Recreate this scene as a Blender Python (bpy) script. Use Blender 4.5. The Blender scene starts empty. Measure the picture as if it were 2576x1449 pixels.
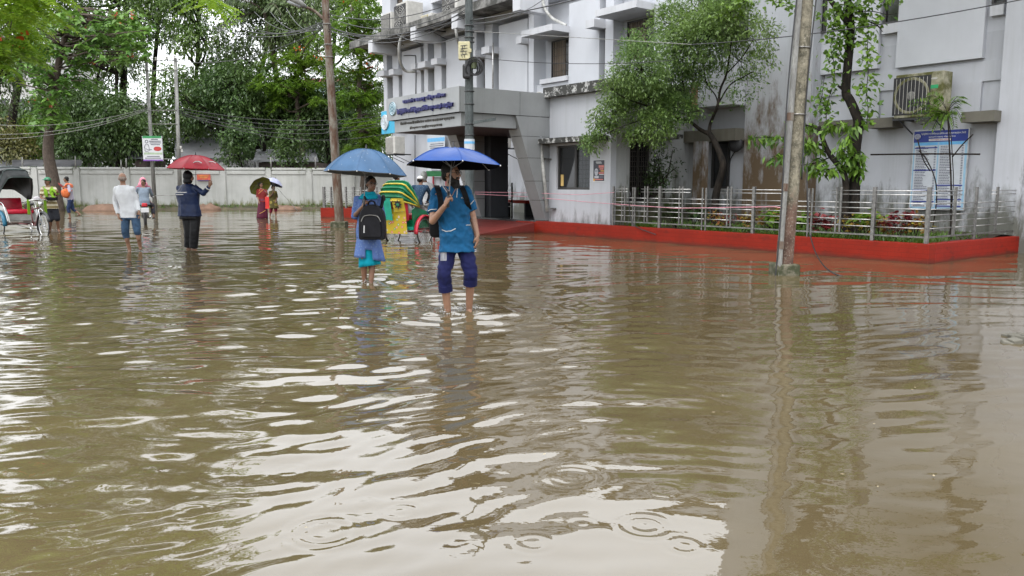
import bpy, bmesh, math, random
import numpy as np
from mathutils import Vector, Matrix, Quaternion, noise as mnoise
R = math.radians
rng = np.random.default_rng(7)
random.seed(7)
sc = bpy.context.scene
COL = sc.collection

# ------------------------------------------------------------------ camera
CAM_H = 1.42            # metres above the flood water (z = 0)
TILT = R(7.46)
FPX = 2000.0            # focal length in the units of a 2576 px wide picture
cam_d = bpy.data.cameras.new('camera')
cam = bpy.data.objects.new('camera', cam_d)
COL.objects.link(cam)
cam.location = (0, 0, CAM_H)
cam.rotation_euler = (math.pi / 2 - TILT, 0, 0)
cam_d.sensor_width = 36
cam_d.lens = 36 * FPX / 2576
cam_d.clip_end = 1500
sc.camera = cam

# ------------------------------------------------------------------ sky, overcast
SUN_EL, SUN_ROT = R(62), R(200)
world = bpy.data.worlds.new('World')
sc.world = world
world.use_nodes = True
wn, wl = world.node_tree.nodes, world.node_tree.links
wn.clear()
sky = wn.new('ShaderNodeTexSky')
sky.sky_type = 'NISHITA'
sky.sun_disc = False
sky.sun_elevation = SUN_EL
sky.sun_rotation = SUN_ROT
sky.air_density = 1.0
sky.dust_density = 6.0
sky.ozone_density = 1.0
hsv = wn.new('ShaderNodeHueSaturation')
hsv.inputs['Saturation'].default_value = 0.12
wl.new(sky.outputs[0], hsv.inputs['Color'])
# an even cloud layer over the clear sky
mixc = wn.new('ShaderNodeMix')
mixc.data_type = 'RGBA'
mixc.inputs[0].default_value = 0.72
mixc.inputs['A'].default_value = (1, 1, 1, 1)
wl.new(hsv.outputs[0], mixc.inputs['A'])
mixc.inputs['B'].default_value = (9.6, 9.9, 10.3, 1)
bg = wn.new('ShaderNodeBackground')
bg.inputs['Strength'].default_value = 0.11
wl.new(mixc.outputs['Result'], bg.inputs['Color'])
wo = wn.new('ShaderNodeOutputWorld')
wl.new(bg.outputs[0], wo.inputs['Surface'])

sun_d = bpy.data.lights.new('sun', 'SUN')
sun_d.energy = 0.6
sun_d.angle = R(40)
sun_d.color = (1, 0.97, 0.93)
sun = bpy.data.objects.new('sun', sun_d)
COL.objects.link(sun)
sd = Vector((math.cos(SUN_EL) * math.sin(SUN_ROT), math.cos(SUN_EL) * math.cos(SUN_ROT), math.sin(SUN_EL)))
sun.rotation_euler = sd.to_track_quat('Z', 'Y').to_euler()

vs = sc.view_settings
vs.view_transform = 'Standard'
vs.look = 'None'
vs.exposure = 1.42
vs.gamma = 1.0
vs.use_curve_mapping = False
sc.cycles.use_denoising = True
sc.cycles.max_bounces = 6
sc.cycles.diffuse_bounces = 3
sc.cycles.glossy_bounces = 3
sc.cycles.transmission_bounces = 4
sc.cycles.transparent_max_bounces = 6
sc.cycles.caustics_reflective = False
sc.cycles.caustics_refractive = False

# ------------------------------------------------------------------ pixels to places
_ct, _st = math.cos(TILT), math.sin(TILT)
def ray(px, py):
    u, v = (px - 1288) / FPX, (724.5 - py) / FPX
    return Vector((u, _ct + v * _st, -_st + v * _ct))
def gp(px, py, z=0.0):
    'pixel -> point on the level z'
    d = ray(px, py)
    return Vector((0, 0, CAM_H)) + d * ((z - CAM_H) / d.z)
def at(px, py, Y):
    'pixel -> point at distance Y'
    d = ray(px, py)
    return Vector((0, 0, CAM_H)) + d * (Y / d.y)
# frame of the institute building: a runs along the facade (far left), b goes into the building
A = Vector((-0.597, 0.802, 0)).normalized()
B = Vector((A.y, -A.x, 0))
C0 = gp(2335, 664)
def W(a, b, z):
    return Vector((C0.x, C0.y, 0)) + A * a + B * b + Vector((0, 0, z))
def fp(px, py, b):
    'pixel -> (a, z) on the facade plane b'
    d = ray(px, py)
    o = Vector((0, 0, CAM_H))
    t = (b - (o - Vector((C0.x, C0.y, 0))).dot(B)) / d.dot(B)
    p = o + d * t - Vector((C0.x, C0.y, 0))
    return p.dot(A), p.z
def sp(px, py, a):
    'pixel -> (b, z) on the side plane a'
    d = ray(px, py)
    o = Vector((0, 0, CAM_H))
    t = (a - (o - Vector((C0.x, C0.y, 0))).dot(A)) / d.dot(A)
    p = o + d * t - Vector((C0.x, C0.y, 0))
    return p.dot(B), p.z

# ------------------------------------------------------------------ mesh helpers
ORI = {}
from mathutils.bvhtree import BVHTree
def drape(obs, pts, lift=.004, k=6):
    'lay a line seen at these pixels onto the surface of the given meshes (ray from the eye, real hit points)'
    V_, F_ = [], []
    for ob_ in obs:
        o3 = ORI.get(ob_.name, Vector((0, 0, 0))); n0 = len(V_)
        V_ += [v.co + o3 for v in ob_.data.vertices]; F_ += [[n0 + i for i in p.vertices] for p in ob_.data.polygons]
    tree = BVHTree.FromPolygons(V_, F_)
    out = []; eye = Vector((0, 0, CAM_H))
    fine = []
    for (x0, y0), (x1, y1) in zip(pts[:-1], pts[1:]):
        for i in range(k): fine.append((x0 + (x1-x0)*i/k, y0 + (y1-y0)*i/k))
    fine.append(pts[-1])
    for x, y in fine:
        d = ray(x, y).normalized(); h = tree.ray_cast(eye, d)
        if h[0] is not None: out.append(h[0] + h[1] * lift)
    return out
class MB:
    def __init__(s): s.v, s.f = [], []
    def add(s, verts, faces):
        n = len(s.v)
        s.v += [tuple(p) for p in verts]
        s.f += [tuple(i + n for i in q) for q in faces]
        return s
    def hexa(s, p):     # 8 points: bottom ring 0-3, top ring 4-7
        return s.add(p, [(0, 3, 2, 1), (4, 5, 6, 7), (0, 1, 5, 4), (1, 2, 6, 5), (2, 3, 7, 6), (3, 0, 4, 7)])
    def box(s, x0, x1, y0, y1, z0, z1, M=None):
        p = [(x0, y0, z0), (x1, y0, z0), (x1, y1, z0), (x0, y1, z0), (x0, y0, z1), (x1, y0, z1), (x1, y1, z1), (x0, y1, z1)]
        if M is not None: p = [M @ Vector(q) for q in p]
        return s.hexa(p)
    def cbox(s, x0, x1, y0, y1, z0, z1, c=0.01, M=None):
        'box with chamfered edges'
        c = min(c, (x1-x0)/2.01, (y1-y0)/2.01, (z1-z0)/2.01)
        bm = bmesh.new()
        m = Matrix.Translation(((x0+x1)/2, (y0+y1)/2, (z0+z1)/2)) @ Matrix.Diagonal((x1-x0, y1-y0, z1-z0, 1))
        bmesh.ops.create_cube(bm, size=1, matrix=m)
        bmesh.ops.bevel(bm, geom=bm.edges[:], offset=c, segments=2, affect='EDGES', profile=0.5)
        bm.verts.index_update()
        vs_ = [(M @ v.co if M is not None else v.co.copy()) for v in bm.verts]
        fs = [[v.index for v in f.verts] for f in bm.faces]
        bm.free()
        return s.add(vs_, fs)
    def fbox(s, a0, a1, b0, b1, z0, z1):
        'box in the building frame'
        a0, a1 = min(a0, a1), max(a0, a1); b0, b1 = min(b0, b1), max(b0, b1)
        return s.hexa([W(a1, b0, z0), W(a0, b0, z0), W(a0, b1, z0), W(a1, b1, z0), W(a1, b0, z1), W(a0, b0, z1), W(a0, b1, z1), W(a1, b1, z1)])
    def prism(s, poly, d, M=None):
        'flat polygon (list of 3D points) pushed by vector d'
        n = len(poly); d = Vector(d)
        p = [Vector(q) for q in poly] + [Vector(q) + d for q in poly]
        if M is not None: p = [M @ q for q in p]
        fs = [tuple(range(n - 1, -1, -1)), tuple(range(n, 2 * n))] + [(i, (i + 1) % n, (i + 1) % n + n, i + n) for i in range(n)]
        return s.add(p, fs)
    def tube(s, pts, rad, n=8, cap=True):
        pts = [Vector(p) for p in pts]
        if not hasattr(rad, '__len__'): rad = [rad] * len(pts)
        rings = []; prev = None
        for i, p in enumerate(pts):
            t = (pts[min(i + 1, len(pts) - 1)] - pts[max(i - 1, 0)])
            if t.length < 1e-9: t = Vector((0, 0, 1))
            t.normalize()
            if prev is None:
                x = t.orthogonal().normalized()
            else:
                x = prev - t * prev.dot(t)
                x = x.normalized() if x.length > 1e-6 else t.orthogonal().normalized()
            prev = x; y = t.cross(x)
            rings.append([p + (x * math.cos(2*math.pi*k/n) + y * math.sin(2*math.pi*k/n)) * rad[i] for k in range(n)])
        vs_ = [q for r_ in rings for q in r_]
        fs = []
        for i in range(len(pts) - 1):
            for k in range(n):
                fs.append((i*n + k, i*n + (k+1) % n, (i+1)*n + (k+1) % n, (i+1)*n + k))
        if cap:
            fs.append(tuple(range(n - 1, -1, -1))); fs.append(tuple((len(pts)-1)*n + k for k in range(n)))
        return s.add(vs_, fs)
    def torus(s, c, ax, Rr, r, n=28, m=8):
        c, ax = Vector(c), Vector(ax).normalized()
        x = ax.orthogonal().normalized(); y = ax.cross(x)
        vs_, fs = [], []
        for i in range(n):
            t = 2*math.pi*i/n; d = x*math.cos(t) + y*math.sin(t)
            for k in range(m):
                q = 2*math.pi*k/m
                vs_.append(c + d*(Rr + r*math.cos(q)) + ax*(r*math.sin(q)))
        for i in range(n):
            for k in range(m):
                fs.append((i*m+k, ((i+1) % n)*m+k, ((i+1) % n)*m+(k+1) % m, i*m+(k+1) % m))
        return s.add(vs_, fs)
    def ball(s, c, r, n=10, m=7, M=None):
        if not hasattr(r, '__len__'): r = (r, r, r)
        vs_ = [(0, 0, -1)]; fs = []
        for j in range(1, m):
            ph = -math.pi/2 + math.pi*j/m
            for i in range(n):
                t = 2*math.pi*i/n
                vs_.append((math.cos(ph)*math.cos(t), math.cos(ph)*math.sin(t), math.sin(ph)))
        vs_.append((0, 0, 1)); last = len(vs_) - 1
        for i in range(n):
            fs.append((0, 1 + (i+1) % n, 1 + i))
            fs.append((last, 1 + (m-2)*n + i, 1 + (m-2)*n + (i+1) % n))
        for j in range(m - 2):
            for i in range(n):
                fs.append((1+j*n+i, 1+j*n+(i+1) % n, 1+(j+1)*n+(i+1) % n, 1+(j+1)*n+i))
        rot = M if M is not None else Matrix.Identity(3)
        c = Vector(c)
        return s.add([c + rot @ Vector((p[0]*r[0], p[1]*r[1], p[2]*r[2])) for p in vs_], fs)
    def lathe(s, prof, c=(0, 0, 0), n=16, M=None):
        'profile of (r, z) turned about z'
        vs_, fs = [], []; c = Vector(c)
        for r, z in prof:
            for k in range(n):
                t = 2*math.pi*k/n
                p = Vector((r*math.cos(t), r*math.sin(t), z))
                vs_.append(c + (M @ p if M is not None else p))
        for i in range(len(prof) - 1):
            for k in range(n):
                fs.append((i*n+k, i*n+(k+1) % n, (i+1)*n+(k+1) % n, (i+1)*n+k))
        fs.append(tuple(range(n - 1, -1, -1))); fs.append(tuple((len(prof)-1)*n + k for k in range(n)))
        return s.add(vs_, fs)
    def build(s, name, mat, parent=None, smooth=False, kind=None, bevel=0, origin=None):
        me = bpy.data.meshes.new(name)
        if parent is not None:
            o3 = ORI.get(parent.name, Vector((0, 0, 0)))
        elif origin is not None:
            o3 = Vector(origin)
        else:
            arr = np.array([tuple(q) for q in s.v]); mn, mx = arr.min(0), arr.max(0)
            o3 = Vector(((mn[0]+mx[0])/2, (mn[1]+mx[1])/2, mn[2]))
        me.from_pydata([(p[0]-o3.x, p[1]-o3.y, p[2]-o3.z) for p in s.v], [], s.f)
        me.update()
        if smooth:
            me.shade_smooth()
            if smooth == 'auto':
                me.set_sharp_from_angle(angle=R(35))
        for m_ in (mat if isinstance(mat, (list, tuple)) else [mat]):
            me.materials.append(m_)
        ob = bpy.data.objects.new(name, me)
        COL.objects.link(ob)
        if parent is not None:
            ob.parent = parent
            ORI[ob.name] = o3
        else:
            ob.location = o3
            ORI[ob.name] = o3
        if kind: ob['kind'] = kind
        if bevel:
            md = ob.modifiers.new('bevel', 'BEVEL'); md.width = bevel; md.segments = 2; md.limit_method = 'ANGLE'
        return ob

def thing(name, loc, label, cat, group=None, local=False, rz=0):
    o = bpy.data.objects.new(name, None)
    COL.objects.link(o)
    o.location = loc
    o.rotation_euler = (0, 0, rz)
    o.empty_display_size = 0.2
    o['label'] = label; o['category'] = cat
    if group: o['group'] = group
    ORI[o.name] = Vector((0, 0, 0)) if local else Vector(loc)
    return o
def tag(o, label, cat, group=None):
    o['label'] = label; o['category'] = cat
    if group: o['group'] = group
    return o
def struct(o):
    o['kind'] = 'structure'; return o
def dup(root, loc, rz, label, group=None):
    r_ = root.copy(); COL.objects.link(r_); r_.location = loc; r_.rotation_euler = (0, 0, rz)
    r_['label'] = label
    if group: r_['group'] = group
    for ch in list(root.children):
        c = ch.copy(); COL.objects.link(c); c.parent = r_
        for g in list(ch.children):
            d = g.copy(); COL.objects.link(d); d.parent = c
    return r_
def np_mesh(name, verts, faces_n, mat, parent=None, kind=None, smooth=False, n=4):
    'fast mesh: verts (N,3) array, faces (M,n) array'
    me = bpy.data.meshes.new(name)
    o3 = ORI.get(parent.name, Vector((0, 0, 0))) if parent is not None else Vector((0, 0, 0))
    verts = np.asarray(verts, dtype=np.float32) - np.array(tuple(o3), dtype=np.float32)
    faces_n = np.asarray(faces_n, dtype=np.int32)
    me.vertices.add(len(verts)); me.vertices.foreach_set('co', verts.ravel())
    m = len(faces_n)
    me.loops.add(m * n); me.loops.foreach_set('vertex_index', faces_n.ravel())
    me.polygons.add(m)
    me.polygons.foreach_set('loop_start', np.arange(0, m * n, n, dtype=np.int32))
    me.polygons.foreach_set('loop_total', np.full(m, n, dtype=np.int32))
    me.update(calc_edges=True)
    if smooth: me.shade_smooth()
    for m_ in (mat if isinstance(mat, (list, tuple)) else [mat]): me.materials.append(m_)
    ob = bpy.data.objects.new(name, me); COL.objects.link(ob)
    if parent is not None: ob.parent = parent
    ORI[ob.name] = o3
    if kind: ob['kind'] = kind
    return ob

# ------------------------------------------------------------------ materials
MATS = {}
def nmat(name):
    m = bpy.data.materials.new(name); m.use_nodes = True
    nt = m.node_tree
    return m, nt.nodes, nt.links, nt.nodes['Principled BSDF']
def tex_coord(n, l, kind='pos'):
    if kind == 'pos':
        g = n.new('ShaderNodeNewGeometry'); return g.outputs['Position']
    t = n.new('ShaderNodeTexCoord'); return t.outputs['Object']
def noise_node(n, l, co, scale, detail=4, rough=0.55, vec=None):
    nz = n.new('ShaderNodeTexNoise'); nz.inputs['Scale'].default_value = scale
    nz.inputs['Detail'].default_value = detail; nz.inputs['Roughness'].default_value = rough
    if vec is not None:
        mp = n.new('ShaderNodeMapping'); mp.inputs['Scale'].default_value = vec
        l.new(co, mp.inputs['Vector']); co = mp.outputs[0]
    l.new(co, nz.inputs['Vector'])
    return nz.outputs['Fac']
def ramp(n, l, fac, stops):
    r_ = n.new('ShaderNodeValToRGB'); cr = r_.color_ramp
    while len(cr.elements) > len(stops): cr.elements.remove(cr.elements[-1])
    while len(cr.elements) < len(stops): cr.elements.new(0.5)
    for e, (p, c) in zip(cr.elements, stops):
        e.position = p; e.color = (c[0], c[1], c[2], 1) if hasattr(c, '__len__') else (c, c, c, 1)
    l.new(fac, r_.inputs['Fac'])
    return r_.outputs['Color']
def mix(n, l, fac, a, b, mode='MIX'):
    m = n.new('ShaderNodeMix'); m.data_type = 'RGBA'; m.blend_type = mode
    for s, v in ((0, fac), ('A', a), ('B', b)):
        if hasattr(v, 'is_linked') or hasattr(v, 'links'): l.new(v, m.inputs[s])
        elif s == 0: m.inputs[0].default_value = v
        else: m.inputs[s].default_value = (v[0], v[1], v[2], 1)
    return m.outputs['Result']
def math_node(n, l, op, a, b=None):
    m = n.new('ShaderNodeMath'); m.operation = op
    for i, v in enumerate((a, b)):
        if v is None: continue
        if hasattr(v, 'links'): l.new(v, m.inputs[i])
        else: m.inputs[i].default_value = v
    return m.outputs[0]
def zramp(n, l, co, z0, z1):
    '0 at z0, 1 at z1'
    sx = n.new('ShaderNodeSeparateXYZ'); l.new(co, sx.inputs[0])
    mr = n.new('ShaderNodeMapRange'); mr.inputs['From Min'].default_value = z0; mr.inputs['From Max'].default_value = z1
    l.new(sx.outputs['Z'], mr.inputs['Value'])
    return mr.outputs[0]
def bump(n, l, p, h, strength=0.3, dist=0.02):
    b = n.new('ShaderNodeBump'); b.inputs['Strength'].default_value = strength; b.inputs['Distance'].default_value = dist
    l.new(h, b.inputs['Height']); l.new(b.outputs[0], p.inputs['Normal'])
def simple(name, col, rough=0.6, metal=0.0, var=0.12, scale=6.0, bstr=0.15, bdist=0.01, spec=0.5, coord='obj', coat=0.0, sheen=0.0, dark=None):
    'plain colour with a little wear: value variation and fine relief'
    if name in MATS: return MATS[name]
    m, n, l, p = nmat(name)
    co = tex_coord(n, l, coord)
    f = noise_node(n, l, co, scale, 5, 0.6)
    c2 = dark if dark else tuple(max(0, c * (1 - 2.2 * var)) for c in col)
    c1 = tuple(min(1, c * (1 + var)) for c in col)
    l.new(ramp(n, l, f, [(0.3, c2), (0.65, c1)]), p.inputs['Base Color'])
    p.inputs['Roughness'].default_value = rough; p.inputs['Metallic'].default_value = metal
    p.inputs['Specular IOR Level'].default_value = spec
    p.inputs['Coat Weight'].default_value = coat
    p.inputs['Sheen Weight'].default_value = sheen
    if bstr:
        f2 = noise_node(n, l, co, scale * 9, 4, 0.6)
        bump(n, l, p, f2, bstr, bdist)
    MATS[name] = m
    return m
# ------------------------------------------------------------------ surfaces
def wall_mat(name, col, streak=0.25, algae=0.8, z0=0.3, z1=1.5, brown=(0.045, 0.042, 0.02), rough=0.75, blot=0.12):
    'painted plaster: uneven wash, vertical rain streaks, algae creeping up from the foot'
    m, n, l, p = nmat(name)
    co = tex_coord(n, l)
    f = noise_node(n, l, co, 0.9, 5, 0.6)
    c = ramp(n, l, f, [(0.25, tuple(x * (1 - blot) for x in col)), (0.7, col)])
    st = noise_node(n, l, co, 1.0, 5, 0.65, (5, 5, 0.28))
    sm = ramp(n, l, st, [(0.5, 0.0), (0.78, streak)])
    c = mix(n, l, sm, c, tuple(x * 0.45 for x in col[:2]) + (col[2] * 0.38,))
    up = zramp(n, l, co, z1, z0)
    al = noise_node(n, l, co, 1.0, 6, 0.7, (3.2, 3.2, 1.1))
    k = math_node(n, l, 'ADD', up, math_node(n, l, 'MULTIPLY', math_node(n, l, 'SUBTRACT', al, 0.5), 2.2))
    am = ramp(n, l, k, [(0.45, 0.0), (0.95, algae)])
    c = mix(n, l, am, c, brown)
    l.new(c, p.inputs['Base Color'])
    p.inputs['Roughness'].default_value = rough
    p.inputs['Specular IOR Level'].default_value = 0.35
    bump(n, l, p, noise_node(n, l, co, 30, 5, 0.6), 0.25, 0.006)
    MATS[name] = m
    return m
WHITE = (0.46, 0.474, 0.51)
M_wall = wall_mat('painted_plaster', WHITE, algae=0.85, z0=0.5, z1=2.3, brown=(0.06, 0.06, 0.035))
M_bay = wall_mat('bay_plaster', WHITE, algae=0.7, z0=0.1, z1=1.0)
M_wall_up = wall_mat('painted_plaster_clean', (0.515, 0.532, 0.57), streak=0.08, algae=0.0, z0=-2, z1=-1)
M_wall_side = wall_mat('algae_plaster', (0.36, 0.37, 0.37), streak=0.5, algae=0.95, z0=0.6, z1=2.7, brown=(0.05, 0.05, 0.018))
M_tower = wall_mat('stained_plaster', (0.41, 0.425, 0.455), streak=0.5, algae=0.95, z0=1.6, z1=5.4, brown=(0.10, 0.062, 0.026))
M_bwall = wall_mat('boundary_plaster', (0.47, 0.475, 0.455), streak=0.5, algae=0.95, z0=0.1, z1=0.85, brown=(0.10, 0.11, 0.02), blot=0.25)
M_ledge = wall_mat('mossy_concrete', (0.17, 0.16, 0.13), streak=0.9, algae=0.0, blot=0.55)
# black peeling rain-washed concrete
def peel_mat(name, c1, c2, sc_=3.0, lo=0.5, hi=0.58):
    m, n, l, p = nmat(name); co = tex_coord(n, l)
    f = noise_node(n, l, co, sc_, 6, 0.7)
    l.new(ramp(n, l, f, [(lo, c1), (hi, c2)]), p.inputs['Base Color'])
    p.inputs['Roughness'].default_value = 0.8
    bump(n, l, p, f, 0.4, 0.01); MATS[name] = m
    return m
M_peel = peel_mat('peeling_black_concrete', (0.035, 0.035, 0.032), (0.40, 0.40, 0.39), 4.5, 0.53, 0.60)
M_cornice = peel_mat('rain_stained_concrete', (0.045, 0.045, 0.04), (0.26, 0.255, 0.245), 2.2, 0.40, 0.66)
M_brick_red = peel_mat('exposed_brick', (0.24, 0.13, 0.07), (0.42, 0.25, 0.14), 12, 0.4, 0.7)
# red painted kerb with black stains
def red_mat(name, col, stain):
    m, n, l, p = nmat(name); co = tex_coord(n, l)
    f = noise_node(n, l, co, 1.4, 5, 0.65)
    c = ramp(n, l, f, [(0.3, tuple(x * 0.72 for x in col)), (0.7, col)])
    s = noise_node(n, l, co, 1.0, 6, 0.7, (3, 3, 5))
    c = mix(n, l, ramp(n, l, s, [(0.56, 0.0), (0.74, stain)]), c, (0.05, 0.012, 0.01))
    wet = zramp(n, l, co, 0.07, 0.0)
    c = mix(n, l, math_node(n, l, 'MULTIPLY', wet, 0.35), c, (0.08, 0.02, 0.012))
    sx = n.new('ShaderNodeSeparateXYZ'); l.new(co, sx.inputs[0])
    along = math_node(n, l, 'ADD', math_node(n, l, 'MULTIPLY', sx.outputs['X'], -0.597 - 0.802), math_node(n, l, 'MULTIPLY', sx.outputs['Y'], 0.802 - 0.597))
    cb_ = n.new('ShaderNodeCombineXYZ'); l.new(along, cb_.inputs[0]); l.new(sx.outputs['Z'], cb_.inputs[1])
    br = n.new('ShaderNodeTexBrick'); br.inputs['Scale'].default_value = 1.0; br.inputs['Brick Width'].default_value = 0.26; br.inputs['Row Height'].default_value = 0.085; br.inputs['Mortar Size'].default_value = 0.006
    l.new(cb_.outputs[0], br.inputs['Vector'])
    c = mix(n, l, math_node(n, l, 'MULTIPLY', br.outputs['Fac'], 0.35), c, tuple(x * 0.35 for x in col))
    chip = noise_node(n, l, co, 11, 4, 0.7)
    c = mix(n, l, ramp(n, l, chip, [(0.68, 0.0), (0.72, 0.7)]), c, (0.16, 0.10, 0.08))
    tide = math_node(n, l, 'ADD', zramp(n, l, co, 0.16, 0.0), math_node(n, l, 'MULTIPLY', math_node(n, l, 'SUBTRACT', s, 0.5), 1.6))
    c = mix(n, l, ramp(n, l, tide, [(0.45, 0.0), (0.9, 0.55)]), c, (0.06, 0.022, 0.014))
    l.new(c, p.inputs['Base Color']); p.inputs['Roughness'].default_value = 0.6; p.inputs['Specular IOR Level'].default_value = 0.2
    hb = math_node(n, l, 'SUBTRACT', noise_node(n, l, co, 26, 5, 0.6), br.outputs['Fac'])
    bump(n, l, p, hb, 0.35, 0.006); MATS[name] = m
    return m
M_red = red_mat('red_paint', (0.25, 0.016, 0.006), 0.62)
M_red_side = red_mat('red_paint_mouldy', (0.27, 0.017, 0.008), 0.9)
M_ramp = red_mat('worn_red_ramp', (0.17, 0.03, 0.025), 0.8)

# flood water: silt-brown body under a clear film of reflection
def water_mat():
    m, n, l, p = nmat('flood_water'); co = tex_coord(n, l)
    f = noise_node(n, l, co, 0.35, 6, 0.62, (1, .55, 1))
    l.new(ramp(n, l, f, [(0.3, (0.072, 0.053, 0.025)), (0.7, (0.106, 0.082, 0.044))]), p.inputs['Base Color'])
    p.inputs['Roughness'].default_value = 0.025
    p.inputs['IOR'].default_value = 2.1
    p.inputs['Specular IOR Level'].default_value = 0.5
    h = noise_node(n, l, co, 9.0, 3, 0.5, (1.0, 1.5, 1.0))
    bump(n, l, p, h, 0.035, 0.02)
    MATS['flood_water'] = m
    return m
M_water = water_mat()
M_mud = simple('wet_mud', (0.10, 0.075, 0.045), 0.5, coord='pos', scale=1.2, var=0.25, bstr=0.5, bdist=0.03)
M_soil = simple('planter_soil', (0.045, 0.032, 0.02), 0.85, coord='pos', scale=5, var=0.3, bstr=0.8, bdist=0.03)

# where feet and wheels stir the water (x, y, strength)
STIR = []
def make_water():
    fine = np.arange(-math.radians(52), math.radians(52), 0.0047)
    coarse = np.arange(math.radians(52), 2 * math.pi - math.radians(52), math.radians(4))
    th = np.concatenate([fine, coarse])
    rr = [0.5]
    while rr[-1] < 160:
        rr.append(rr[-1] * (1.0047 if 2.2 < rr[-1] < 60 else 1.06))
    rr = np.array(rr)
    T, Rr = np.meshgrid(th, rr)
    X, Y = Rr * np.sin(T), Rr * np.cos(T)
    h = np.zeros_like(X)
    space = Rr * 0.0047
    # calm on the right beside the wall, stirred on the left where people wade
    az = np.degrees(np.arctan2(X, np.maximum(Y, 0.01)))
    left = 1 / (1 + np.exp((az - 3) / 5.0))
    calm = 0.44 + 0.16 * np.clip((Rr - 9) / 6, 0, 1)
    agit = calm + (1 - calm) * left
    far = np.clip((Rr - 4.0) / 8.0, 0, 1)
    rg = np.random.default_rng(11)
    # domain warp so that crests are not ruler straight
    wx = 0.35 * np.sin(X * 0.9 + 1.3 * np.sin(Y * 0.6)) + 0.2 * np.sin(Y * 1.7 + X * 0.4)
    wy = 0.35 * np.sin(Y * 0.8 + 1.1 * np.sin(X * 0.7)) + 0.2 * np.sin(X * 1.9 - Y * 0.5)
    for lam0, lam1, cnt, slope in ((1.1, 2.2, 7, 0.012), (0.45, 1.0, 14, 0.025), (0.22, 0.42, 18, 0.032), (0.11, 0.2, 20, 0.028)):
        for _ in range(cnt):
            lam = math.exp(rg.uniform(math.log(lam0), math.log(lam1)))
            # crests lie mostly across the view
            d = rg.normal(math.pi / 2 + 0.12, 0.45)
            k = 2 * math.pi / lam
            ph = rg.uniform(0, 6.28)
            s = slope * (0.55 + 0.45 * far) * agit if lam < 1.0 else slope * (0.6 + 0.4 * agit)
            fade = np.clip((lam / space - 3) / 3, 0, 1)
            q = k * (math.cos(d) * (X + wx * 0.6) + math.sin(d) * (Y + wy * 0.6)) + ph
            env = 0.6 + 0.4 * np.sin(X * rg.uniform(0.2, 0.7) + Y * rg.uniform(0.2, 0.7) + rg.uniform(0, 6))
            h += s / k * fade * env * np.sin(q)
    # rings from the wading feet
    for (x, y, s) in STIR:
        r = np.hypot(X - x, (Y - y))
        for lam, w, am in ((0.34, 1.5, 0.09), (0.17, 0.8, 0.15)):
            k = 2 * math.pi / lam
            fade = np.clip((lam / space - 2.5) / 2, 0, 1)
            h += am * s / k * fade * np.sin(k * r + 0.8 * np.sin(3 * np.arctan2(Y - y, X - x))) * np.exp(-(r / w) ** 2)
    # rain drops: small sets of rings, most of them near the camera
    for _ in range(110):
        y = rg.uniform(2.9, 7.5); x = rg.uniform(-0.5, 0.28) * y
        rad = rg.uniform(0.03, 0.17)
        lam = rg.uniform(0.036, 0.055)
        m_ = (np.abs(X - x) < 0.45) & (np.abs(Y - y) < 0.45)
        r = np.hypot(X[m_] - x, Y[m_] - y)
        k = 2 * math.pi / lam
        h[m_] += rg.uniform(.08, .26) / k * np.sin(k * r) * np.exp(-((r - rad * 0.7) / (rad * 0.45)) ** 2) * np.clip((lam / space[m_] - 1.8) / 2, 0, 1)
    V = np.stack([X, Y, h], -1).reshape(-1, 3)
    nr, nt = X.shape
    i = np.arange(nr - 1)[:, None] * nt; j = np.arange(nt)[None, :]; j2 = (j + 1) % nt
    F = np.stack([i + j, i + j2, i + nt + j2, i + nt + j], -1).reshape(-1, 4)[:, ::-1]
    o = np_mesh('flood_water', V, F, M_water, smooth=True)
    struct(o)
    return o
g = MB(); g.add([(-400, -400, -0.5), (400, -400, -0.5), (400, 600, -0.5), (-400, 600, -0.5)], [(0, 1, 2, 3)])
struct(g.build('ground', M_mud, origin=(0, 0, -0.5)))
# ------------------------------------------------------------------ the institute building
BU, BK, BS = 3.3, 3.72, 3.85
AB = fp(1535, 480, 0.3)[0]          # right end of the ground-floor bay
AP = fp(1381, 480, 0.3)[0]          # left end of the bay = right face of the porch
AL = fp(966, 260, BU)[0]            # left end of the building
BP = sp(1156, 250, AP)[0]           # front of the porch
AQ = fp(974, 250, BP)[0]            # left end of the porch
M_glass = simple('dark_window_glass', (0.012, 0.013, 0.015), 0.06, var=0.2, bstr=0, spec=0.6)
M_frame = simple('dark_window_frame', (0.03, 0.028, 0.026), 0.45, var=0.1)
M_grille = simple('iron_grille', (0.05, 0.045, 0.04), 0.5, metal=0.4)
M_curtain = simple('brown_curtain', (0.16, 0.12, 0.085), 0.9, scale=3, sheen=0.3)
M_chajja = wall_mat('chajja_plaster', (0.52, 0.53, 0.56), streak=0.35, algae=0.0, blot=0.1)
bld = thing('institute_building', W(14, BU, 0), 'grey-white plastered institute building with projecting window hoods and clad entrance porch', 'building')
def part(name, mat, *boxes, parent=None, **kw):
    mb = MB()
    for q in boxes: mb.fbox(*q)
    return mb.build(name, mat, parent or bld, **kw)
def ax(px, py, b): return fp(px, py, b)[0]
def zx(px, py, b): return fp(px, py, b)[1]
SL1, SL2 = 3.95, 7.75               # floor levels
TOP = 11.3
AR = ax(2575, 300, 3.3) - 6.0       # right end, out of the picture
AT0, AT1 = ax(1874, 300, 3.5), ax(2037, 300, 3.5)   # tower left and right ends
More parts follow.
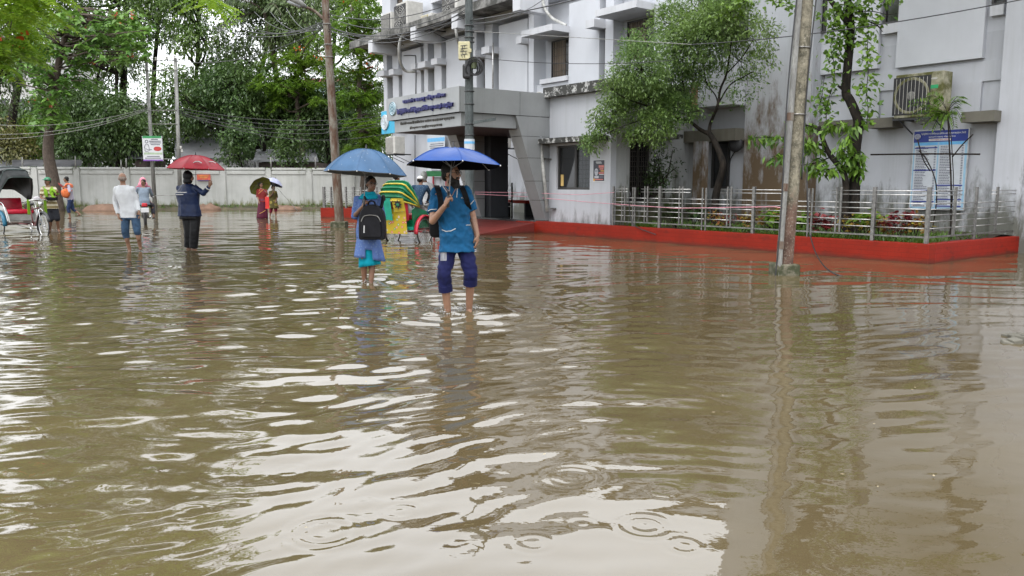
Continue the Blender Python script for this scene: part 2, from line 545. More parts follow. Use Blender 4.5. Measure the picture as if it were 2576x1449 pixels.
# back layer behind everything
part('wall', M_wall, (AT0, AL, BK, BK + 0.3, -0.5, SL1))
AM = ax(1349, 210, BU); TOPM, TOPL = 8.5, 10.5
part('wall', M_wall_up, (AT0, AM, BK + 0.003, BK + 0.303, SL1, TOPM))
part('wall', M_wall_up, (AM, AL, BK + 0.003, BK + 0.303, SL1, TOPL))
part('wall', M_wall, (AR, AT0, BS + 0.14, BS + 0.44, -0.5, 4.6))
part('wall', M_wall_up, (AR, AT0, BS + 0.143, BS + 0.443, 4.6, TOP))
part('gable_wall', M_wall_up, (AL - 0.25, AL, BK + 0.303, BK + 9, -0.5, TOPL))
part('roof', M_ledge, (AM + .01, AL, BU - .02, BK + 9, TOPL, TOPL + 0.2))
part('roof', M_ledge, (AT0 + .01, AM, BU - .02, BK + 9, TOPM, TOPM + 0.2))
part('roof', M_ledge, (AR, AT0, 3.45, BK + 9, TOP, TOP + 0.2))
part('wall', M_wall_up, (AM, AM + .25, BK + .31, BK + 9, TOPM + .2, TOPL))
part('wall', M_wall_up, (AT0 - .25, AT0, BK + .31, BK + 9, TOPM + .2, TOP))
# stained stair tower
part('stair_tower', M_tower, (AT1, AT0, 3.5, BS + 0.5, -0.5, TOP - 0.002))
# ---- helper for windows set back in the facade
def window(a0, a1, z0, z1, b, hood=None, grille=True, curtain=0.5, mull=2, parent=None, sill=True):
    'dark sliding window on the plane b, frame towards the street'
    a0, a1 = min(a0, a1), max(a0, a1)
    t = 0.05
    w = part('window', M_frame, (a0, a1, b - 0.07, b - 0.002, z0, z0 + t), (a0, a1, b - 0.07, b - 0.002, z1 - t, z1),
             (a0, a0 + t, b - 0.07, b - 0.002, z0 + t, z1 - t), (a1 - t, a1, b - 0.07, b - 0.002, z0 + t, z1 - t))
    n = mull
    for i in range(n):
        x0 = a0 + t + (a1 - a0 - 2*t) * i / n; x1 = a0 + t + (a1 - a0 - 2*t) * (i + 1) / n
        part('pane', M_glass, (x0 + 0.012, x1 - 0.012, b - 0.022, b - 0.012, z0 + t, z1 - t), parent=w)
        if i: part('mullion', M_frame, (x0 - 0.012, x0 + 0.012, b - 0.055, b - 0.012, z0 + t, z1 - t), parent=w)
    if curtain:
        mb = MB(); k = max(4, int((a1 - a0) * curtain / 0.07))
        for i in range(k):
            c = a1 - t - (a1 - a0) * curtain * (i + 0.5) / k - 0.02
            mb.tube([W(c, b - 0.026, z0 + t), W(c + random.uniform(-.01, .01), b - 0.026, z1 - t)], 0.028, 6)
        o = mb.build('curtain', M_curtain, w, smooth=True)
    if grille:
        mb = MB(); k = max(2, int((a1 - a0) / 0.13))
        for i in range(1, k):
            x = a0 + (a1 - a0) * i / k
            mb.fbox(x - 0.006, x + 0.006, b - 0.05, b - 0.038, z0 + t, z1 - t)
        k = max(3, int((z1 - z0) / 0.22))
        for i in range(1, k):
            z = z0 + (z1 - z0) * i / k
            mb.fbox(a0 + t, a1 - t, b - 0.062, b - 0.05, z - 0.006, z + 0.006)
        mb.build('grille', M_grille, w)
    return w
def panelbox(a0, a1, z0, z1, b0=BU, b1=BK + 0.002, mat=None, name='wall_panel'):
    return part(name, mat or M_wall_up, (a0, a1, b0, b1, z0, z1))
yr = 210
xs = lambda *p: [ax(q, yr, BU) for q in p]
# ---- first floor, left block: panels, fins and slot windows with stub hoods
for x0, x1 in ((960, 974), (988, 1003), (1012, 1059), (1067, 1077), (1093, 1111), (1123, 1199), (1220, 1239), (1255, 1327), (1336, 1349)):
    a1, a0 = xs(x0, x1)
    if x0 == 960: a1 = AL
    panelbox(a0, a1, SL1 + 0.0, 7.2 if x1 - x0 > 20 else 7.35, b0=BU if x0 not in (1336,) else BU - 0.12)
for x0, x1, hy in ((974, 988, 188), (1003, 1012, 184), (1059, 1067, 170), (1077, 1093, 166), (1111, 1123, 158), (1199, 1220, 140), (1239, 1255, 130), (1327, 1336, 105)):
    a1, a0 = xs(x0, x1)
    hz = zx((x0 + x1) / 2, hy, BU)
    w = window(a0, a1, SL1 + 0.35, hz - 0.1, BK, grille=False, curtain=0, mull=1)
    part('window_hood', M_chajja, (a0 - 0.02, a1 + 0.08, BU - 0.45, BK - 0.004, hz - 0.1, hz + 0.14))
# lintel beam, cornice with brackets
part('beam', M_wall_up, (xs(1349)[0] + 0.02, AL, BU - 0.06, BK - 0.01, 7.36, SL2 - 0.12))
CO = BU - 1.15
ac0 = ax(1284, 30, CO)
part('cornice', M_cornice, (ac0, AL + 0.9, CO, BK - 0.015, SL2 - 0.1, SL2 + 0.08))
part('cornice_edge', M_cornice, (ac0 - 0.002, AL + 0.9, CO - 0.09, CO - 0.002, SL2 - 0.2, SL2 + 0.12))
for x in (938, 1046, 1150, 1306):
    a = ax(x, 130 if x < 1100 else 50, CO)
    part('bracket', M_chajja, (a - 0.2, a + 0.2, CO - 0.12, BU - 0.065, SL2 - 0.62, SL2 - 0.103))
# second floor left block above the cornice
yr2 = 20
for x0, x1 in ((982, 1013), (1088, 1116), (1190, 1222)):
    a1, a0 = ax(x0, yr2, BU), ax(x1, yr2, BU)
    window(a0, a1, 8.95, 10.3, BK)
    part('sill', M_chajja, (a0 - 0.06, a1 + 0.06, BU - 0.05, BK - 0.003, 8.82, 8.945))
e = [AL] + [ax(q, yr2, BU) for q in (982, 1013, 1088, 1116, 1190, 1222, 1345)]
for i in range(0, 8, 2): panelbox(e[i + 1], e[i], SL2 + 0.085, TOPL - 0.01)
# ---- first floor, middle: three wide windows with hoods
def hooded(x0, x1, y0, y1, hx0, hx1, hy, depth=0.75):
    a1, a0 = ax(x0, (y0+y1)/2, BU), ax(x1, (y0+y1)/2, BU)
    z1, z0 = zx(x0, y0, BK), zx(x0, y1, BK)
    window(a0, a1, z0, z1, BK)
    part('sill', M_chajja, (a0 - 0.02, a1 + 0.12, BU - 0.07, BK - 0.003, z0 - 0.16, z0 - 0.004))
    part('window_hood', M_chajja, (a0 - 0.06, a1 + 0.28, BU - depth, BK - 0.004, z1 + 0.06, z1 + 0.26))
    return a0, a1, z0, z1
wa = hooded(1367, 1429, 110, 206, 1296, 1430, 84)
wb = hooded(1556, 1641, 62, 165, 1515, 1643, 40)
wc = hooded(1786, 1868, 15, 128, 1750, 1870, 5)
# wall panels between them
a1, a0 = xs(1430, 1506); panelbox(a0, a1, SL1, 7.3)
panelbox(wa[0], ax(1349, yr, BU) - 0.002, SL1 + 0.003, wa[2] - 0.165, b0=BU + 0.02)
a1, a0 = xs(1521, 1541); panelbox(a0, a1, SL1, 7.6)
a1, a0 = xs(1506, 1521)
window(a0, a1, 4.6, zx(1512, 66, BU) - 0.1, BK, grille=False, curtain=0, mull=1)
part('window_hood', M_chajja, (a0 - 0.02, a1 + 0.1, BU - 0.5, BK - 0.004, zx(1512, 66, BU) - 0.1, zx(1512, 66, BU) + 0.14))
panelbox(wb[0], xs(1541)[0] - 0.002, SL1 + 0.003, wb[2] - 0.165, b0=BU + 0.02)
a1, a0 = xs(1643, 1764); panelbox(a0, a1, SL1, 7.3)
panelbox(wc[0], wc[1] + 0.1, zx(1840, 262, BU - .3), wc[2] - 0.165, b0=BU - 0.3)
part('broken_render', M_brick_red, (wc[1] + 0.1, wc[1] + 0.35, BU - 0.27, BK - 0.02, zx(1840, 262, BU - .3) + .02, wc[2] - 0.9))
part('beam', M_wall_up, (AT0, xs(1349)[0] - 0.15, BU - 0.05, BK - 0.012, 7.62, SL2 + 0.25))
# ---- ground floor bay with the glazed counter window
wx0, wx1 = ax(1484, 420, 0.3), ax(1400, 420, 0.3)
wz0, wz1 = zx(1440, 477, 0.3), zx(1440, 365, 0.3)
part('bay_wall', M_bay, (AB, wx0, 0.3, 0.5, -0.5, SL1 - 0.1), (wx0, wx1, 0.3, 0.5, -0.5, wz0), (wx0, wx1, 0.3, 0.5, wz1, SL1 - 0.1), (wx1, AP, 0.3, 0.5, -0.5, SL1 - 0.1))
part('bay_roof', M_peel, (AB - 0.12, AP + 0.05, 0.1, BK - 0.005, SL1 - 0.1, SL1 + 0.17))
part('window_hood', M_peel, (AB + 0.1, ax(1354, 360, 0.0), -0.12, 0.298, wz1 + 0.06, wz1 + 0.2))
cw = part('window', M_frame, (wx0, wx1, 0.36, 0.44, wz0, wz0 + .06), (wx0, wx1, 0.36, 0.44, wz1 - .06, wz1), (wx0, wx0 + .06, 0.36, 0.44, wz0 + .06, wz1 - .06),
          (wx1 - .06, wx1, 0.36, 0.44, wz0 + .06, wz1 - .06), (wx0 + 0.62, wx0 + 0.70, 0.362, 0.438, wz0 + .06, wz1 - .06))
m_, n_, l_, p_ = nmat('tinted_pane')
p_.inputs['Base Color'].default_value = (0.2, 0.22, 0.23, 1); p_.inputs['Roughness'].default_value = 0.03
p_.inputs['Transmission Weight'].default_value = 0.9; p_.inputs['IOR'].default_value = 1.3
MATS['tinted_pane'] = m_
part('pane', M_glass, (wx0 + 0.70, wx1 - .06, 0.39, 0.40, wz0 + .06, wz1 - .06), parent=cw)
part('pane', m_, (wx0 + .06, wx0 + 0.62, 0.41, 0.416, wz0 + .06, wz1 - .06), parent=cw)
mb = MB()
for i in range(1, 9):
    z = wz0 + .06 + (wz1 - wz0 - .12) * i / 9
    mb.fbox(wx0 + .06, wx0 + .62, 0.445, 0.46, z - 0.008, z + 0.008)
for i in range(1, 4):
    x = wx0 + .06 + .56 * i / 4
    mb.fbox(x - .007, x + .007, 0.46, 0.472, wz0 + .06, wz1 - .06)
mb.build('grille', M_grille, cw)
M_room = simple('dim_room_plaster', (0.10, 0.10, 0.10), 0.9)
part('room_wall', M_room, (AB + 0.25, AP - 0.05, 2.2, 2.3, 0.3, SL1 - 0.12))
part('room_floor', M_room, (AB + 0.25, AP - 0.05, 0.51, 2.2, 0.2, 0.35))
M_notice = simple('yellow_notice', (0.55, 0.38, 0.14), 0.7, var=0.05)
o = part('notice_sheet', M_notice, (wx1 - .22, wx1 - .1, 0.378, 0.389, wz0 + .1, wz0 + .42))
o.parent = None; o.location = ORI[bld.name]; tag(o, 'small yellow paper notice stuck inside the counter window', 'notice')
# ---- algae-stained side wall of the bay with the tall grille window
bk = BK - 0.01
g0, gz0 = sp(1583, 475, AB); g1, gz1 = sp(1640, 352, AB)
gz0, gz1 = 0.95, sp(1600, 355, AB)[1]
part('side_wall', M_wall_side, (AB, AB + 0.2, 0.503, g0, -0.5, SL1 - 0.1), (AB, AB + 0.2, g1, bk, -0.5, SL1 - 0.1), (AB, AB + 0.2, g0, g1, -0.5, gz0), (AB, AB + 0.2, g0, g1, gz1, SL1 - 0.1))
gw = part('grille_window', M_frame, (AB + 0.1, AB + 0.15, g0, g0 + .07, gz0, gz1), (AB + 0.1, AB + 0.15, g1 - .07, g1, gz0, gz1), (AB + 0.1, AB + 0.15, g0 + .07, g1 - .07, gz1 - .07, gz1), (AB + 0.1, AB + 0.15, g0 + .07, g1 - .07, gz0, gz0 + .07), (AB + 0.1, AB + 0.15, (g0+g1)/2 - .03, (g0+g1)/2 + .03, gz0 + .07, gz1 - .07))
part('pane', M_glass, (AB + 0.16, AB + 0.17, g0, g1, gz0, gz1), parent=gw)
mb = MB()
for i in range(1, 12): z = gz0 + (gz1 - gz0) * i / 12; mb.fbox(AB + 0.07, AB + 0.085, g0, g1, z - .008, z + .008)
for i in range(1, 10): b = g0 + (g1 - g0) * i / 10; mb.fbox(AB + 0.055, AB + 0.07, b - .008, b + .008, gz0, gz1)
mb.build('grille', M_grille, gw)
part('window_hood', M_peel, (AB - 0.45, AB - 0.002, g0 - 0.3, g1 + 0.75, gz1 + 0.08, gz1 + 0.2))
# ---- recess between bay and tower
rz = zx(1780, 345, BK - .6)
part('ledge', M_ledge, (AT0 + 0.002, ax(1698, 345, BK - .6), BK - 0.6, BK - 0.006, rz - 0.12, rz + 0.2))
a = ax(1763, 440, 2.9)
part('drain_column', M_tower, (a - 0.16, a + 0.16, 2.75, 3.0, -0.3, rz - 0.125))
# dark window added low in the recess, standing in for its deep shade
window(ax(1800, 430, BK) - .5, ax(1800, 430, BK) + .1, 1.3, 2.7, BK, grille=False, curtain=0, mull=1)
# ---- right wing beyond the tower
b = BS
def rx(px, py=250): return ax(px, py, b)
WB = BS + 0.142
part('wall_panel', M_wall_up, (rx(2211, 90), AT1 - 0.002, b, WB, zx(2150, 178, b), TOP - .01))
part('wall_panel', M_wall_up, (rx(2474, 90), rx(2257, 90), b, WB, zx(2360, 158, b), TOP - .01))
zA = zx(2360, 214, b)
zB = zx(2360, 300, b)
part('wall_panel', M_wall, (AR, AT1 - 0.002, b + 0.09, WB, zA, zx(2360, 160, b) - 0.05))
part('wall_panel', M_wall, (AR, AT1 - 0.002, b + 0.05, WB, -0.5, zB))
for x0, x1 in ((2140, 2208), (2246, 2463)):
    part('wall_panel', M_wall, (rx(x1), rx(x0), b + 0.06, WB, zB, zA))
for x0, x1, zs in ((2219, 2259, zx(2240, 58, b)), (2488, 2522, zx(2500, 12, b))):
    window(rx(x1, 40), rx(x0, 40), zs, zs + 1.5, WB, grille=False, curtain=0, mull=1)
    part('sill', M_chajja, (rx(x1, 60) - .0, rx(x0, 60) + .0, b - 0.0, WB - .003, zs - 0.22, zs - 0.004))
a = ax(2060, 50, b); window(ax(2080, 50, b), ax(2060, 50, b), zx(2068, 84, b), zx(2068, 84, b) + 1.7, b - 0.002, grille=False, curtain=0, mull=1)
for x0, x1, y in ((2062, 2150, 316), (2182, 2248, 310), (2421, 2504, 294)):
    z = zx((x0+x1)/2, y, b - .3)
    part('ledge', M_ledge, (ax(x1, y, b - .4), ax(x0, y, b - .4), b - 0.45, b + 0.048, z - 0.11, z + 0.11))
# far right corner pillar with grooves
ap = ax(2510, 300, 3.72)
part('corner_pillar', M_wall, (ap - 0.55, ap, 3.72, BS + 0.15, -0.5, TOP - 0.005), (ap - 1.3, ap - 0.552, 3.78, BS + 0.152, -0.5, TOP - 0.006))
part('wall_panel', M_wall_up, (AR, ap - 1.302, BS, BS + 0.139, 0, TOP - 0.02))

# ------------------------------------------------------------------ entrance porch, clad in grey composite panels
def clad_mat(name, col, rough=0.35):
    m, n, l, p = nmat(name); co = tex_coord(n, l)
    f = noise_node(n, l, co, 1.3, 4, 0.6)
    c = ramp(n, l, f, [(0.3, tuple(x * .82 for x in col)), (0.7, col)])
    st = noise_node(n, l, co, 1.0, 5, 0.65, (6, 6, 0.35))
    c = mix(n, l, ramp(n, l, st, [(0.55, 0.0), (0.8, 0.35)]), c, tuple(x * .5 for x in col))
    l.new(c, p.inputs['Base Color']); p.inputs['Roughness'].default_value = rough
    p.inputs['Metallic'].default_value = 0.15; MATS[name] = m
    return m
M_clad = clad_mat('grey_cladding', (0.275, 0.285, 0.29))
M_clad_d = clad_mat('charcoal_cladding', (0.075, 0.08, 0.09), 0.25)
M_joint = simple('joint_black', (0.02, 0.02, 0.02), 0.8)
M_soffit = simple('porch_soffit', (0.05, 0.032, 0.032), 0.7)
ZT, ZM, ZL = sp(1156, 216, AP)[1], sp(1156, 281, AP)[1], sp(1156, 316, AP)[1]
porch = part('porch', M_joint, (AP + 0.02, AQ - 0.02, BP + 0.02, BK - 0.02, ZM + 0.02, ZT - 0.02), (AP + 0.12, AQ - 0.28, BP + 0.14, BK - 0.02, ZL + 0.02, ZM + 0.02))
G = 0.012
def clad_row(a0, a1, n, bf, z0, z1, cuts=None):
    for i in range(n):
        x0, x1 = a0 + (a1 - a0) * i / n, a0 + (a1 - a0) * (i + 1) / n
        part('cladding_panel', M_clad, (x0 + G/2, x1 - G/2, bf - 0.02, bf + 0.02, z0 + G/2, z1 - G/2), parent=porch)
clad_row(AP - 0.02, AQ + 0.02, 3, BP, ZM, ZT)
clad_row(AP + 0.08, AQ - 0.25, 3, BP + 0.12, ZL, ZM - 0.001)
BE = sp(1348, 260, AP)[0]
bc = [BP + 0.021, sp(1307, 260, AP)[0], BK - 0.03]
for i in range(2):
    part('cladding_panel', M_clad, (AP - 0.02, AP + 0.02, bc[i] + G/2, bc[i+1] - G/2, ZM + G/2, ZT - G/2), parent=porch)
part('cladding_panel', M_clad, (AP + 0.08, AP + 0.12, BP + 0.141, sp(1296, 300, AP)[0] + 0.1, ZL + G/2, ZM - G/2), parent=porch)
part('cladding_panel', M_clad, (AQ - 0.02, AQ + 0.02, BP + 0.021, BK - 0.03, ZM + G/2, ZT - G/2), parent=porch)
part('soffit', M_soffit, (AP + 0.1, AQ - 0.27, BP + 0.13, BK - 0.02, ZL - 0.01, ZL + 0.019), parent=porch)
# leaning legs: slab whose front edge slopes in towards its foot
ZP = 0.36           # level of the paved platform
def leg(a0, a1):
    bt, bb = sp(1297, 291, AP)[0], sp(1372, 552, AP)[0]
    zt = ZM - 0.004
    zs = [zt, 2.75, 2.15, 1.5, 0.95, ZP]
    def bz(z): return bt + (bb - bt) * (zt - z) / (zt - ZP)
    for z1, z0 in zip(zs[:-1], zs[1:]):
        z1 -= G / 2; z0 += G / 2
        mb = MB()
        be = 0.298
        p = [W(a1, bz(z0), z0), W(a0, bz(z0), z0), W(a0, be, z0), W(a1, be, z0), W(a1, bz(z1), z1), W(a0, bz(z1), z1), W(a0, be, z1), W(a1, be, z1)]
        if bz(z0) < be - 0.02: mb.hexa(p); mb.build('cladding_panel', M_clad, porch)
    mb = MB()
    p = [W(a1 - .02, bb + .03, ZP), W(a0 + .02, bb + .03, ZP), W(a0 + .02, 0.29, ZP), W(a1 - .02, 0.29, ZP), W(a1 - .02, bt + .03, zt), W(a0 + .02, bt + .03, zt), W(a0 + .02, 0.29, zt), W(a1 - .02, 0.29, zt)]
    mb.hexa(p); mb.build('leg_core', M_joint, porch)
leg(AP - 0.015, AP + 0.5)
leg(AQ - 0.75, AQ - 0.25)
part('cladding_panel', M_clad, (AP - 0.012, AP + 0.5, 0.29, 0.299, ZP, ZM - .01), parent=porch)
# charcoal columns under the porch
def dark_col(a0, a1, b0, b1):
    z = [ZP, 1.2, 2.0, 2.75, ZL - 0.012]
    for i in range(4):
        part('dark_cladding_panel', M_clad_d, (a0, a1, b0, b1, z[i] + G/2, z[i+1] - G/2), parent=porch)
    part('column_core', M_joint, (a0 + .02, a1 - .02, b0 + .02, b1 - .02, ZP, ZL - .012), parent=porch)
a = ax(1234, 430, 0.4); dark_col(a, a + 0.75, 0.4, 1.1)
a = ax(1192, 430, 0.4); dark_col(a + 0.02, a + 1.0, 0.75, 1.4)
# platform with marble riser and worn red ramp, on the plinth
M_marble = peel_mat('grey_veined_marble', (0.20, 0.20, 0.19), (0.38, 0.385, 0.38), 3.0, 0.35, 0.65)
M_gran = simple('black_granite', (0.02, 0.02, 0.022), 0.12, var=0.1, bstr=0)
plat = part('platform', M_marble, (AP + 0.02, AQ + 3.0, 0.12, BK - 0.02, -0.3, ZP - 0.05))
part('granite_top', M_gran, (AP + 0.02, AQ + 3.0, 0.08, BK - 0.02, ZP - 0.05, ZP), parent=plat)
mb = MB()
a0, a1 = AP + 0.3, AQ + 0.5
mb.hexa([W(a1, -2.6, -0.4), W(a0, -2.6, -0.4), W(a0, 0.119, -0.4), W(a1, 0.119, -0.4), W(a1, -2.6, -0.06), W(a0, -2.6, -0.06), W(a0, 0.119, ZP - 0.06), W(a1, 0.119, ZP - 0.06)])
mb.build('ramp', M_ramp, bld)
# ------------------------------------------------------------------ lettering (flat print and raised letters)
M_letter = simple('indigo_letters', (0.028, 0.030, 0.16), 0.45, var=0.2)
M_letter_d = simple('bronze_letters', (0.07, 0.065, 0.055), 0.5)
M_print_w = simple('white_print', (0.55, 0.56, 0.58), 0.6, var=0.03, bstr=0)
M_print_k = simple('grey_print', (0.10, 0.10, 0.13), 0.6, var=0.1, bstr=0)
def bengali(t):
    'the font is set glyph by glyph, so the vowel signs that stand before their cluster are moved there'
    out = []; i = 0
    while i < len(t):
        j = i + 1
        while j + 1 < len(t) and t[j] == '\u09cd': j += 2
        if j < len(t) and t[j] in '\u09bf\u09c7\u09c8': out.append(t[j] + t[i:j]); i = j + 1
        elif j < len(t) and t[j] in '\u09cb\u09cc': out.append('\u09c7' + t[i:j] + ('\u09be' if t[j] == '\u09cb' else '\u09d7')); i = j + 1
        else: out.append(t[i:j]); i = j
    return ''.join(out)
def text_mesh(body, ext):
    body = bengali(body)
    cu = bpy.data.curves.new('lettering', 'FONT'); cu.body = body; cu.extrude = ext; cu.resolution_u = 2; cu.offset = 0.016
    ob = bpy.data.objects.new('lettering', cu); COL.objects.link(ob)
    me = bpy.data.meshes.new_from_object(ob.evaluated_get(bpy.context.evaluated_depsgraph_get()))
    bpy.data.objects.remove(ob); bpy.data.curves.remove(cu)
    return me
def lettering(name, body, mat, origin, xdir, ydir, width, height, ext, parent, weight=0):
    'text fitted into width x height, lower left corner at origin'
    me = text_mesh(body, 0.5)
    n = len(me.vertices); co = np.empty(n * 3, np.float32); me.vertices.foreach_get('co', co); co = co.reshape(-1, 3)
    mn, mx = co.min(0), co.max(0); s = (mx - mn); s[s < 1e-6] = 1
    q = (co - mn) / s
    xd, yd = Vector(xdir).normalized(), Vector(ydir).normalized(); nd = xd.cross(yd)
    o3 = ORI.get(parent.name, Vector((0, 0, 0)))
    b_ = np.array(origin - o3)
    w = b_ + np.outer(q[:, 0] * width, xd) + np.outer(q[:, 1] * height, yd) + np.outer(q[:, 2] * ext, nd)
    me.vertices.foreach_set('co', w.astype(np.float32).ravel()); me.update()
    me.materials.clear(); me.materials.append(mat)
    ob = bpy.data.objects.new(name, me); COL.objects.link(ob); ob.parent = parent; ORI[ob.name] = o3
    return ob
def fit(px0, py0, px1, py1, b):
    'lower-left origin, width, height on a facade plane, between two pixels (upper-left, lower-right)'
    a0, z1 = fp(px0, py0, b); a1, z0 = fp(px1, py1, b)
    return a0, a1, z0, z1
bf = BP - 0.022
a0 = ax(1015, 250, bf); a1 = ax(1122, 235, bf)
hh = ZT - ZM
lettering('raised_lettering', 'বাংলাদেশ পরমাণু শক্তি কমিশন', M_letter, W(a0, bf, ZM + hh * 0.60), -A, (0, 0, 1), a0 - a1, hh * 0.25, 0.05, porch)
a0 = ax(1001, 270, bf); a1 = ax(1141, 260, bf)
lettering('raised_lettering', 'ইনস্টিটিউট অব নিউক্লিয়ার মেডিসিন এন্ড এলায়েড সায়েন্সেস', M_letter, W(a0, bf, ZM + hh * 0.16), -A, (0, 0, 1), a0 - a1, hh * 0.30, 0.05, porch)
bf2 = BP + 0.098
a0 = ax(1008, 310, bf2); a1 = ax(1143, 300, bf2); hl = ZM - ZL
lettering('small_lettering', 'সিলেট ওসমানী মেডিকেল কলেজ হাসপাতাল ক্যাম্পাস', M_letter_d, W(a0, bf2, ZL + hl * 0.52), -A, (0, 0, 1), a0 - a1, hl * 0.30, 0.02, porch)
a0 = ax(1032, 318, bf2); a1 = ax(1112, 308, bf2)
lettering('small_lettering', '(বিজ্ঞান ও প্রযুক্তি মন্ত্রণালয়)', M_letter_d, W(a0, bf2, ZL + hl * 0.14), -A, (0, 0, 1), a0 - a1, hl * 0.25, 0.02, porch)
# round emblem: pale disc, teal rings, atom loops
M_teal = simple('teal_paint', (0.03, 0.16, 0.22), 0.5)
M_pale = simple('pale_blue_paint', (0.50, 0.60, 0.66), 0.5)
def emblem(center, r, parent, name='emblem', nrm=None, ring=M_teal, disc=M_pale):
    nrm = nrm or -B
    xd = -A; q = Matrix((xd, Vector((0, 0, 1)), nrm)).transposed()
    mb = MB(); mb.lathe([(r, 0), (r, 0.03), (r * .97, 0.035)], (0, 0, 0), 24)
    mb.v = [tuple(center + q @ Vector(p)) for p in mb.v]
    e = mb.build(name, disc, parent)
    mb = MB()
    for rr in (0.93, 0.66): mb.torus((0, 0, 0.036), (0, 0, 1), r * rr, r * 0.045, 28, 5)
    for k in range(3):
        t = math.pi * k / 3
        pts = [(r*(.5*math.cos(s)*math.cos(t) - .2*math.sin(s)*math.sin(t)), r*(.5*math.cos(s)*math.sin(t) + .2*math.sin(s)*math.cos(t)), 0.037) for s in np.linspace(0, 6.283, 17)]
        mb.tube(pts, r * 0.035, 4, cap=False)
    mb.v = [tuple(center + q @ Vector(p)) for p in mb.v]
    mb.build('emblem_rings', ring, e if parent.parent is None else parent)
    return e
ae, ze = fp(989, 274, bf)
emblem(W(ae, bf, ze), hh * 0.30, porch)
# ------------------------------------------------------------------ planter kerb and steel fence
KH = 0.35
kerb = MB(); kerb.fbox(0, AP + 0.25, 0, 0.22, -0.4, KH)
kf = thing('planter_kerb', W(5, 0, 0), 'long bright red painted kerb wall in front of the steel fence', 'kerb')
kerb.build('front_wall', M_red, kf, bevel=0.012)
part('side_wall', M_red_side, (0.0, 0.22, 0.223, 3.83, -0.4, KH - 0.001), parent=kf, bevel=0.012)
part('plinth', M_red, (AP + 0.253, AP + 1.2, 0.0, 0.117, -0.4, KH - 0.03), parent=kf, bevel=0.01)
mb = MB()
# uneven soil
na, nb = 60, 24
for i in range(na + 1):
    for j in range(nb + 1):
        a_, b_ = 0.1 + (AB + 0.1) * i / na, 0.1 + 4.0 * j / nb
        z_ = KH - 0.05 + 0.05 * mnoise.noise(Vector((a_ * 1.7, b_ * 1.7, 0))) + 0.012 * j / nb * 8
        mb.v.append(tuple(W(a_, b_, z_)))
for i in range(na):
    for j in range(nb):
        k = i * (nb + 1) + j; mb.f.append((k, k + 1, k + nb + 2, k + nb + 1))
struct(mb.build('planter_soil', M_soil, smooth=True))
# low red slab half under water beyond the side kerb
mb = MB(); c = gp(2560, 640); mb.fbox(-2.6, -0.9, 2.6, 3.6, -0.3, 0.05)
tag(mb.build('red_step', M_ramp, bevel=0.02), 'low worn red step half under water at the right edge', 'step')

M_steel = simple('brushed_steel', (0.46, 0.455, 0.445), 0.36, metal=0.85, var=0.15, scale=14)
M_steel_d = simple('dull_steel', (0.20, 0.195, 0.185), 0.45, metal=0.8, var=0.2, scale=14)
fence = thing('steel_fence', W(4, 0.11, KH), 'brushed stainless steel rail fence on the red planter kerb', 'fence')
BF = 0.11
def fz(py, px=1896): return zx(px, py, BF)
RAILS = [fz(y) for y in (504, 516, 528, 541.5, 556.5)]
TOPR = [fz(477.5), fz(486)]
BASE = fz(573)
def post(a, b, z0, z1, w=0.035):
    mb = MB(); mb.fbox(a - w/2, a + w/2, b - w/2, b + w/2, z0, z1); return mb.build('post', M_steel_d, fence, bevel=0.004)
ptop = fz(469.5)
def fa(px): return ax(px, 520, BF)
thick = [1543, 1660, 1896, 2199, 2336]
for px in thick: post(fa(px), BF, KH, ptop, 0.065 if px > 1600 else 0.05)
pairs = [(1565, 1572, 1), (1592, 1597, 0), (1622, 1629, 1), (1709, 1717, 1), (1767, 1776, 0), (1830, 1839, 1), (2034, 2043, 0), (2104, 2115, 1)]
for p0, p1, up in pairs:
    for p in (p0, p1): post(fa(p), BF, BASE if up else KH, ptop - (0.0 if up else 0.03), 0.034)
def rail(a0, a1, b0, b1, z, r=0.009, name='rail'):
    mb = MB(); mb.tube([W(a0, b0, z), W(a1, b1, z)], r, 8); return mb.build(name, M_steel, fence, smooth=True)
ends = sorted([(fa(p)) for p in thick] + [fa((p0 + p1) / 2) for p0, p1, _ in pairs])
for i in range(len(ends) - 1):
    for k, z in enumerate(RAILS):
        rail(ends[i], ends[i+1], BF - 0.004, BF - 0.004, z + 0.012 * ((i + k) % 2) * 0)
for x0, x1 in ((1543, 1578), (1612, 1736), (1812, 1968), (2090, 2336)):
    for z in TOPR: rail(fa(x0), fa(x1), BF + 0.004, BF + 0.004, z)
mb = MB(); mb.fbox(fa(2336), fa(1543), BF - 0.014, BF + 0.014, BASE - 0.03, BASE); mb.build('base_rail', M_steel_d, fence)
# returning side of the fence
sb = [sp(p, 520, BF)[0] for p in (2402, 2455, 2507, 2556)]
for i, b_ in enumerate(sb):
    post(BF, b_ - 0.022, KH if i % 2 else BASE, ptop, 0.034); post(BF, b_ + 0.022, KH if i % 2 else BASE, ptop, 0.034)
bb_ = [BF] + sb
for i in range(len(sb)):
    for z in RAILS: rail(BF, BF, bb_[i], bb_[i+1], z, 0.009)
for i0, i1 in ((0, 1.3), (2.7, 4)):
    f_ = lambda t: bb_[int(t)] + (bb_[min(int(t) + 1, 4)] - bb_[int(t)]) * (t - int(t))
    for z in TOPR: rail(BF, BF, f_(i0), f_(i1), z, 0.009)
mb = MB(); mb.fbox(BF - 0.014, BF + 0.014, BF, sb[-1], BASE - 0.03, BASE); mb.build('base_rail', M_steel_d, fence)

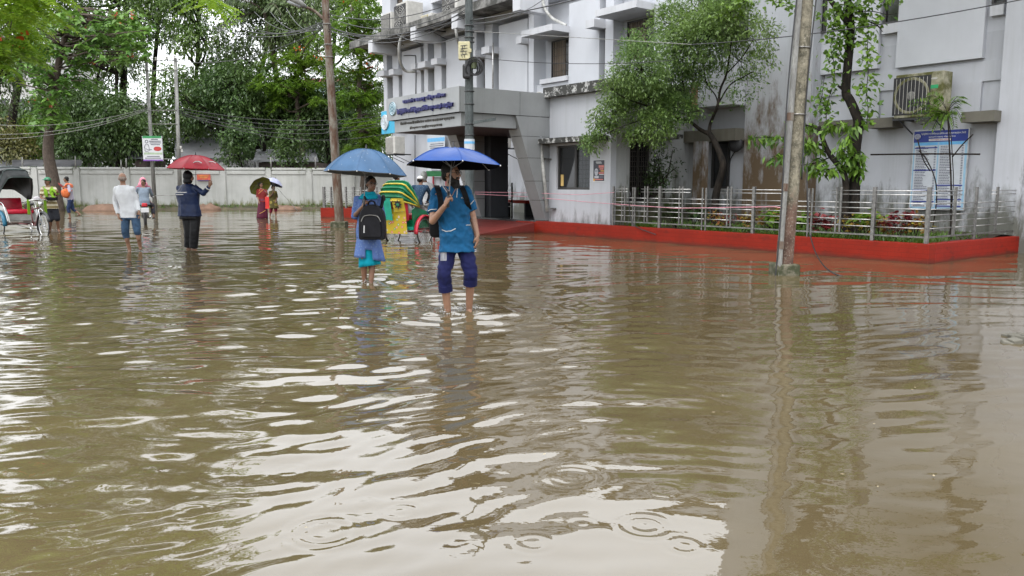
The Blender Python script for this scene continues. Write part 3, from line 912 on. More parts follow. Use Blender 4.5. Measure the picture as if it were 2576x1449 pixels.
# second planter at the far left of the entrance
p0 = gp(807, 548); p1 = gp(968, 552)
dv = (p1 - p0).normalized(); nv = Vector((-dv.y, dv.x, 0))
far = thing('far_planter', p0 + dv * 2, 'far red kerb planter with short steel fence behind the rusty lamp pole', 'planter')
def ob(mb, o, x0, x1, y0, y1, z0, z1):
    mb.hexa([o + dv*x + nv*y + Vector((0, 0, z)) for z in (z0, z1) for x, y in ((x0, y0), (x1, y0), (x1, y1), (x0, y1))]); return mb
L_ = (p1 - p0).length
o0 = Vector((p0.x, p0.y, 0))
ob(ob(MB(), o0, 0, L_, 0, 0.2, -0.3, 0.42), o0, 0, 0.2, 0.2, 5, -0.3, 0.42).build('kerb_wall', M_red, far)
for k in range(9):
    x = 0.12 + (L_ - 0.2) * k / 8
    ob(MB(), o0, x - 0.035 if k % 2 else x - .06, x + 0.035 if k % 2 else x + .06, 0.07, 0.14, 0.42, 1.3).build('post', M_steel_d, far)
for k in range(7):
    z = 0.55 + 0.1 * k
    mb = MB(); mb.tube([o0 + dv*0.1 + nv*0.1 + Vector((0, 0, z)), o0 + dv*(L_ - .1) + nv*0.1 + Vector((0, 0, z))], 0.014, 6); mb.build('rail', M_steel, far)

# ------------------------------------------------------------------ boundary wall along the back
wl0, wl1 = gp(0, 531), gp(830, 526)
wd = (wl1 - wl0); wd.z = 0; wd.normalize(); wn_ = Vector((-wd.y, wd.x, 0))
def wb(mb, x0, x1, y0, y1, z0, z1):
    o = Vector((wl0.x, wl0.y, 0)) + wn_ * 1.6
    mb.hexa([o + wd*x + wn_*y + Vector((0, 0, z)) for z in (z0, z1) for x, y in ((x0, y0), (x1, y0), (x1, y1), (x0, y1))]); return mb
def wxp(px):
    'distance along the boundary wall of a pixel column'
    d = ray(px, 480); o = Vector((wl0.x, wl0.y, 0)) + wn_ * 1.6
    t = (o.dot(wn_)) / Vector((d.x, d.y, 0)).dot(wn_)
    return (d * t - o).dot(wd)
WH = 2.32
bw = thing('boundary_wall', Vector((wl0.x, wl0.y, 0)) + wd * 12 + wn_ * 1.6, 'long whitewashed boundary wall with moulded coping and mossy foot', 'wall')
wb(MB(), -22, 42, 0, 0.22, -0.4, WH - 0.06).build('wall_face', M_bwall, bw)
pil = [wxp(p) for p in (90, 196, 322, 447, 563, 677, 779)]
pil = [pil[0] - 2.4 * k for k in range(7, 0, -1)] + pil + [pil[-1] + 2.45 * k for k in range(1, 9)]
for q in pil: wb(MB(), q - 0.14, q + 0.14, -0.07, 0.26, -0.4, WH - 0.0).build('pilaster', M_bwall, bw)
for q0, q1 in zip(pil[:-1], pil[1:]):
    wb(MB(), q0 + 0.17, q1 - 0.17, -0.06, 0.27, WH - 0.12, WH + 0.02).build('coping', M_bwall, bw, bevel=0.025)
    wb(MB(), q0 + 0.2, q1 - 0.2, -0.05, -0.002, WH - 0.36, WH - 0.16).build('coping_moulding', M_bwall, bw, bevel=0.02)
# muddy foot of the wall
mb = MB(); n = 90
for i in range(n + 1):
    x = -22 + 64 * i / n
    o = Vector((wl0.x, wl0.y, 0)) + wn_ * 1.6 + wd * x
    h = 0.14 + 0.10 * mnoise.noise(Vector((x * 0.6, 3, 0))) + 0.05 * mnoise.noise(Vector((x * 2.7, 8, 0)))
    w_ = 1.25 + 0.35 * mnoise.noise(Vector((x * 0.5, 21, 0)))
    for dy, z in ((-w_ - 0.5, -0.25), (-w_, -0.02), (-w_ * 0.6, h * 0.8), (-0.3, h * 1.25), (0.05, h * 1.4)):
        mb.v.append(tuple(o + wn_ * dy + Vector((0, 0, z))))
for i in range(n):
    for j in range(4): k = i * 5 + j; mb.f.append((k, k + 5, k + 6, k + 1))
M_bank = peel_mat('muddy_verge', (0.035, 0.032, 0.02), (0.12, 0.10, 0.055), 1.2, 0.35, 0.7)
struct(mb.build('muddy_verge', M_bank, smooth=True))
def heap(px, py, w, h, name, mat, label, cat, seed):
    c = gp(px, py); mb = MB(); mb.ball((c.x, c.y, 0), (w, w * .6, h), 20, 10)
    mb.v = [(x + .18*w*mnoise.noise(Vector((x*3, y*3, seed))), y, z * (1 + .7 * mnoise.noise(Vector((x*4, y*4, seed))))) for x, y, z in mb.v]
    return tag(mb.build(name, mat, smooth=True), label, cat)
M_heap = peel_mat('red_earth', (0.10, 0.055, 0.035), (0.20, 0.12, 0.08), 3, 0.3, 0.7)
heap(272, 530, 1.35, 0.32, 'earth_heap', M_heap, 'heap of reddish earth at the wall foot left of the white-shirted man', 'heap', 1)
heap(520, 528, 0.8, 0.28, 'earth_heap', M_heap, 'low earth heap at the wall foot right of the navy jacket', 'heap', 5)
heap(710, 529, 1.0, 0.25, 'earth_heap', M_heap, 'low earth heap beside the second woman under the navy umbrella', 'heap', 9)

# ------------------------------------------------------------------ roofs and houses behind the wall
def tin_mat(name, c1, c2):
    m, n, l, p = nmat(name); co = tex_coord(n, l)
    f = noise_node(n, l, co, 0.8, 5, 0.7)
    l.new(ramp(n, l, f, [(0.35, c1), (0.65, c2)]), p.inputs['Base Color'])
    p.inputs['Metallic'].default_value = 0.25; p.inputs['Roughness'].default_value = 0.42; MATS[name] = m
    return m
M_tin = tin_mat('weathered_tin', (0.20, 0.20, 0.21), (0.36, 0.37, 0.39))
M_tin_d = tin_mat('dark_tin', (0.06, 0.06, 0.065), (0.20, 0.20, 0.21))
M_shedw = simple('brown_shed_wall', (0.075, 0.055, 0.048), 0.85, coord='pos', scale=1.5, var=0.25)
M_shedp = peel_mat('patchy_white_wall', (0.05, 0.05, 0.05), (0.60, 0.60, 0.60), 2.5, 0.42, 0.55)
def corrugated(p00, p10, p01, p11, n, amp, sheets, mat, parent, th=0.012):
    'roof quad p00-p10 (eave) to p01-p11 (ridge), split in sheets with real corrugation'
    p00, p10, p01, p11 = map(Vector, (p00, p10, p01, p11))
    nn = (p10 - p00).cross(p01 - p00).normalized()
    if nn.z < 0: nn = -nn
    for s in range(sheets):
        mb = MB(); m = n // sheets * 2
        rows = 2
        for i in range(m + 1):
            t = (s + i / m) / sheets
            for j in range(rows):
                v = j / (rows - 1)
                q = (p00.lerp(p10, t)).lerp(p01.lerp(p11, t), v)
                mb.v.append(tuple(q + nn * (amp * (1 if i % 2 else -1) + 0.006 * (s % 2))))
        for i in range(m):
            for j in range(rows - 1):
                k = i * rows + j; mb.f.append((k, k + rows, k + rows + 1, k + 1))
        mb.build('roof_sheet', mat, parent)
def shed(name, label, x0, x1, y_eave, y_ridge, Y, dep, mat_r, mat_w, zlow=-0.4, sheets=5, hip=0.0):
    e0, e1 = at(x0, y_eave, Y), at(x1, y_eave, Y)
    r0, r1 = at(x0 + hip, y_ridge, Y + dep), at(x1 - hip, y_ridge, Y + dep)
    t = thing(name, ((e0.x + e1.x)/2, Y, 0), label, 'shed')
    corrugated(e0, e1, r0, r1, sheets * 14, 0.02, sheets, mat_r, t)
    mb = MB(); mb.box(e0.x + 0.25, e1.x - 0.25, Y + 0.35, Y + dep, zlow, e0.z - 0.02); mb.build('wall', mat_w, t)
    return t
shed('tin_shed', 'large pale corrugated tin shed roof behind the wall above the red umbrella', 440, 610, 398, 346, 50, 5, M_tin, M_shedp, sheets=5)
shed('tin_shed', 'small dark corrugated shed roof beside the green and white billboard', 322, 372, 400, 374, 48.5, 3, M_tin, M_shedw, sheets=2)
shed('tin_shed', 'low brown-walled tin shed with hipped grey roof behind the sari woman', 636, 802, 407, 376, 49, 4, M_tin, M_shedw, sheets=5, hip=9)
shed('tin_shed', 'glaring wet tin roof behind the wall at the far left', -60, 92, 421, 402, 48, 4, M_tin, M_shedw, sheets=4)
shed('tin_shed', 'dark layered tin lean-to roof right of the big-leaved tree trunk', 30, 205, 421, 402, 46.2, 1.6, M_tin_d, M_shedp, sheets=5)

def house(name, label, x0, x1, y_top, Y, dep, mat_w, mat_roof, cols, rows, y_base=463):
    p0, p1 = at(x0, y_top, Y), at(x1, y_top, Y)
    t = thing(name, ((p0.x+p1.x)/2, Y, 0), label, 'house')
    H = p0.z
    mb = MB(); mb.box(p0.x, p1.x, Y, Y + dep, -0.5, H); mb.build('wall', mat_w, t)
    mb = MB(); mb.box(p0.x - .3, p1.x + .3, Y - .4, Y + dep, H + .002, H + .35); mb.build('roof', mat_roof, t)
    for i in range(cols):
        for j in range(rows):
            xc = p0.x + (p1.x - p0.x) * (i + .5) / cols; zc = H - 1.8 - 3.2 * j
            if zc < 1: continue
            mb = MB(); mb.box(xc - .65, xc + .65, Y - .06, Y + .02, zc - .7, zc + .7); w = mb.build('window', M_print_w, t)
            for s in (-1, 1):
                mb = MB(); mb.box(xc + s*.31 - .27, xc + s*.31 + .27, Y - .08, Y - .062, zc - .6, zc + .6); mb.build('pane', M_glass, w)
    return t
M_cream = simple('pale_house_paint', (0.50, 0.50, 0.49), 0.8, coord='pos', scale=.6)
M_cyan = simple('pale_cyan_paint', (0.45, 0.58, 0.62), 0.8, coord='pos', scale=.6)
M_pinkr = simple('pink_roof_edge', (0.42, 0.16, 0.18), 0.7)
house('apartment_house', 'pale apartment house glimpsed between trees at the far left', -30, 150, 130, 78, 8, M_cream, M_cream, 4, 3)
house('apartment_house', 'pale cyan house with pink roof edge glimpsed left of the rusty pole', 775, 850, 207, 85, 8, M_cyan, M_pinkr, 2, 2)
for k, (x0, x1, yt, Y) in enumerate(((200, 330, 260, 92), (560, 690, 290, 95))):
    house('apartment_house', ['far grey house almost hidden behind the left trees', 'far grey house almost hidden behind the middle trees'][k], x0, x1, yt, Y, 8, M_cream, M_cream, 3, 2)
# ------------------------------------------------------------------ air conditioners
M_acw = simple('cream_plastic', (0.46, 0.45, 0.42), 0.5, var=0.08)
M_acm = peel_mat('mossy_cream_plastic', (0.085, 0.085, 0.02), (0.34, 0.325, 0.24), 3.2, 0.42, 0.62)
M_dark = simple('dark_void', (0.025, 0.025, 0.027), 0.7)
M_black = simple('black_plastic', (0.018, 0.018, 0.02), 0.4)
M_green_s = simple('green_sticker', (0.02, 0.32, 0.12), 0.5)
RZ_F = math.atan2(-A.y, -A.x)        # local -y looks out of the facade
def ac_unit(a, b, z, label, w=0.85, d=0.33, h=0.62, mat=None, guard='round', bracket=True, sticker=False, panel=None):
    'split-type outdoor unit; front grille to local -y'
    mat = mat or M_acw
    t = thing('air_conditioner', W(a, b, z), label, 'air conditioner', local=True, rz=RZ_F)
    mb = MB(); mb.cbox(-w/2, w/2, 0, d, 0, h, 0.02); c = mb.build('casing', mat, t)
    fx = -w * 0.14; fr = h * 0.40
    mb = MB(); mb.box(fx - fr - .03, fx + fr + .03, -0.012, 0.001, h*.5 - fr - .03, h*.5 + fr + .03); mb.build('fan_recess', M_dark if guard == 'round' else panel, t)
    if guard == 'round':
        mb = MB()
        for k in range(1, 6): mb.torus((fx, -0.024, h*.5), (0, 1, 0), fr * k / 5, 0.006, 24, 5)
        for k in range(8):
            q = math.pi * k / 4; mb.tube([(fx, -.026, h*.5), (fx + fr*math.cos(q), -.026, h*.5 + fr*math.sin(q))], 0.005, 5)
        mb.build('fan_guard', mat, t)
        mb = MB()
        for k in range(3):
            q = 2.1 * k
            mb.prism([(fx + .02*math.cos(q), -.018, h*.5 + .02*math.sin(q)), (fx + fr*.9*math.cos(q), -.018, h*.5 + fr*.9*math.sin(q)), (fx + fr*.85*math.cos(q + .7), -.018, h*.5 + fr*.85*math.sin(q + .7))], (0, 0.003, 0))
        mb.build('fan_blade', M_black, t)
    else:
        mb = MB(); k = 12 if guard == 'slat' else 9
        if guard == 'bars':
            m2 = MB(); m2.torus((fx, -.014, h*.5), (0, 1, 0), fr*.96, .03, 28, 6); m2.v = [(x, -.013 + (y + .014)*.2, z_) for x, y, z_ in m2.v]; m2.build('fan_ring', mat, t)
            m2 = MB(); m2.ball((fx, -.014, h*.5), (fr*.25, .008, fr*.25), 14, 6); m2.build('fan_hub', M_steel_d, t)
        for i in range(k):
            x = fx - fr + 2 * fr * (i + .5) / k; wd_ = .006 if guard == 'slat' else .003; mb.box(x - wd_, x + wd_, -0.03, -0.018, h*.5 - fr, h*.5 + fr)
        mb.build('fan_guard', M_acw, t)
    if sticker:
        mb = MB(); mb.box(w*.22, w*.4, -0.008, -0.001, h*.62, h*.7); mb.build('sticker', M_green_s, t)
        mb = MB(); mb.lathe([(0.06, 0), (0.06, 0.006)], (0, 0, 0), 16); mb.v = [(w*.31 + x*1.2, -0.002 - z_, h*.84 + y*.35) for x, y, z_ in mb.v]; mb.build('badge', M_acw, t)
    if bracket:
        mb = MB()
        for s in (-1, 1):
            mb.box(s*w*.36 - .02, s*w*.36 + .02, -0.06, d + 0.35, -0.05, -0.002)
            mb.tube([(s*w*.36, 0, -.05), (s*w*.36, d + .33, -.38)], 0.015, 6)
        mb.box(-w*.5, w*.5, -0.05, -0.01, -0.052, -0.012)
        mb.build('bracket', M_black, t)
    return t
def acp(x, y, b):
    a_, z_ = fp(x, y, b); return a_, b, z_
# second floor, above the cornice (front planes in front of the wall)
ac_unit(*acp(974, 90, BU - .95), 'small dark-grilled air conditioner at the far left end of the cornice', 0.75, 0.34, 0.95, guard='slat', panel=M_dark)
ac_unit(*acp(1011, 78, BU - 1.05), 'tall white air conditioner with large round fan standing on the cornice', 0.95, 0.75, 1.15)
ac_unit(*acp(1072, 76, BU - .8), 'white air conditioner with yellowish slatted front on the cornice', 0.85, 0.6, 0.62, guard='slat', panel=simple('yellowed_panel', (0.36, 0.31, 0.16), 0.6))
ac_unit(*acp(1133, 44, BU - 1.0), 'white air conditioner on the cornice just left of the centre pole', 0.95, 0.75, 1.0)
# ground floor left
ac_unit(*acp(983, 387, BU - .75), 'white air conditioner on the ground floor wall left of the porch', 0.8, 0.5, 0.75, guard='slat', panel=simple('grey_panel', (0.30, 0.29, 0.28), 0.6))
ac_unit(*acp(1242, 372, BU - .75), 'white air conditioner partly hidden behind the charcoal porch column', 0.8, 0.5, 0.95)
# right wing, mossy
ac_unit(*acp(2306, 295, BS - .55), 'mossy yellowed air conditioner above the blue price board', 1.05, 0.4, 0.95, mat=M_acm, guard='bars', panel=M_dark, sticker=True)

# ------------------------------------------------------------------ pipes and hoses on the building
M_pvc = peel_mat('dirty_white_pipe', (0.2, 0.2, 0.185), (0.45, 0.45, 0.435), 3, 0.35, 0.6)
def pipe(name, pts, r, mat, label, cat, n=10):
    mb = MB(); mb.tube(pts, r, n); return tag(mb.build(name, mat, smooth=True), label, cat)
def smooth_pts(pts, k=6):
    'Catmull-Rom through the points'
    P_ = [Vector(p) for p in pts]; out = []
    for i in range(len(P_) - 1):
        p0, p1, p2, p3 = P_[max(i-1, 0)], P_[i], P_[i+1], P_[min(i+2, len(P_)-1)]
        for s in range(k):
            t = s / k
            out.append(0.5 * ((2*p1) + (p2-p0)*t + (2*p0-5*p1+4*p2-p3)*t*t + (3*p1-p0-3*p2+p3)*t**3))
    out.append(P_[-1]); return out
def fpt(x, y, b):
    a_, z_ = fp(x, y, b); return W(a_, b, z_)
dp = thing('drain_pipe', fpt(1375, 535, 0.0), 'dirty white rain pipe running down beside the porch leg', 'pipe')
mb = MB(); mb.tube(smooth_pts([fpt(1362, 238, 0.12), fpt(1355, 236, 0.05), fpt(1352, 244, 0.02), fpt(1354, 262, 0.02)]), 0.06, 10); mb.build('elbow', M_pvc, dp, smooth=True)
mb = MB(); mb.tube([fpt(1354, 262, 0.02), fpt(1359, 345, 0.0), fpt(1366, 420, 0.05), fpt(1377, 532, 0.1)], 0.052, 10); mb.build('pipe_run', M_pvc, dp, smooth=True)
for x, y in ((1357, 300), (1364, 400), (1376, 525)):
    mb = MB(); c = fpt(x, y, 0.04); mb.fbox(fp(x, y, .02)[0] - .08, fp(x, y, .02)[0] + .08, 0.08, 0.297, c.z - .02, c.z + .02); mb.build('clamp', M_steel_d, dp)
pipe('ac_hose', smooth_pts([fpt(1032, 77, BU - .9), fpt(1012, 90, BU - 1.1), fpt(1004, 120, BU - 1.15), fpt(1007, 155, BU - .9), fpt(1020, 178, BU - .45), fpt(1046, 180, BU - .12)]), 0.06, M_pvc, 'thick lagged hose hanging from the cornice air conditioner in a loop', 'hose')
pipe('ac_hose', smooth_pts([fpt(1150, 42, BU - .9), fpt(1147, 70, BU - 1.2), fpt(1150, 95, BU - 1.1), fpt(1155, 112, BU - .8)]), 0.055, M_pvc, 'pale lagged hose dropping beside the centre pole', 'hose')
pipe('ac_hose', smooth_pts([fpt(1364, -5, BU - .3), fpt(1370, 20, BU - .3), fpt(1388, 45, BU - .25), fpt(1412, 58, BU - .12), fpt(1424, 64, BU - .06)]), 0.05, M_pvc, 'grey hose curving down to the wall above the first hooded window', 'hose')
pipe('ac_hose', smooth_pts([fpt(1236, 345, BU - .5), fpt(1250, 338, BU - .3), fpt(1262, 348, BU - .2), fpt(1256, 362, BU - .1), fpt(1275, 358, BU - .06), fpt(1285, 352, BU - .06)]), 0.03, M_black, 'thin black hose looping on the wall beyond the porch', 'hose')
pipe('wall_cable', smooth_pts([fpt(1016, 140, BU - .02), fpt(1040, 140, BU - .02), fpt(1046, 150, BU - .02), fpt(1046, 240, BU - .02)]), 0.02, M_black, 'thin dark cable running down the wall above the porch lettering', 'cable')
pipe('wall_cable', [fpt(1044, 340, BU + .3), fpt(1044, 520, BU + .3)], 0.02, M_black, 'thin dark cable down the ground floor wall behind the rickshaw', 'cable')
pipe('conduit', [fpt(1240, 108, BU - .5), fpt(1240, 222, BU - .5)], 0.03, M_steel, 'upright thin steel pole on the porch roof', 'pole')
# dark round lamp dish in the recess
c = fpt(1851, 363, BK - .35)
t = thing('wall_fan', c, 'dark round wall fan hanging in the recess beside the stained tower', 'fan')
mb = MB(); q = Matrix((-A, Vector((0, 0, 1)), -B)).transposed(); mb.lathe([(0.02, .1), (0.1, 0.1), (0.2, 0.05), (0.21, 0), (0.2, -.04), (.05, -.06)], (0, 0, 0), 20); mb.v = [tuple(c + q @ Vector(p)) for p in mb.v]; mb.build('guard', M_dark, t, smooth=True)
mb = MB(); mb.tube(smooth_pts([c + B*.05, c + B*.3 + A * .1, fpt(1838, 400, BK - .03), fpt(1834, 440, BK - .03)]), .015, 6); mb.build('stem', M_dark, t)

# ------------------------------------------------------------------ boards and posters
M_navy = simple('navy_print', (0.012, 0.03, 0.22), 0.4, bstr=0, var=.05)
M_skyp = simple('sky_blue_print', (0.12, 0.38, 0.66), 0.4, bstr=0, var=.05)
M_lightp = simple('light_blue_print', (0.26, 0.42, 0.55), 0.4, bstr=0, var=.05)
M_whitep = simple('board_white', (0.46, 0.49, 0.53), 0.4, bstr=0, var=.04)
M_redp = simple('red_print', (0.42, 0.03, 0.03), 0.5, bstr=0)
M_alu = simple('aluminium_edge', (0.5, 0.5, 0.5), 0.4, metal=.7)
def flat(parent, name, mat, b, x0, x1, z0, z1, th=0.004):
    mb = MB(); mb.fbox(x0, x1, b - th, b, z0, z1); return mb.build(name, mat, parent)
bs = BS - 0.06
sa0, sz1 = fp(2301, 331, bs); sa1, _ = fp(2437, 326, bs); sz0 = fp(2292, 524, bs)[1]
board = thing('price_board', W((sa0+sa1)/2, bs, sz0), 'tall blue and white price board on the right wing wall', 'sign')
SW, SH = sa0 - sa1, sz1 - sz0
flat(board, 'backing', M_alu, bs + 0.05, sa1 - .02, sa0 + .02, sz0 - .02, sz1 + .02, 0.05)
flat(board, 'sheet', M_lightp, bs, sa1, sa0, sz0, sz1)
flat(board, 'header', M_navy, bs - .005, sa1, sa0, sz1 - SH*.145, sz1)
def bl(u, v, w, h): return W(sa0 - SW*u, bs - 0.0102, sz1 - SH*(v + h)), SW*w, SH*h
o, w_, h_ = bl(.14, .025, .82, .035); lettering('heading', 'ইনস্টিটিউট অব নিউক্লিয়ার মেডিসিন এন্ড এলায়েড সায়েন্সেস, সিলেট', M_print_w, o, -A, (0, 0, 1), w_, h_, .002, board)
o, w_, h_ = bl(.28, .07, .5, .026); lettering('heading', 'বাংলাদেশ পরমাণু শক্তি কমিশন', M_print_w, o, -A, (0, 0, 1), w_, h_, .002, board)
flat(board, 'title_strip', M_print_w, bs - .0102, sa0 - SW*.70, sa0 - SW*.29, sz1 - SH*.132, sz1 - SH*.104)
o, w_, h_ = bl(.32, .109, .35, .018); lettering('heading', 'সেবা সমূহের মূল্য তালিকা', M_redp, o - B*.005, -A, (0, 0, 1), w_, h_, .002, board)
emblem(W(sa0 - SW*.075, bs - .011, sz1 - SH*.07), SW*.055, board, ring=M_navy, disc=M_print_w)
for c0, c1 in ((0.03, 0.46), (0.49, 0.96)):
    flat(board, 'column_header', M_skyp, bs - .005, sa0 - SW*c1, sa0 - SW*c0, sz1 - SH*.185, sz1 - SH*.15)
    flat(board, 'column_sheet', M_whitep, bs - .005, sa0 - SW*c1, sa0 - SW*c0, sz0 + SH*.025, sz1 - SH*.187)
    # illegibly small rows: broken strips of print
    mb = MB(); rr = random.Random(c0 * 100)
    for i in range(38):
        v = .20 + .0205 * i
        x = c0 + .03
        endx = c0 + rr.uniform(.16, .27)
        while x < endx:
            l_ = rr.uniform(.012, .04)
            mb.fbox(sa0 - SW*(x + l_), sa0 - SW*x, bs - .012, bs - .009, sz1 - SH*(v + .0095), sz1 - SH*v); x += l_ + .006
        mb.fbox(sa0 - SW*(c1 - .02), sa0 - SW*(c1 - .055), bs - .012, bs - .009, sz1 - SH*(v + .009), sz1 - SH*v)
    mb.build('printed_rows', M_print_k, board, kind='stuff')
for c0, c1, v in ((.03, .46, .21), (.03, .46, .495), (.03, .46, .755), (.03, .46, .9), (.49, .96, .69), (.49, .96, .87), (.49, .96, .955)):
    flat(board, 'section_bar', M_navy, bs - .013, sa0 - SW*c1, sa0 - SW*c0, sz1 - SH*(v + .014), sz1 - SH*v)
# poster beside the counter window
bpz = 0.29
pa0, pz1 = fp(1492, 402, bpz); pa1, pz0 = fp(1521, 458, bpz)
pos = thing('poster', W(pa0, bpz, pz0), 'black event poster with a masked face beside the counter window', 'poster')
PW, PH = pa0 - pa1, pz1 - pz0
flat(pos, 'paper', M_print_w, 0.298, pa1, pa0, pz0, pz1, 0.006)
flat(pos, 'dark_field', simple('poster_black', (0.015, 0.018, 0.03), .4, bstr=0), 0.291, pa1 + PW*.04, pa0 - PW*.04, pz0 + PH*.05, pz1 - PH*.03)
M_pk = simple('poster_pink', (0.5, 0.16, 0.14), .5, bstr=0); M_or = simple('poster_orange', (0.6, 0.33, 0.05), .5, bstr=0); M_gf = simple('poster_grey', (0.42, 0.43, 0.48), .5, bstr=0)
def pf(name, mat, u0, u1, v0, v1, d=.0865): return flat(pos, name, mat, 0.2865, pa0 - PW*u1, pa0 - PW*u0, pz1 - PH*v1, pz1 - PH*v0, .003)
# face: an oval with dark eyes
mb = MB(); mb.lathe([(1, 0), (1, .003)], (0, 0, 0), 20); cc = (pa0 - PW*.3, pz1 - PH*.55)
mb.v = [tuple(W(cc[0] - x*PW*.15, 0.2865 - z, cc[1] + y*PH*.16)) for x, y, z in mb.v]; mb.build('printed_face', M_gf, pos)
pf('printed_shoulders', M_gf, .14, .5, .72, .83)
mb = MB(); mb.fbox(cc[0] - PW*.11, cc[0] + PW*.11, .280, .2835, cc[1] + PH*.03, cc[1] + PH*.06); mb.build('printed_eyes', M_black, pos)
for u0, u1, v0, v1, m_ in ((.5, .94, .25, .36, M_pk), (.58, .9, .38, .45, M_pk), (.66, .94, .48, .53, M_or), (.5, .94, .56, .63, M_pk), (.55, .94, .65, .68, M_print_w), (.55, .94, .72, .82, M_print_k), (.2, .88, .86, .91, M_pk), (.06, .17, .84, .95, M_or), (.25, .7, .09, .12, M_print_w), (.3, .75, .14, .17, M_print_w)):
    pf('printed_block', m_, u0, u1, v0, v1)
# cyan sign board standing out left of the porch
ca, cz = AQ + 0.35, fp(974, 306, BP + .5)[1]
cs = thing('cyan_sign', W(ca, BP + .5, cz - .5), 'bright cyan sign board with round white emblem left of the porch', 'sign')
M_cyan_s = simple('cyan_sign_paint', (0.02, 0.36, 0.58), .4, var=.05, bstr=0)
e0, f1 = fp(959, 281, BP + .5); e1, f0 = fp(994, 334, BP + .5)
em = fp(976, 300, BP + .5)[0]; fm = fp(976, 303, BP + .5)[1]
mb = MB(); mb.fbox(em, e0, BP + .5, BP + .56, f0, f1); mb.build('tall_panel', M_cyan_s, cs)
mb = MB(); mb.fbox(e1, em - .003, BP + .5, BP + .56, f0, fm); mb.build('low_panel', M_cyan_s, cs)
emblem(W((em + e0)/2 - .05, BP + .495, (f0 + f1)/2), .24, cs, ring=M_pale, disc=M_print_w)
mb = MB(); mb.fbox(em + .05, em + .1, BP + .565, BP + .9, f0 + .4, f0 + .46); mb.build('arm', M_steel_d, cs)
# notice banners on the ground floor wall behind the men
for k, (x0, y0, x1, y1, lab) in enumerate(((1076, 340, 1120, 385, 'white and blue notice banner on the wall under the porch'), (1076, 400, 1120, 445, 'white notice banner with red lower edge under the porch'))):
    bq = BU + .2
    q0, z1 = fp(x0, y0, bq); q1, z0 = fp(x1, y1, bq)
    t = thing('notice_banner', W(q0, bq, z0), lab, 'banner')
    flat(t, 'cloth', M_whitep, bq, q1, q0, z0, z1, .02)
    H_ = z1 - z0
    flat(t, 'coloured_strip', M_skyp if k == 0 else M_pk, bq - .021, q1, q0, z0 + H_*(.62 if k == 0 else .1), z0 + H_*(.82 if k == 0 else .2))
    mb = MB(); rr = random.Random(k)
    for i in range(5):
        mb.fbox(q1 + .1, q0 - .1 - rr.uniform(0, .3), bq - .026, bq - .022, z0 + H_*(.08 + .1*i + (.15 if k else 0)), z0 + H_*(.12 + .1*i + (.15 if k else 0)))
    mb.build('printed_rows', M_print_k, t, kind='stuff')
# railing and red bench under the porch
rl = thing('porch_railing', W(AP + 1.2, 1.6, ZP), 'steel railing on the porch platform in front of the red bench', 'railing')
ra0, ra1 = ax(1236, 520, 1.6), ax(1288, 520, 1.6)
for x in (ra0, (ra0 + ra1)/2 - .04, (ra0 + ra1)/2 + .04, ra1):
    mb = MB(); mb.fbox(x - .02, x + .02, 1.58, 1.62, ZP, ZP + 1.1); mb.build('post', M_steel_d, rl)
for k in range(6):
    mb = MB(); mb.tube([W(ra0, 1.57, ZP + .3 + .14*k), W(ra1, 1.57, ZP + .3 + .14*k)], .012, 6); mb.build('rail', M_steel, rl)
bn = thing('red_bench', W((ra0+ra1)/2, 2.3, ZP), 'low red bench on the porch platform behind the railing', 'bench')
mb = MB(); mb.fbox(ra1 - .1, ra0 + .3, 2.1, 2.6, ZP + .4, ZP + .5); mb.build('seat', M_red, bn)
for x in (ra1, ra0 + .2):
    mb = MB(); mb.fbox(x - .04, x + .04, 2.15, 2.55, ZP, ZP + .4); mb.build('leg', M_dark, bn)
# red sign on the boundary wall
c = wxp(515); o = Vector((wl0.x, wl0.y, 0)) + wn_ * 1.52
zc = 1.42 + (463 - 447) * 46 / FPX
t = thing('wall_sign', o + wd * c + Vector((0, 0, zc - .2)), 'small red sign plate on the boundary wall behind the raised hand', 'sign')
wb(MB(), c - .36, c + .36, -.13, -.075, zc - .18, zc + .16).build('plate', simple('sign_red', (0.55, 0.09, 0.05), .5), t)
for k, (s, h_) in enumerate(((.27, .06), (.2, .05), (.08, .04))):
    wb(MB(), c - s, c + s, -.136, -.131, zc + .06 - .09*k, zc + .06 - .09*k + h_ * .6).build('printed_row', M_or, t)
wb(MB(), c - .36, c + .36, -.138, -.131, zc - .18, zc - .15).build('blue_edge', M_navy, t)

# ------------------------------------------------------------------ poles
def rust_mat(name, c1, c2, c3, s=2.2, vec=(3, 3, .8), metal=.2, rough=.6, lo=.4, hi=.62, spec=.4):
    m, n, l, p = nmat(name); co = tex_coord(n, l)
    f = noise_node(n, l, co, s, 6, .7, vec); f2 = noise_node(n, l, co, s * 7, 5, .65, vec)
    c = ramp(n, l, f, [(lo, c1), (hi, c2)])
    c = mix(n, l, ramp(n, l, f2, [(.5, 0.0), (.68, .8)]), c, c3)
    l.new(c, p.inputs['Base Color']); p.inputs['Metallic'].default_value = metal; p.inputs['Roughness'].default_value = rough; p.inputs['Specular IOR Level'].default_value = spec
    bump(n, l, p, f2, .5, .008); MATS[name] = m
    return m
M_rust = rust_mat('rusted_pole', (0.075, 0.035, 0.02), (0.20, 0.19, 0.16), (0.13, 0.075, 0.045))
M_galv = rust_mat('galvanised_pole', (0.16, 0.16, 0.155), (0.30, 0.30, 0.28), (0.12, 0.11, 0.10))
M_dkpole = rust_mat('dark_green_grey_pole', (0.05, 0.06, 0.062), (0.10, 0.115, 0.115), (0.03, 0.035, 0.035))
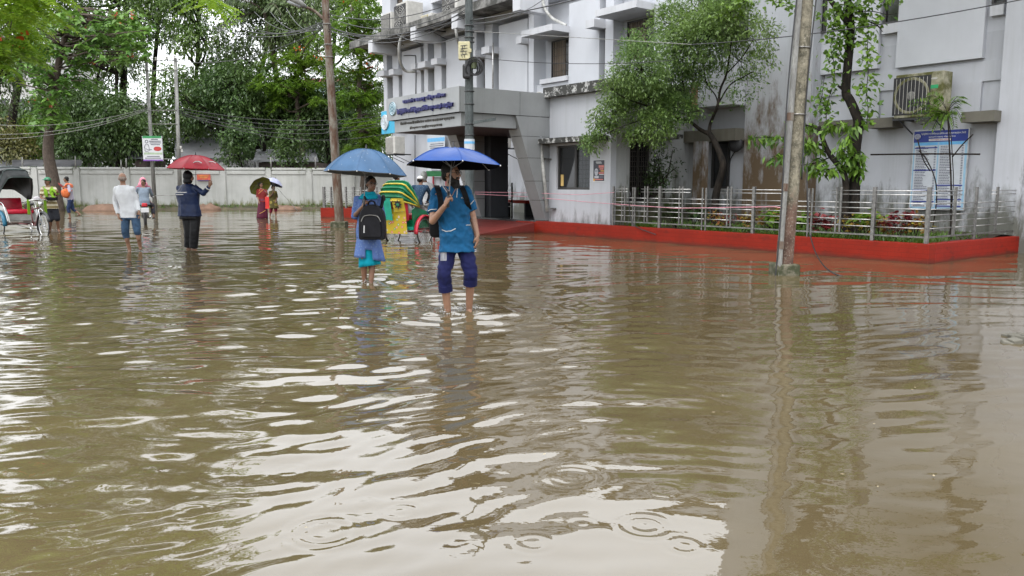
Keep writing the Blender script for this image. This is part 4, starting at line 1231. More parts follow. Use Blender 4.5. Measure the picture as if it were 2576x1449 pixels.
def conc_mat():
    m, n, l, p = nmat('flaking_concrete_pole'); co = tex_coord(n, l)
    f = noise_node(n, l, co, 9, 6, .75, (1, 1, .7)); f2 = noise_node(n, l, co, 34, 4, .65)
    base = ramp(n, l, f, [(.38, (.055, .05, .032)), (.62, (.25, .225, .165))])
    low = ramp(n, l, f, [(.4, (.055, .022, .014)), (.62, (.13, .07, .05))])
    k = math_node(n, l, 'ADD', zramp(n, l, co, 1.55, .75), math_node(n, l, 'MULTIPLY', math_node(n, l, 'SUBTRACT', f, .5), 1.5))
    c = mix(n, l, ramp(n, l, k, [(.3, 0.0), (.7, .9)]), base, low)
    c = mix(n, l, ramp(n, l, f2, [(.56, 0.0), (.66, .6)]), c, (.36, .33, .27))
    l.new(c, p.inputs['Base Color']); p.inputs['Roughness'].default_value = .8
    bump(n, l, p, f2, .8, .015); MATS['conc'] = m
    return m
M_conc = conc_mat()
M_block = peel_mat('mossy_block', (0.03, 0.035, 0.012), (0.17, 0.15, 0.11), 9, .45, .65)
# near concrete pole with its steel pipe
npb = gp(1972, 690)
pt = at(2046, -260, npb.y)
np_ = thing('concrete_pole', npb, 'thick flaking concrete utility pole standing in front of the planter kerb', 'pole')
def lerp_pole(b_, t_, f): return b_.lerp(t_, f)
pb_ = Vector((npb.x + .02, npb.y, 0.0))
mb = MB(); N_ = 26
pts = [pb_.lerp(pt, i / N_) - Vector((0, 0, .3 if i == 0 else 0)) for i in range(N_ + 1)]
mb.tube(pts, [.104 + .012 * math.sin(3 * i / N_) for i in range(N_ + 1)], 18); mb.build('shaft', M_conc, np_, smooth=True)
mb = MB(); mb.cbox(npb.x - .18, npb.x + .20, npb.y - .17, npb.y + .25, -.4, .17, .03)
mb.v = [(x + .03*mnoise.noise(Vector((x*5, y*5, z*5))), y + .03*mnoise.noise(Vector((x*5 + 9, y*5, z*5))), z + .02*mnoise.noise(Vector((x*6, y*6, 3)))) for x, y, z in mb.v]; mb.build('base_block', M_block, np_)
for y_ in (120, 290):
    f = [i for i in np.linspace(0, 1, 200) if True]
    k = min(f, key=lambda q: abs((lambda p: 724.5 - FPX * ((p.z - CAM_H) * _ct + p.y * _st) / (p.y * _ct - (p.z - CAM_H) * _st))(pb_.lerp(pt, q)) - y_))
    c = pb_.lerp(pt, k); mb = MB(); mb.torus(c, (pt - pb_), .128, .012, 20, 6); mb.build('strap', M_steel_d, np_)
s0 = gp(1944, 688); s1 = at(2027, -260, npb.y - .05)
pp = thing('steel_pipe', s0, 'slim grey steel pipe strapped to the near concrete pole', 'pipe')
mb = MB(); q0 = Vector((s0.x, npb.y - .12, -.3)); q1 = s1 + Vector((0, -.06, 0)); mb.tube([q0.lerp(q1, i/12) for i in range(13)], .046, 12); mb.build('tube', M_galv, pp, smooth=True)
for k in (.12, .27, .45):
    c = q0.lerp(q1, k); mb = MB(); mb.tube([c, c + (q1 - q0).normalized() * .12], .053, 10); mb.build('coupling', M_rust, pp)
for k, dx in enumerate((-.06, .25)):
    pipe('pole_cable', smooth_pts([q0.lerp(q1, t) + Vector((dx + .02*math.sin(9*t), -.03 + (.05 if dx > 0 else 0), 0)) for t in np.linspace(.02 if k == 0 else .3, 1, 9)], 3), .011, M_black, ['black cable running down left of the steel pipe', 'black cable running down right of the near concrete pole'][k], 'cable', 6)
# loose cable sagging from the fence into the water
pipe('loose_cable', smooth_pts([fpt(2030, 420, .05), fpt(2031, 500, -.02), fpt(2034, 570, -.08), gp(2046, 620, .22), gp(2062, 655, .12), gp(2085, 680, .05), gp(2112, 693, .01), gp(2150, 699, -.05)], 5), .012, M_black, 'loose black cable hanging over the kerb into the water', 'cable', 6)

# centre dark pole with boxes
cb = gp(1181, 601)
cp = thing('dark_utility_pole', cb, 'dark grey steel utility pole in front of the porch', 'pole')
ct_ = at(1179, -170, cb.y)
mb = MB(); pts = [Vector((cb.x, cb.y, -.3)).lerp(ct_, i / 16) for i in range(17)]
mb.tube(pts, [.125 - .035 * i / 16 for i in range(17)], 14); mb.build('shaft', M_dkpole, cp, smooth=True)
mb = MB(); mb.tube([at(1181, 350, cb.y) , at(1181, 378, cb.y)], .135, 14); mb.build('paper_wrap', M_whitep, cp)
mb = MB(); mb.tube([at(1181, 356, cb.y) , at(1181, 362, cb.y)], .138, 14); mb.build('blue_strip', M_skyp, cp)
for y_ in (65, 80, 95, 106, 230, 262, 312, 340):
    c = at(1181, y_, cb.y); mb = MB(); mb.torus(c, (0, 0, 1), .118, .014, 16, 6); mb.build('strap', M_black, cp)
c = at(1181, 313, cb.y); mb = MB(); mb.box(c.x + .1, c.x + .68, c.y - .2, c.y - .16, c.z - .02, c.z + .05, None); mb.v = [(x, y, z + (x - c.x) * .16) for x, y, z in mb.v]; mb.build('arm', M_dkpole, cp)
M_mbox = simple('cream_meter_box', (0.50, 0.46, 0.28), .5, var=.1)
c = at(1168, 128, cb.y - .25)
mbx = thing('meter_box', at(1168, 150, cb.y - .25), 'cream meter box with black scrawled letters on the dark pole', 'meter box')
h_ = 42 * cb.y / FPX / 2; w_ = 14 * cb.y / FPX
mb = MB(); mb.cbox(c.x - w_, c.x + w_, c.y - .08, c.y + .1, c.z - h_, c.z + h_, .02); mb.build('casing', M_mbox, mbx)
mb = MB(); mb.cbox(c.x + w_*.75, c.x + w_*1.25, c.y - .1, c.y - .02, c.z - .05, c.z + .04, .01); mb.build('latch', M_mbox, mbx)
mb = MB(); rr = random.Random(3)
for i in range(4):
    z_ = c.z + h_ * (.5 - .33 * i)
    mb.tube([(c.x - w_*.6, c.y - .085, z_), (c.x + w_*.55, c.y - .085, z_ + .02)], .008, 5)
    for k in range(2): x_ = c.x + w_ * rr.uniform(-.5, .45); mb.tube([(x_, c.y - .085, z_), (x_ + rr.uniform(-.03, .03), c.y - .085, z_ - .07), (x_ + rr.uniform(-.06, .06), c.y - .085, z_ - .05)], .008, 5)
mb.build('scrawl', M_black, mbx)
# black splice boxes and coils
c = at(1182, 172, cb.y - .2)
sb_ = thing('splice_box', at(1182, 196, cb.y - .2), 'cluster of black cable splice boxes and coils on the dark pole', 'junction box')
mb = MB(); mb.cbox(c.x - .18, c.x + .02, c.y - .14, c.y + .06, c.z - .26, c.z + .1, .05); mb.build('black_box', M_black, sb_)
mb = MB(); mb.tube([(c.x + .1, c.y - .1, c.z - .02), (c.x + .12, c.y - .1, c.z + .22)], .075, 12); mb.build('olive_can', simple('olive_can', (.06, .075, .03), .5), sb_)
for k in range(5):
    mb = MB(); mb.torus((c.x + .05 + .03*k, c.y - .1 - .02*k, c.z - .02 + .03*(k % 3)), (.3*(k - 2), 1, .2), .17 + .02*(k % 3), .016, 18, 6); mb.build('cable_coil', M_black, sb_)

# rusty lamp pole, left of centre
lb = gp(856, 572)
lp = thing('street_lamp', lb, 'tall rusty street lamp pole leaning slightly beside the far planter', 'street lamp')
lt = at(820, 30, lb.y); lt2 = at(812, -120, lb.y)
mb = MB(); p_ = [Vector((lb.x, lb.y, -.3)).lerp(lt, i / 14) for i in range(15)] + [lt2]
mb.tube(p_, [.155 - .045 * i / 15 for i in range(16)], 14); mb.build('shaft', M_rust, lp, smooth=True)
mb = MB(); mb.cbox(lb.x - .28, lb.x + .22, lb.y - .25, lb.y + .25, -.3, .2, .03); mb.build('base_block', M_block, lp)
mb = MB(); mb.tube(smooth_pts([at(821, 70, lb.y), at(816, 52, lb.y), at(806, 40, lb.y), at(788, 26, lb.y), at(768, 18, lb.y - .2)]), .045, 8); mb.build('arm', M_rust, lp, smooth=True)
q = at(770, 18, lb.y - .2); q2 = at(716, -12, lb.y - .6)
mb = MB(); mb.tube([q, q.lerp(q2, .25), q.lerp(q2, .8), q2], [.05, .11, .13, .06], 12); mb.build('lamp_head', M_galv, lp, smooth=True)
mb = MB(); mb.tube([q.lerp(q2, .3) - Vector((0, 0, .07)), q.lerp(q2, .85) - Vector((0, 0, .09))], .08, 10); mb.build('lens', M_whitep, lp, smooth=True)
for y_ in (60, 110, 140):
    c = Vector((lb.x, lb.y, 0)).lerp(lt, (570 - y_) / 540); mb = MB(); mb.torus(c, (0, 0, 1), .13, .016, 16, 6); mb.build('strap', M_galv, lp)
# twin poles with billboard at the back
Yp = wl0.y + 1.0
tw = thing('twin_pole_frame', at(390, 522, Yp), 'pair of slim galvanised poles joined by thin cross bars before the wall', 'pole')
def pole_line(x0, y0, x1, y1, Y, r0, r1, parent, name='pole', mat=M_galv):
    mb = MB(); mb.tube([at(x0, y0, Y), at(x1, y1, Y)], [r0, r1], 10); return mb.build(name, mat, parent, smooth=True)
pole_line(391, 540, 368, 148, Yp, .115, .075, tw); pole_line(455, 540, 441, 146, Yp, .12, .085, tw)
for (x0, y0, x1, y1) in ((350, 154, 452, 150), (355, 178, 448, 176), (374, 278, 444, 277), (380, 312, 446, 312), (384, 400, 450, 400), (390, 492, 452, 492)):
    pole_line(x0, y0, x1, y1, Yp - .12, .022, .022, tw, 'cross_bar')
for x, y in ((372, 152), (440, 148), (392, 152), (420, 150), (455, 375), (458, 384)):
    mb = MB(); c = at(x, y, Yp - .15); mb.lathe([(.03, 0), (.07, .04), (.04, .08), (.07, .12), (.03, .16)], c, 8); mb.build('insulator', M_acw, tw)
bb0, bb1 = at(357, 342, Yp - .25), at(410, 405, Yp - .25)
bbd = thing('billboard', (bb0.x/2 + bb1.x/2, Yp - .25, bb1.z), 'green and white health campaign billboard fixed to the slim pole', 'billboard')
BWd, BHt = bb1.x - bb0.x, bb0.z - bb1.z
def brd(name, mat, u0, u1, v0, v1, k=1):
    mb = MB(); mb.box(bb0.x + BWd*u0, bb0.x + BWd*u1, Yp - .25 - .004*k, Yp - .25 - .004*k + (.08 if k == 0 else .003), bb0.z - BHt*v1, bb0.z - BHt*v0); return mb.build(name, mat, bbd)
M_bgreen = simple('billboard_green', (0.03, 0.24, 0.08), .5, bstr=0); M_sage = simple('billboard_sage', (.32, .40, .28), .5, bstr=0); M_purple = simple('billboard_purple', (.16, .06, .30), .5, bstr=0)
brd('panel', M_print_w, 0, 1, 0, 1, 0)
brd('green_band', M_bgreen, .02, .98, .0, .09); brd('sage_band', M_sage, .05, .98, .66, .74); brd('purple_edge', M_purple, 0, 1, .94, 1)
mb = MB(); mb.lathe([(1, 0), (1, .003)], (0, 0, 0), 20); mb.v = [(bb0.x + BWd*(.76 + .2*x), Yp - .26 - z, bb0.z - BHt*(.51 + .09*y)) for x, y, z in mb.v]; mb.build('red_oval', M_redp, bbd)
for u0, u1, v0, v1 in ((.45, .8, .12, .15), (.35, .95, .19, .225), (.38, .95, .26, .295), (.42, .9, .33, .36), (.2, .85, .80, .83), (.1, .92, .87, .90)): brd('printed_row', M_print_k, u0, u1, v0, v1, 2)
# line drawing of a person on the billboard
mb = MB(); X_ = lambda u, v: (bb0.x + BWd*u, Yp - .262, bb0.z - BHt*v)
mb.torus(X_(.22, .22), (0, 1, 0), BWd*.07, BWd*.012, 16, 5); mb.tube([X_(.1, .45), X_(.15, .34), X_(.3, .34), X_(.33, .45), X_(.33, .58)], BWd*.012, 5); mb.tube([X_(.15, .5), X_(.3, .56), X_(.46, .54)], BWd*.012, 5); mb.tube([X_(.1, .45), X_(.12, .6), X_(.3, .64)], BWd*.012, 5)
mb.build('line_drawing', M_print_k, bbd)
# far slim posts in front of the sheds
for k, (x, y0, y1) in enumerate(((318, 398, 424), (305, 402, 424), (190, 392, 424), (57, 395, 424), (682, 395, 425), (794, 395, 425))):
    pole = pole_line(x, y1, x - 1, y0, wl0.y + 1.9, .04, .03, None, 'fence_post')
    tag(pole, ['thin pale post on the wall left of the billboard', 'thin post on the wall farther left of the billboard', 'thin bent post on the wall behind the orange-bag walker', 'thin post on the wall above the black rickshaw hood', 'thin post on the wall above the green umbrella', 'thin post on the wall at the shed corner'][k], 'post')

# ------------------------------------------------------------------ overhead wires
ORD = ['topmost', 'second', 'third', 'fourth', 'fifth', 'sixth', 'seventh']
def wire(p0, p1, sag, label, r=.014, mat=None):
    pts = [p0.lerp(p1, t) - Vector((0, 0, sag * 4 * t * (1 - t))) for t in np.linspace(0, 1, 15)]
    mb = MB(); mb.tube(pts, r, 5); return tag(mb.build('overhead_wire', mat or M_black, smooth=True), label, 'wire', None)
lamp_top = lambda y_: at(822, y_, lb.y)
ctop = lambda y_: at(1180, y_, cb.y)
for k, (y0, y1, s) in enumerate(((34, -10, .35), (40, 10, .5), (62, 18, .6), (66, 24, .45), (70, 30, .6), (78, 40, .3))):
    w = wire(lamp_top(y0), ctop(y1), s, ORD[k] + ' from the top of the thin wires between lamp pole and dark pole', .012); w['group'] = 'wires between lamp pole and dark pole'
for k, (x1, y1) in enumerate(((560, -40), (590, -45), (640, -60), (680, -60), (720, -70), (500, -40), (420, 60))):
    w = wire(lamp_top(50 + 3*k), at(x1, y1 + 90, lb.y + 8), .5, ORD[k] + ' attached of the thin wires fanning left from the rusty lamp pole', .013); w['group'] = 'wires fanning left from the lamp pole'
for k, (y0, y1) in enumerate(((270, 255), (276, 262), (282, 270), (286, 276), (278, 300))):
    w = wire(at(446, y0, Yp), at(1000, y1 + 30, Yp + 2), .55 + .1*k, ORD[k] + ' of the dark wires sagging from the twin poles across the trees', .016); w['group'] = 'wires sagging across the dark trees'
for k, (y0, y1) in enumerate(((270, 292), (272, 318), (275, 330))):
    w = wire(at(376, y0, Yp), at(-40, y1 + 20, Yp - 4), .4, ORD[k] + ' of the pale wires running from the twin poles to the left edge', .014, M_galv); w['group'] = 'pale wires at the far left'
wire(ctop(52), at(1560, -30, 15), .05, 'black wire rising from the dark pole towards the upper right', .014)
wire(ctop(60), fpt(1372, -5, BU - .3), .2, 'black wire from the dark pole to the wall hose', .012)
w1 = wire(fpt(1180, 78, BU - 2.5), at(1740, 112, 17.5), .0, 'thin pale wire crossing in front of the hooded windows', .008, M_galv)
wire(at(1740, 112, 17.5), at(2640, -15, 13), .12, 'thin dark wire passing behind the near concrete pole to the upper right', .010)
wire(ctop(142), at(1690, 152, 18), .12, 'thin lower wire crossing the white wall to the small-leaved tree', .008)
wire(at(1000, 88, lb.y), at(1180, 84, cb.y), .25, 'thin wire under the cornice to the dark pole', .010)
# pink tape strung along the fence
M_pinkt = simple('pink_tape', (0.62, 0.28, 0.34), .5, bstr=0)
pt0 = [fpt(1195, 488, -1.2), fpt(1330, 495, 0.05), fpt(1500, 510, .06), fpt(1700, 524, .06), fpt(1950, 520, -1.1), fpt(1975, 525, -1.2)]
pipe('barrier_tape', pt0, .009, M_pinkt, 'pink plastic tape strung along the fence to the near pole', 'tape', 5)
pipe('barrier_tape', [fpt(1195, 483, -1.2), fpt(1325, 485, 0.02), fpt(1460, 490, .05), fpt(1545, 484, .08)], .008, M_pinkt, 'upper pink tape from the dark pole past the drain pipe', 'tape', 5)
pipe('barrier_tape', smooth_pts([fpt(1583, 480, .05), fpt(1586, 490, .05), fpt(1582, 498, .03), fpt(1584, 530, .02), fpt(1590, 560, .02), fpt(1610, 575, -.03), fpt(1650, 590, -.05)]), .012, M_black, 'dark hose hanging over the fence near the grille window', 'hose', 6)
pipe('guy_wire', [at(669, 440, wl0.y + 1.4), gp(748, 530)], .02, M_galv, 'slanting guy wire by the wall right of the navy umbrella', 'wire', 6)
# ------------------------------------------------------------------ foliage
def leaf_mat(name, c_lo, c_hi, trans=0.3, rough=0.38, spec=0.5, edge=None):
    m, n, l, p = nmat(name)
    g = n.new('ShaderNodeNewGeometry')
    c = ramp(n, l, g.outputs['Random Per Island'], [(0.0, c_lo), (0.55, tuple((a + b) / 2 for a, b in zip(c_lo, c_hi))), (1.0, c_hi)])
    f = noise_node(n, l, g.outputs['Position'], 0.45, 2, 0.5)
    c = mix(n, l, ramp(n, l, f, [(0.35, 0.0), (0.7, 0.45)]), c, tuple(x * y for x, y in zip(c_hi, (1.15, 1.0, .8))))
    l.new(c, p.inputs['Base Color']); p.inputs['Roughness'].default_value = rough; p.inputs['Specular IOR Level'].default_value = spec
    t = n.new('ShaderNodeBsdfTranslucent'); l.new(c, t.inputs['Color'])
    mx = n.new('ShaderNodeMixShader'); mx.inputs[0].default_value = trans
    l.new(p.outputs[0], mx.inputs[1]); l.new(t.outputs[0], mx.inputs[2])
    l.new(mx.outputs[0], n['Material Output'].inputs['Surface'])
    MATS[name] = m
    return m
L_dark = leaf_mat('dark_mango_leaf', (0.03, 0.066, 0.02), (0.095, 0.17, 0.046))
L_mid = leaf_mat('mid_green_leaf', (0.045, 0.095, 0.024), (0.145, 0.24, 0.056))
L_grey = leaf_mat('grey_green_leaf', (0.05, 0.09, 0.032), (0.145, 0.215, 0.075))
L_bright = leaf_mat('feathery_bright_leaf', (0.05, 0.12, 0.012), (0.16, 0.28, 0.03), trans=.4)
L_lime = leaf_mat('lime_leaf', (0.12, 0.27, 0.02), (0.30, 0.46, 0.05), trans=.55)
L_big = leaf_mat('broad_leaf', (0.05, 0.13, 0.024), (0.15, 0.29, 0.055), trans=.35)
L_small = leaf_mat('small_citrus_leaf', (0.05, 0.115, 0.028), (0.19, 0.30, 0.085), trans=.38, rough=.35)
L_vine = leaf_mat('vine_leaf', (0.04, 0.11, 0.014), (0.17, 0.30, 0.035), trans=.35)
L_shade = leaf_mat('shade_shrub_leaf', (0.012, 0.03, 0.01), (0.04, 0.075, 0.02))
L_maroon = leaf_mat('maroon_coleus_leaf', (0.055, 0.008, 0.012), (0.19, 0.03, 0.035), trans=.2)
L_coleus = leaf_mat('rust_and_lime_coleus_leaf', (0.16, 0.03, 0.012), (0.22, 0.20, 0.03), trans=.2)
L_grass = leaf_mat('grass_blade', (0.03, 0.075, 0.01), (0.10, 0.20, 0.025), trans=.3)
L_flower = leaf_mat('orange_red_flower', (0.5, 0.06, 0.015), (0.75, 0.16, 0.04), trans=.3)
L_palm = leaf_mat('palm_leaflet', (0.035, 0.06, 0.022), (0.11, 0.16, 0.06))
M_bark = rust_mat('dark_wet_bark', (0.008, 0.007, 0.006), (0.028, 0.022, 0.017), (0.016, 0.013, 0.011), s=4, vec=(3, 3, 1), metal=0, rough=.8, spec=.15)
M_bark2 = rust_mat('brown_bark', (0.045, 0.032, 0.024), (0.10, 0.075, 0.058), (0.06, 0.045, 0.035), s=5, vec=(3, 3, 1.4), metal=0, rough=.75)

def unit(v): return v / np.maximum(np.linalg.norm(v, axis=-1, keepdims=True), 1e-9)
def leaf_cards(P_, D_, L, Wd, rg, fold=.25, shape='lance'):
    'folded leaf blades: base P, direction D, length L, half width; six points, two quads each'
    n = len(P_)
    L = np.broadcast_to(np.asarray(L, float), (n,))[:, None]; Wd = np.broadcast_to(np.asarray(Wd, float), (n,))[:, None]
    D_ = unit(D_)
    r_ = unit(rg.normal(size=(n, 3)) * np.array([1, 1, .35]))
    S = unit(np.cross(D_, unit(r_ * .6 + np.array([0, 0, 1.0])) + 1e-4)); N = unit(np.cross(S, D_))
    N = np.where(N[:, 2:3] < 0, -N, N)
    m1 = .38 if shape == 'heart' else .5
    tip = P_ + D_ * L - N * L * .12
    mid = P_ + D_ * L * m1
    s1 = mid + S * Wd + N * Wd * fold; s2 = mid - S * Wd + N * Wd * fold
    if shape == 'heart':
        a1, a2 = P_ + D_ * L * .12 + S * Wd * .8 + N * Wd * fold, P_ + D_ * L * .12 - S * Wd * .8 + N * Wd * fold
        c1, c2 = P_ + D_ * L * .68 + S * Wd * .55 + N * Wd * fold * .4, P_ + D_ * L * .68 - S * Wd * .55 + N * Wd * fold * .4
        V = np.stack([P_ + D_ * L * .1, a1, s1, c1, tip, c2, s2, a2], 1).reshape(-1, 3)
        i = np.arange(n)[:, None] * 8
        return V, np.stack([i + np.array([0, 1, 2, 3]), i + np.array([0, 3, 4, 5]), i + np.array([0, 5, 6, 7])], 1).reshape(-1, 4)
    V = np.stack([P_, s1, tip, s2], 1).reshape(-1, 3)
    i = np.arange(n)[:, None] * 4
    return V, i + np.array([0, 1, 2, 3])
def shell_points(blobs, n, rg, clump=.3, per=7, inner=.45, up=.25):
    'points in clumps spread through the shells of ellipsoid blobs, with outward directions'
    c = np.array([b_[0] for b_ in blobs], float); r_ = np.array([b_[1] if hasattr(b_[1], '__len__') else (b_[1],)*3 for b_ in blobs], float)
    w = np.array([b_[2] if len(b_) > 2 else 1.0 for b_ in blobs]) * (r_.prod(1) ** (2/3)); w /= w.sum()
    k = max(1, n // per)
    idx = rg.choice(len(blobs), k, p=w)
    d = unit(rg.normal(size=(k, 3)) + np.array([0, 0, up]))
    cp_ = c[idx] + d * r_[idx] * (inner + (1.05 - inner) * rg.random((k, 1)) ** .6)
    P_ = np.repeat(cp_, per, 0) + rg.normal(size=(k * per, 3)) * clump * .5
    D_ = np.repeat(d, per, 0)
    return P_, D_, cp_, idx
def canopy(name, blobs, n, L, Wd, mat, parent, seed, clump=.35, per=7, droop=.5, spread=.9, inner=.45, shape='lance', up=.25):
    rg = np.random.default_rng(seed)
    P_, D_, cp_, idx = shell_points(blobs, n, rg, clump, per, inner, up)
    D_ = D_ * .7 + rg.normal(size=D_.shape) * spread * .6 + np.array([0, 0, -droop])
    m = len(P_)
    V, F = leaf_cards(P_, D_, L * rg.uniform(.5, 1.4, m), Wd * rg.uniform(.6, 1.35, m), rg, shape=shape)
    np_mesh(name, V, F, mat, parent)
    return cp_, idx
def limb(mb, p0, p1, r0, r1, rg, bend=.12, n=6, seg=6):
    p0, p1 = np.array(p0), np.array(p1); L = np.linalg.norm(p1 - p0)
    off = rg.normal(size=3) * L * bend
    pts = [p0 + (p1 - p0) * t + off * math.sin(math.pi * t) + rg.normal(size=3) * L * .012 for t in np.linspace(0, 1, seg)]
    pts[0] = p0; pts[-1] = p1
    mb.tube([Vector(p) for p in pts], list(np.linspace(r0, r1, seg)), n)
    return pts
def branchwork(name, trunk_pts, trunk_r, blobs, cp_, idx, mat, parent, seed, twigs=60, limb_r=.09, twig_r=.018):
    rg = np.random.default_rng(seed + 1); mb = MB()
    mb.tube(trunk_pts, trunk_r, 10); mb.build('trunk', mat, parent, smooth=True)
    mb = MB(); tp = [np.array(p) for p in trunk_pts]
    hi = tp[len(tp) // 2:]
    for b_ in blobs:
        c = np.array(b_[0]); q = min(hi, key=lambda p: np.linalg.norm(p - c) + .6 * max(0, p[2] - c[2] + .5))
        limb(mb, q, c, limb_r, limb_r * .35, rg)
    pick = rg.choice(len(cp_), min(twigs, len(cp_)), replace=False)
    for k in pick:
        limb(mb, np.array(blobs[idx[k]][0]), cp_[k], limb_r * .35, twig_r * .5, rg, .1, 5, 4)
    mb.build('limbs', mat, parent, smooth=True)
def px_blobs(x0, x1, y0, y1, Y, dep, k, rg, rmin, rmax):
    out = []
    for _ in range(k):
        x, y, d = rg.uniform(x0, x1), rg.uniform(y0, y1), rg.uniform(-dep, dep)
        p = at(x, y, Y + d); r_ = rg.uniform(rmin, rmax)
        out.append(((p.x, p.y, p.z), (r_ * 1.15, r_, r_ * .8)))
    return out
def back_tree(name, label, box, Y, dep, k, n, mat, seed, trunk_px, L=.30, Wd=.055, rmin=1.0, rmax=1.7, group='trees beyond the boundary wall', droop=.6, trunk_r=.22, bark=None, per=8, clump=.5, flowers=0, twigs=50, inner=.4):
    rg = np.random.default_rng(seed)
    blobs = px_blobs(*box, Y, dep, k, rg, rmin, rmax)
    base = at(trunk_px[0], 520, Y); base.z = -.3
    top = at(trunk_px[1], (box[2] + box[3]) / 2, Y)
    t = thing(name, (base.x, base.y, 0), label, 'tree', group)
    cp_, idx = canopy('crown', blobs, n, L, Wd, mat, t, seed, clump=clump, per=per, droop=droop, inner=inner)
    m_ = base.lerp(top, .5) + Vector((rg.normal() * .4, 0, 0))
    tp = smooth_pts([base, base.lerp(top, .25), m_, top], 3)
    branchwork(name, tp, list(np.linspace(trunk_r, trunk_r * .4, len(tp))), blobs, cp_, idx, bark or M_bark, t, seed, twigs=twigs)
    if flowers:
        f_ = rg.choice(len(cp_), flowers, replace=False); fp_ = np.repeat(cp_[f_], 9, 0) + rg.normal(size=(flowers * 9, 3)) * .16
        V, F = leaf_cards(fp_, rg.normal(size=fp_.shape) + np.array([0, 0, .4]), .16, .06, rg); np_mesh('blossom', V, F, L_flower, t)
    return t
# tall trees behind
back_tree('mango_tree', 'tall mid-green tree above the left end of the wall', (60, 340, -110, 130), 58, 3, 32, 15000, L_mid, 101, (318, 300))
back_tree('mango_tree', 'tall dark tree with bare crooked trunk behind the twin poles', (325, 455, -120, 80), 60, 3, 18, 9000, L_dark, 102, (408, 405), trunk_r=.3)
back_tree('mango_tree', 'tall slender grey-green tree right of the twin poles', (430, 600, -130, 100), 57, 3, 24, 12000, L_mid, 103, (478, 505), trunk_r=.24)
back_tree('mango_tree', 'broad grey-green mango tree in the middle of the tree line', (570, 800, -110, 130), 55, 3.5, 36, 18000, L_grey, 104, (640, 690), trunk_r=.3)
back_tree('mango_tree', 'high dark tree behind the rusty lamp pole', (760, 960, -120, 100), 60, 3, 26, 11000, L_dark, 105, (850, 850), trunk_r=.28)
back_tree('mango_tree', 'dark drooping tree at the far left edge', (-60, 55, 90, 300), 52, 2, 15, 6000, L_grey, 106, (-30, 0), trunk_r=.2)
back_tree('mango_tree', 'leafy tree filling the sky gap left of the twin poles', (180, 330, 100, 250), 62, 2, 12, 3600, L_mid, 121, (225, 250), trunk_r=.22)
back_tree('mango_tree', 'thin-crowned tree standing behind the palm frond', (470, 640, 120, 300), 60, 2.5, 15, 5200, L_grey, 122, (520, 540), trunk_r=.2)
for k, (x0, x1, lab) in enumerate(((-60, 160, 'distant dark trees closing the view at the far left'), (150, 420, 'distant dark trees closing the view behind the billboard'), (400, 640, 'distant dark trees closing the view behind the pale tin roof'), (620, 960, 'distant dark trees closing the view behind the lamp pole'))):
    back_tree('distant_tree', lab, (x0, x1, 300, 400), 70, 2, 22, 6000, L_dark, 130 + k, ((x0+x1)/2, (x0+x1)/2), L=.45, Wd=.1, rmin=1.6, rmax=2.4, trunk_r=.3)
back_tree('tall_rain_tree', 'very tall tree rising out of the picture at the left', (-160, 200, -420, -90), 60, 4, 34, 14000, L_mid, 141, (20, 40), L=.4, Wd=.08, rmin=1.6, rmax=2.6, trunk_r=.4)
back_tree('tall_rain_tree', 'very tall tree rising out of the picture behind the twin poles', (180, 470, -360, -100), 63, 4, 28, 12000, L_mid, 142, (300, 330), L=.4, Wd=.08, rmin=1.6, rmax=2.4, trunk_r=.4)
# dark understorey
back_tree('jackfruit_tree', 'dense dark tree behind the wall between big-leaved tree and billboard', (150, 260, 240, 390), 50.5, 1.6, 17, 7500, L_dark, 107, (205, 205), L=.26)
back_tree('jackfruit_tree', 'dense dark-green tree just left of the billboard', (255, 375, 260, 395), 50, 1.8, 18, 8000, L_dark, 108, (300, 312), L=.26)
back_tree('jackfruit_tree', 'dark bushy tree standing above the red umbrella', (470, 600, 200, 300), 52.5, 1.8, 18, 7500, L_dark, 109, (558, 556), L=.28, trunk_r=.2)
back_tree('jackfruit_tree', 'dense dark tree over the hipped tin shed', (600, 740, 205, 310), 52.5, 2, 20, 8500, L_dark, 110, (660, 665), L=.28)
back_tree('jackfruit_tree', 'dense dark tree left of the rusty lamp pole foot', (720, 850, 220, 345), 53, 2, 20, 8500, L_dark, 111, (790, 790), L=.28)
back_tree('jackfruit_tree', 'shadowy tree between the lamp pole and the building', (830, 960, 220, 400), 54, 2, 20, 8000, L_dark, 112, (900, 900), L=.28)
back_tree('mango_tree', 'mid-green tree hanging over the twin pole wires', (420, 520, 190, 330), 54, 1.6, 12, 4500, L_mid, 113, (490, 470))
back_tree('hanging_shrub', 'narrow dark creeper-clad shrub behind the wall coping', (575, 612, 340, 405), 48, .6, 8, 2200, L_dark, 114, (592, 592), L=.2, rmin=.5, rmax=.9, trunk_r=.1)
back_tree('hanging_shrub', 'narrow dark shrub in front of the hipped shed', (722, 745, 330, 405), 47.6, .5, 8, 2000, L_dark, 115, (732, 732), L=.2, rmin=.45, rmax=.8, trunk_r=.1)
back_tree('leafy_bush', 'pale olive bush behind the wall at the left edge', (-20, 60, 320, 395), 50, 1.2, 9, 2800, leaf_mat('olive_leaf', (.07, .08, .02), (.19, .18, .06)), 116, (20, 20), L=.22, rmin=.7, rmax=1.1, trunk_r=.1)
back_tree('leafy_bush', 'light green bush behind the big-leaved trunk', (50, 130, 310, 395), 52, 1.2, 10, 3000, L_bright, 117, (90, 90), L=.2, rmin=.7, rmax=1.1, trunk_r=.1)
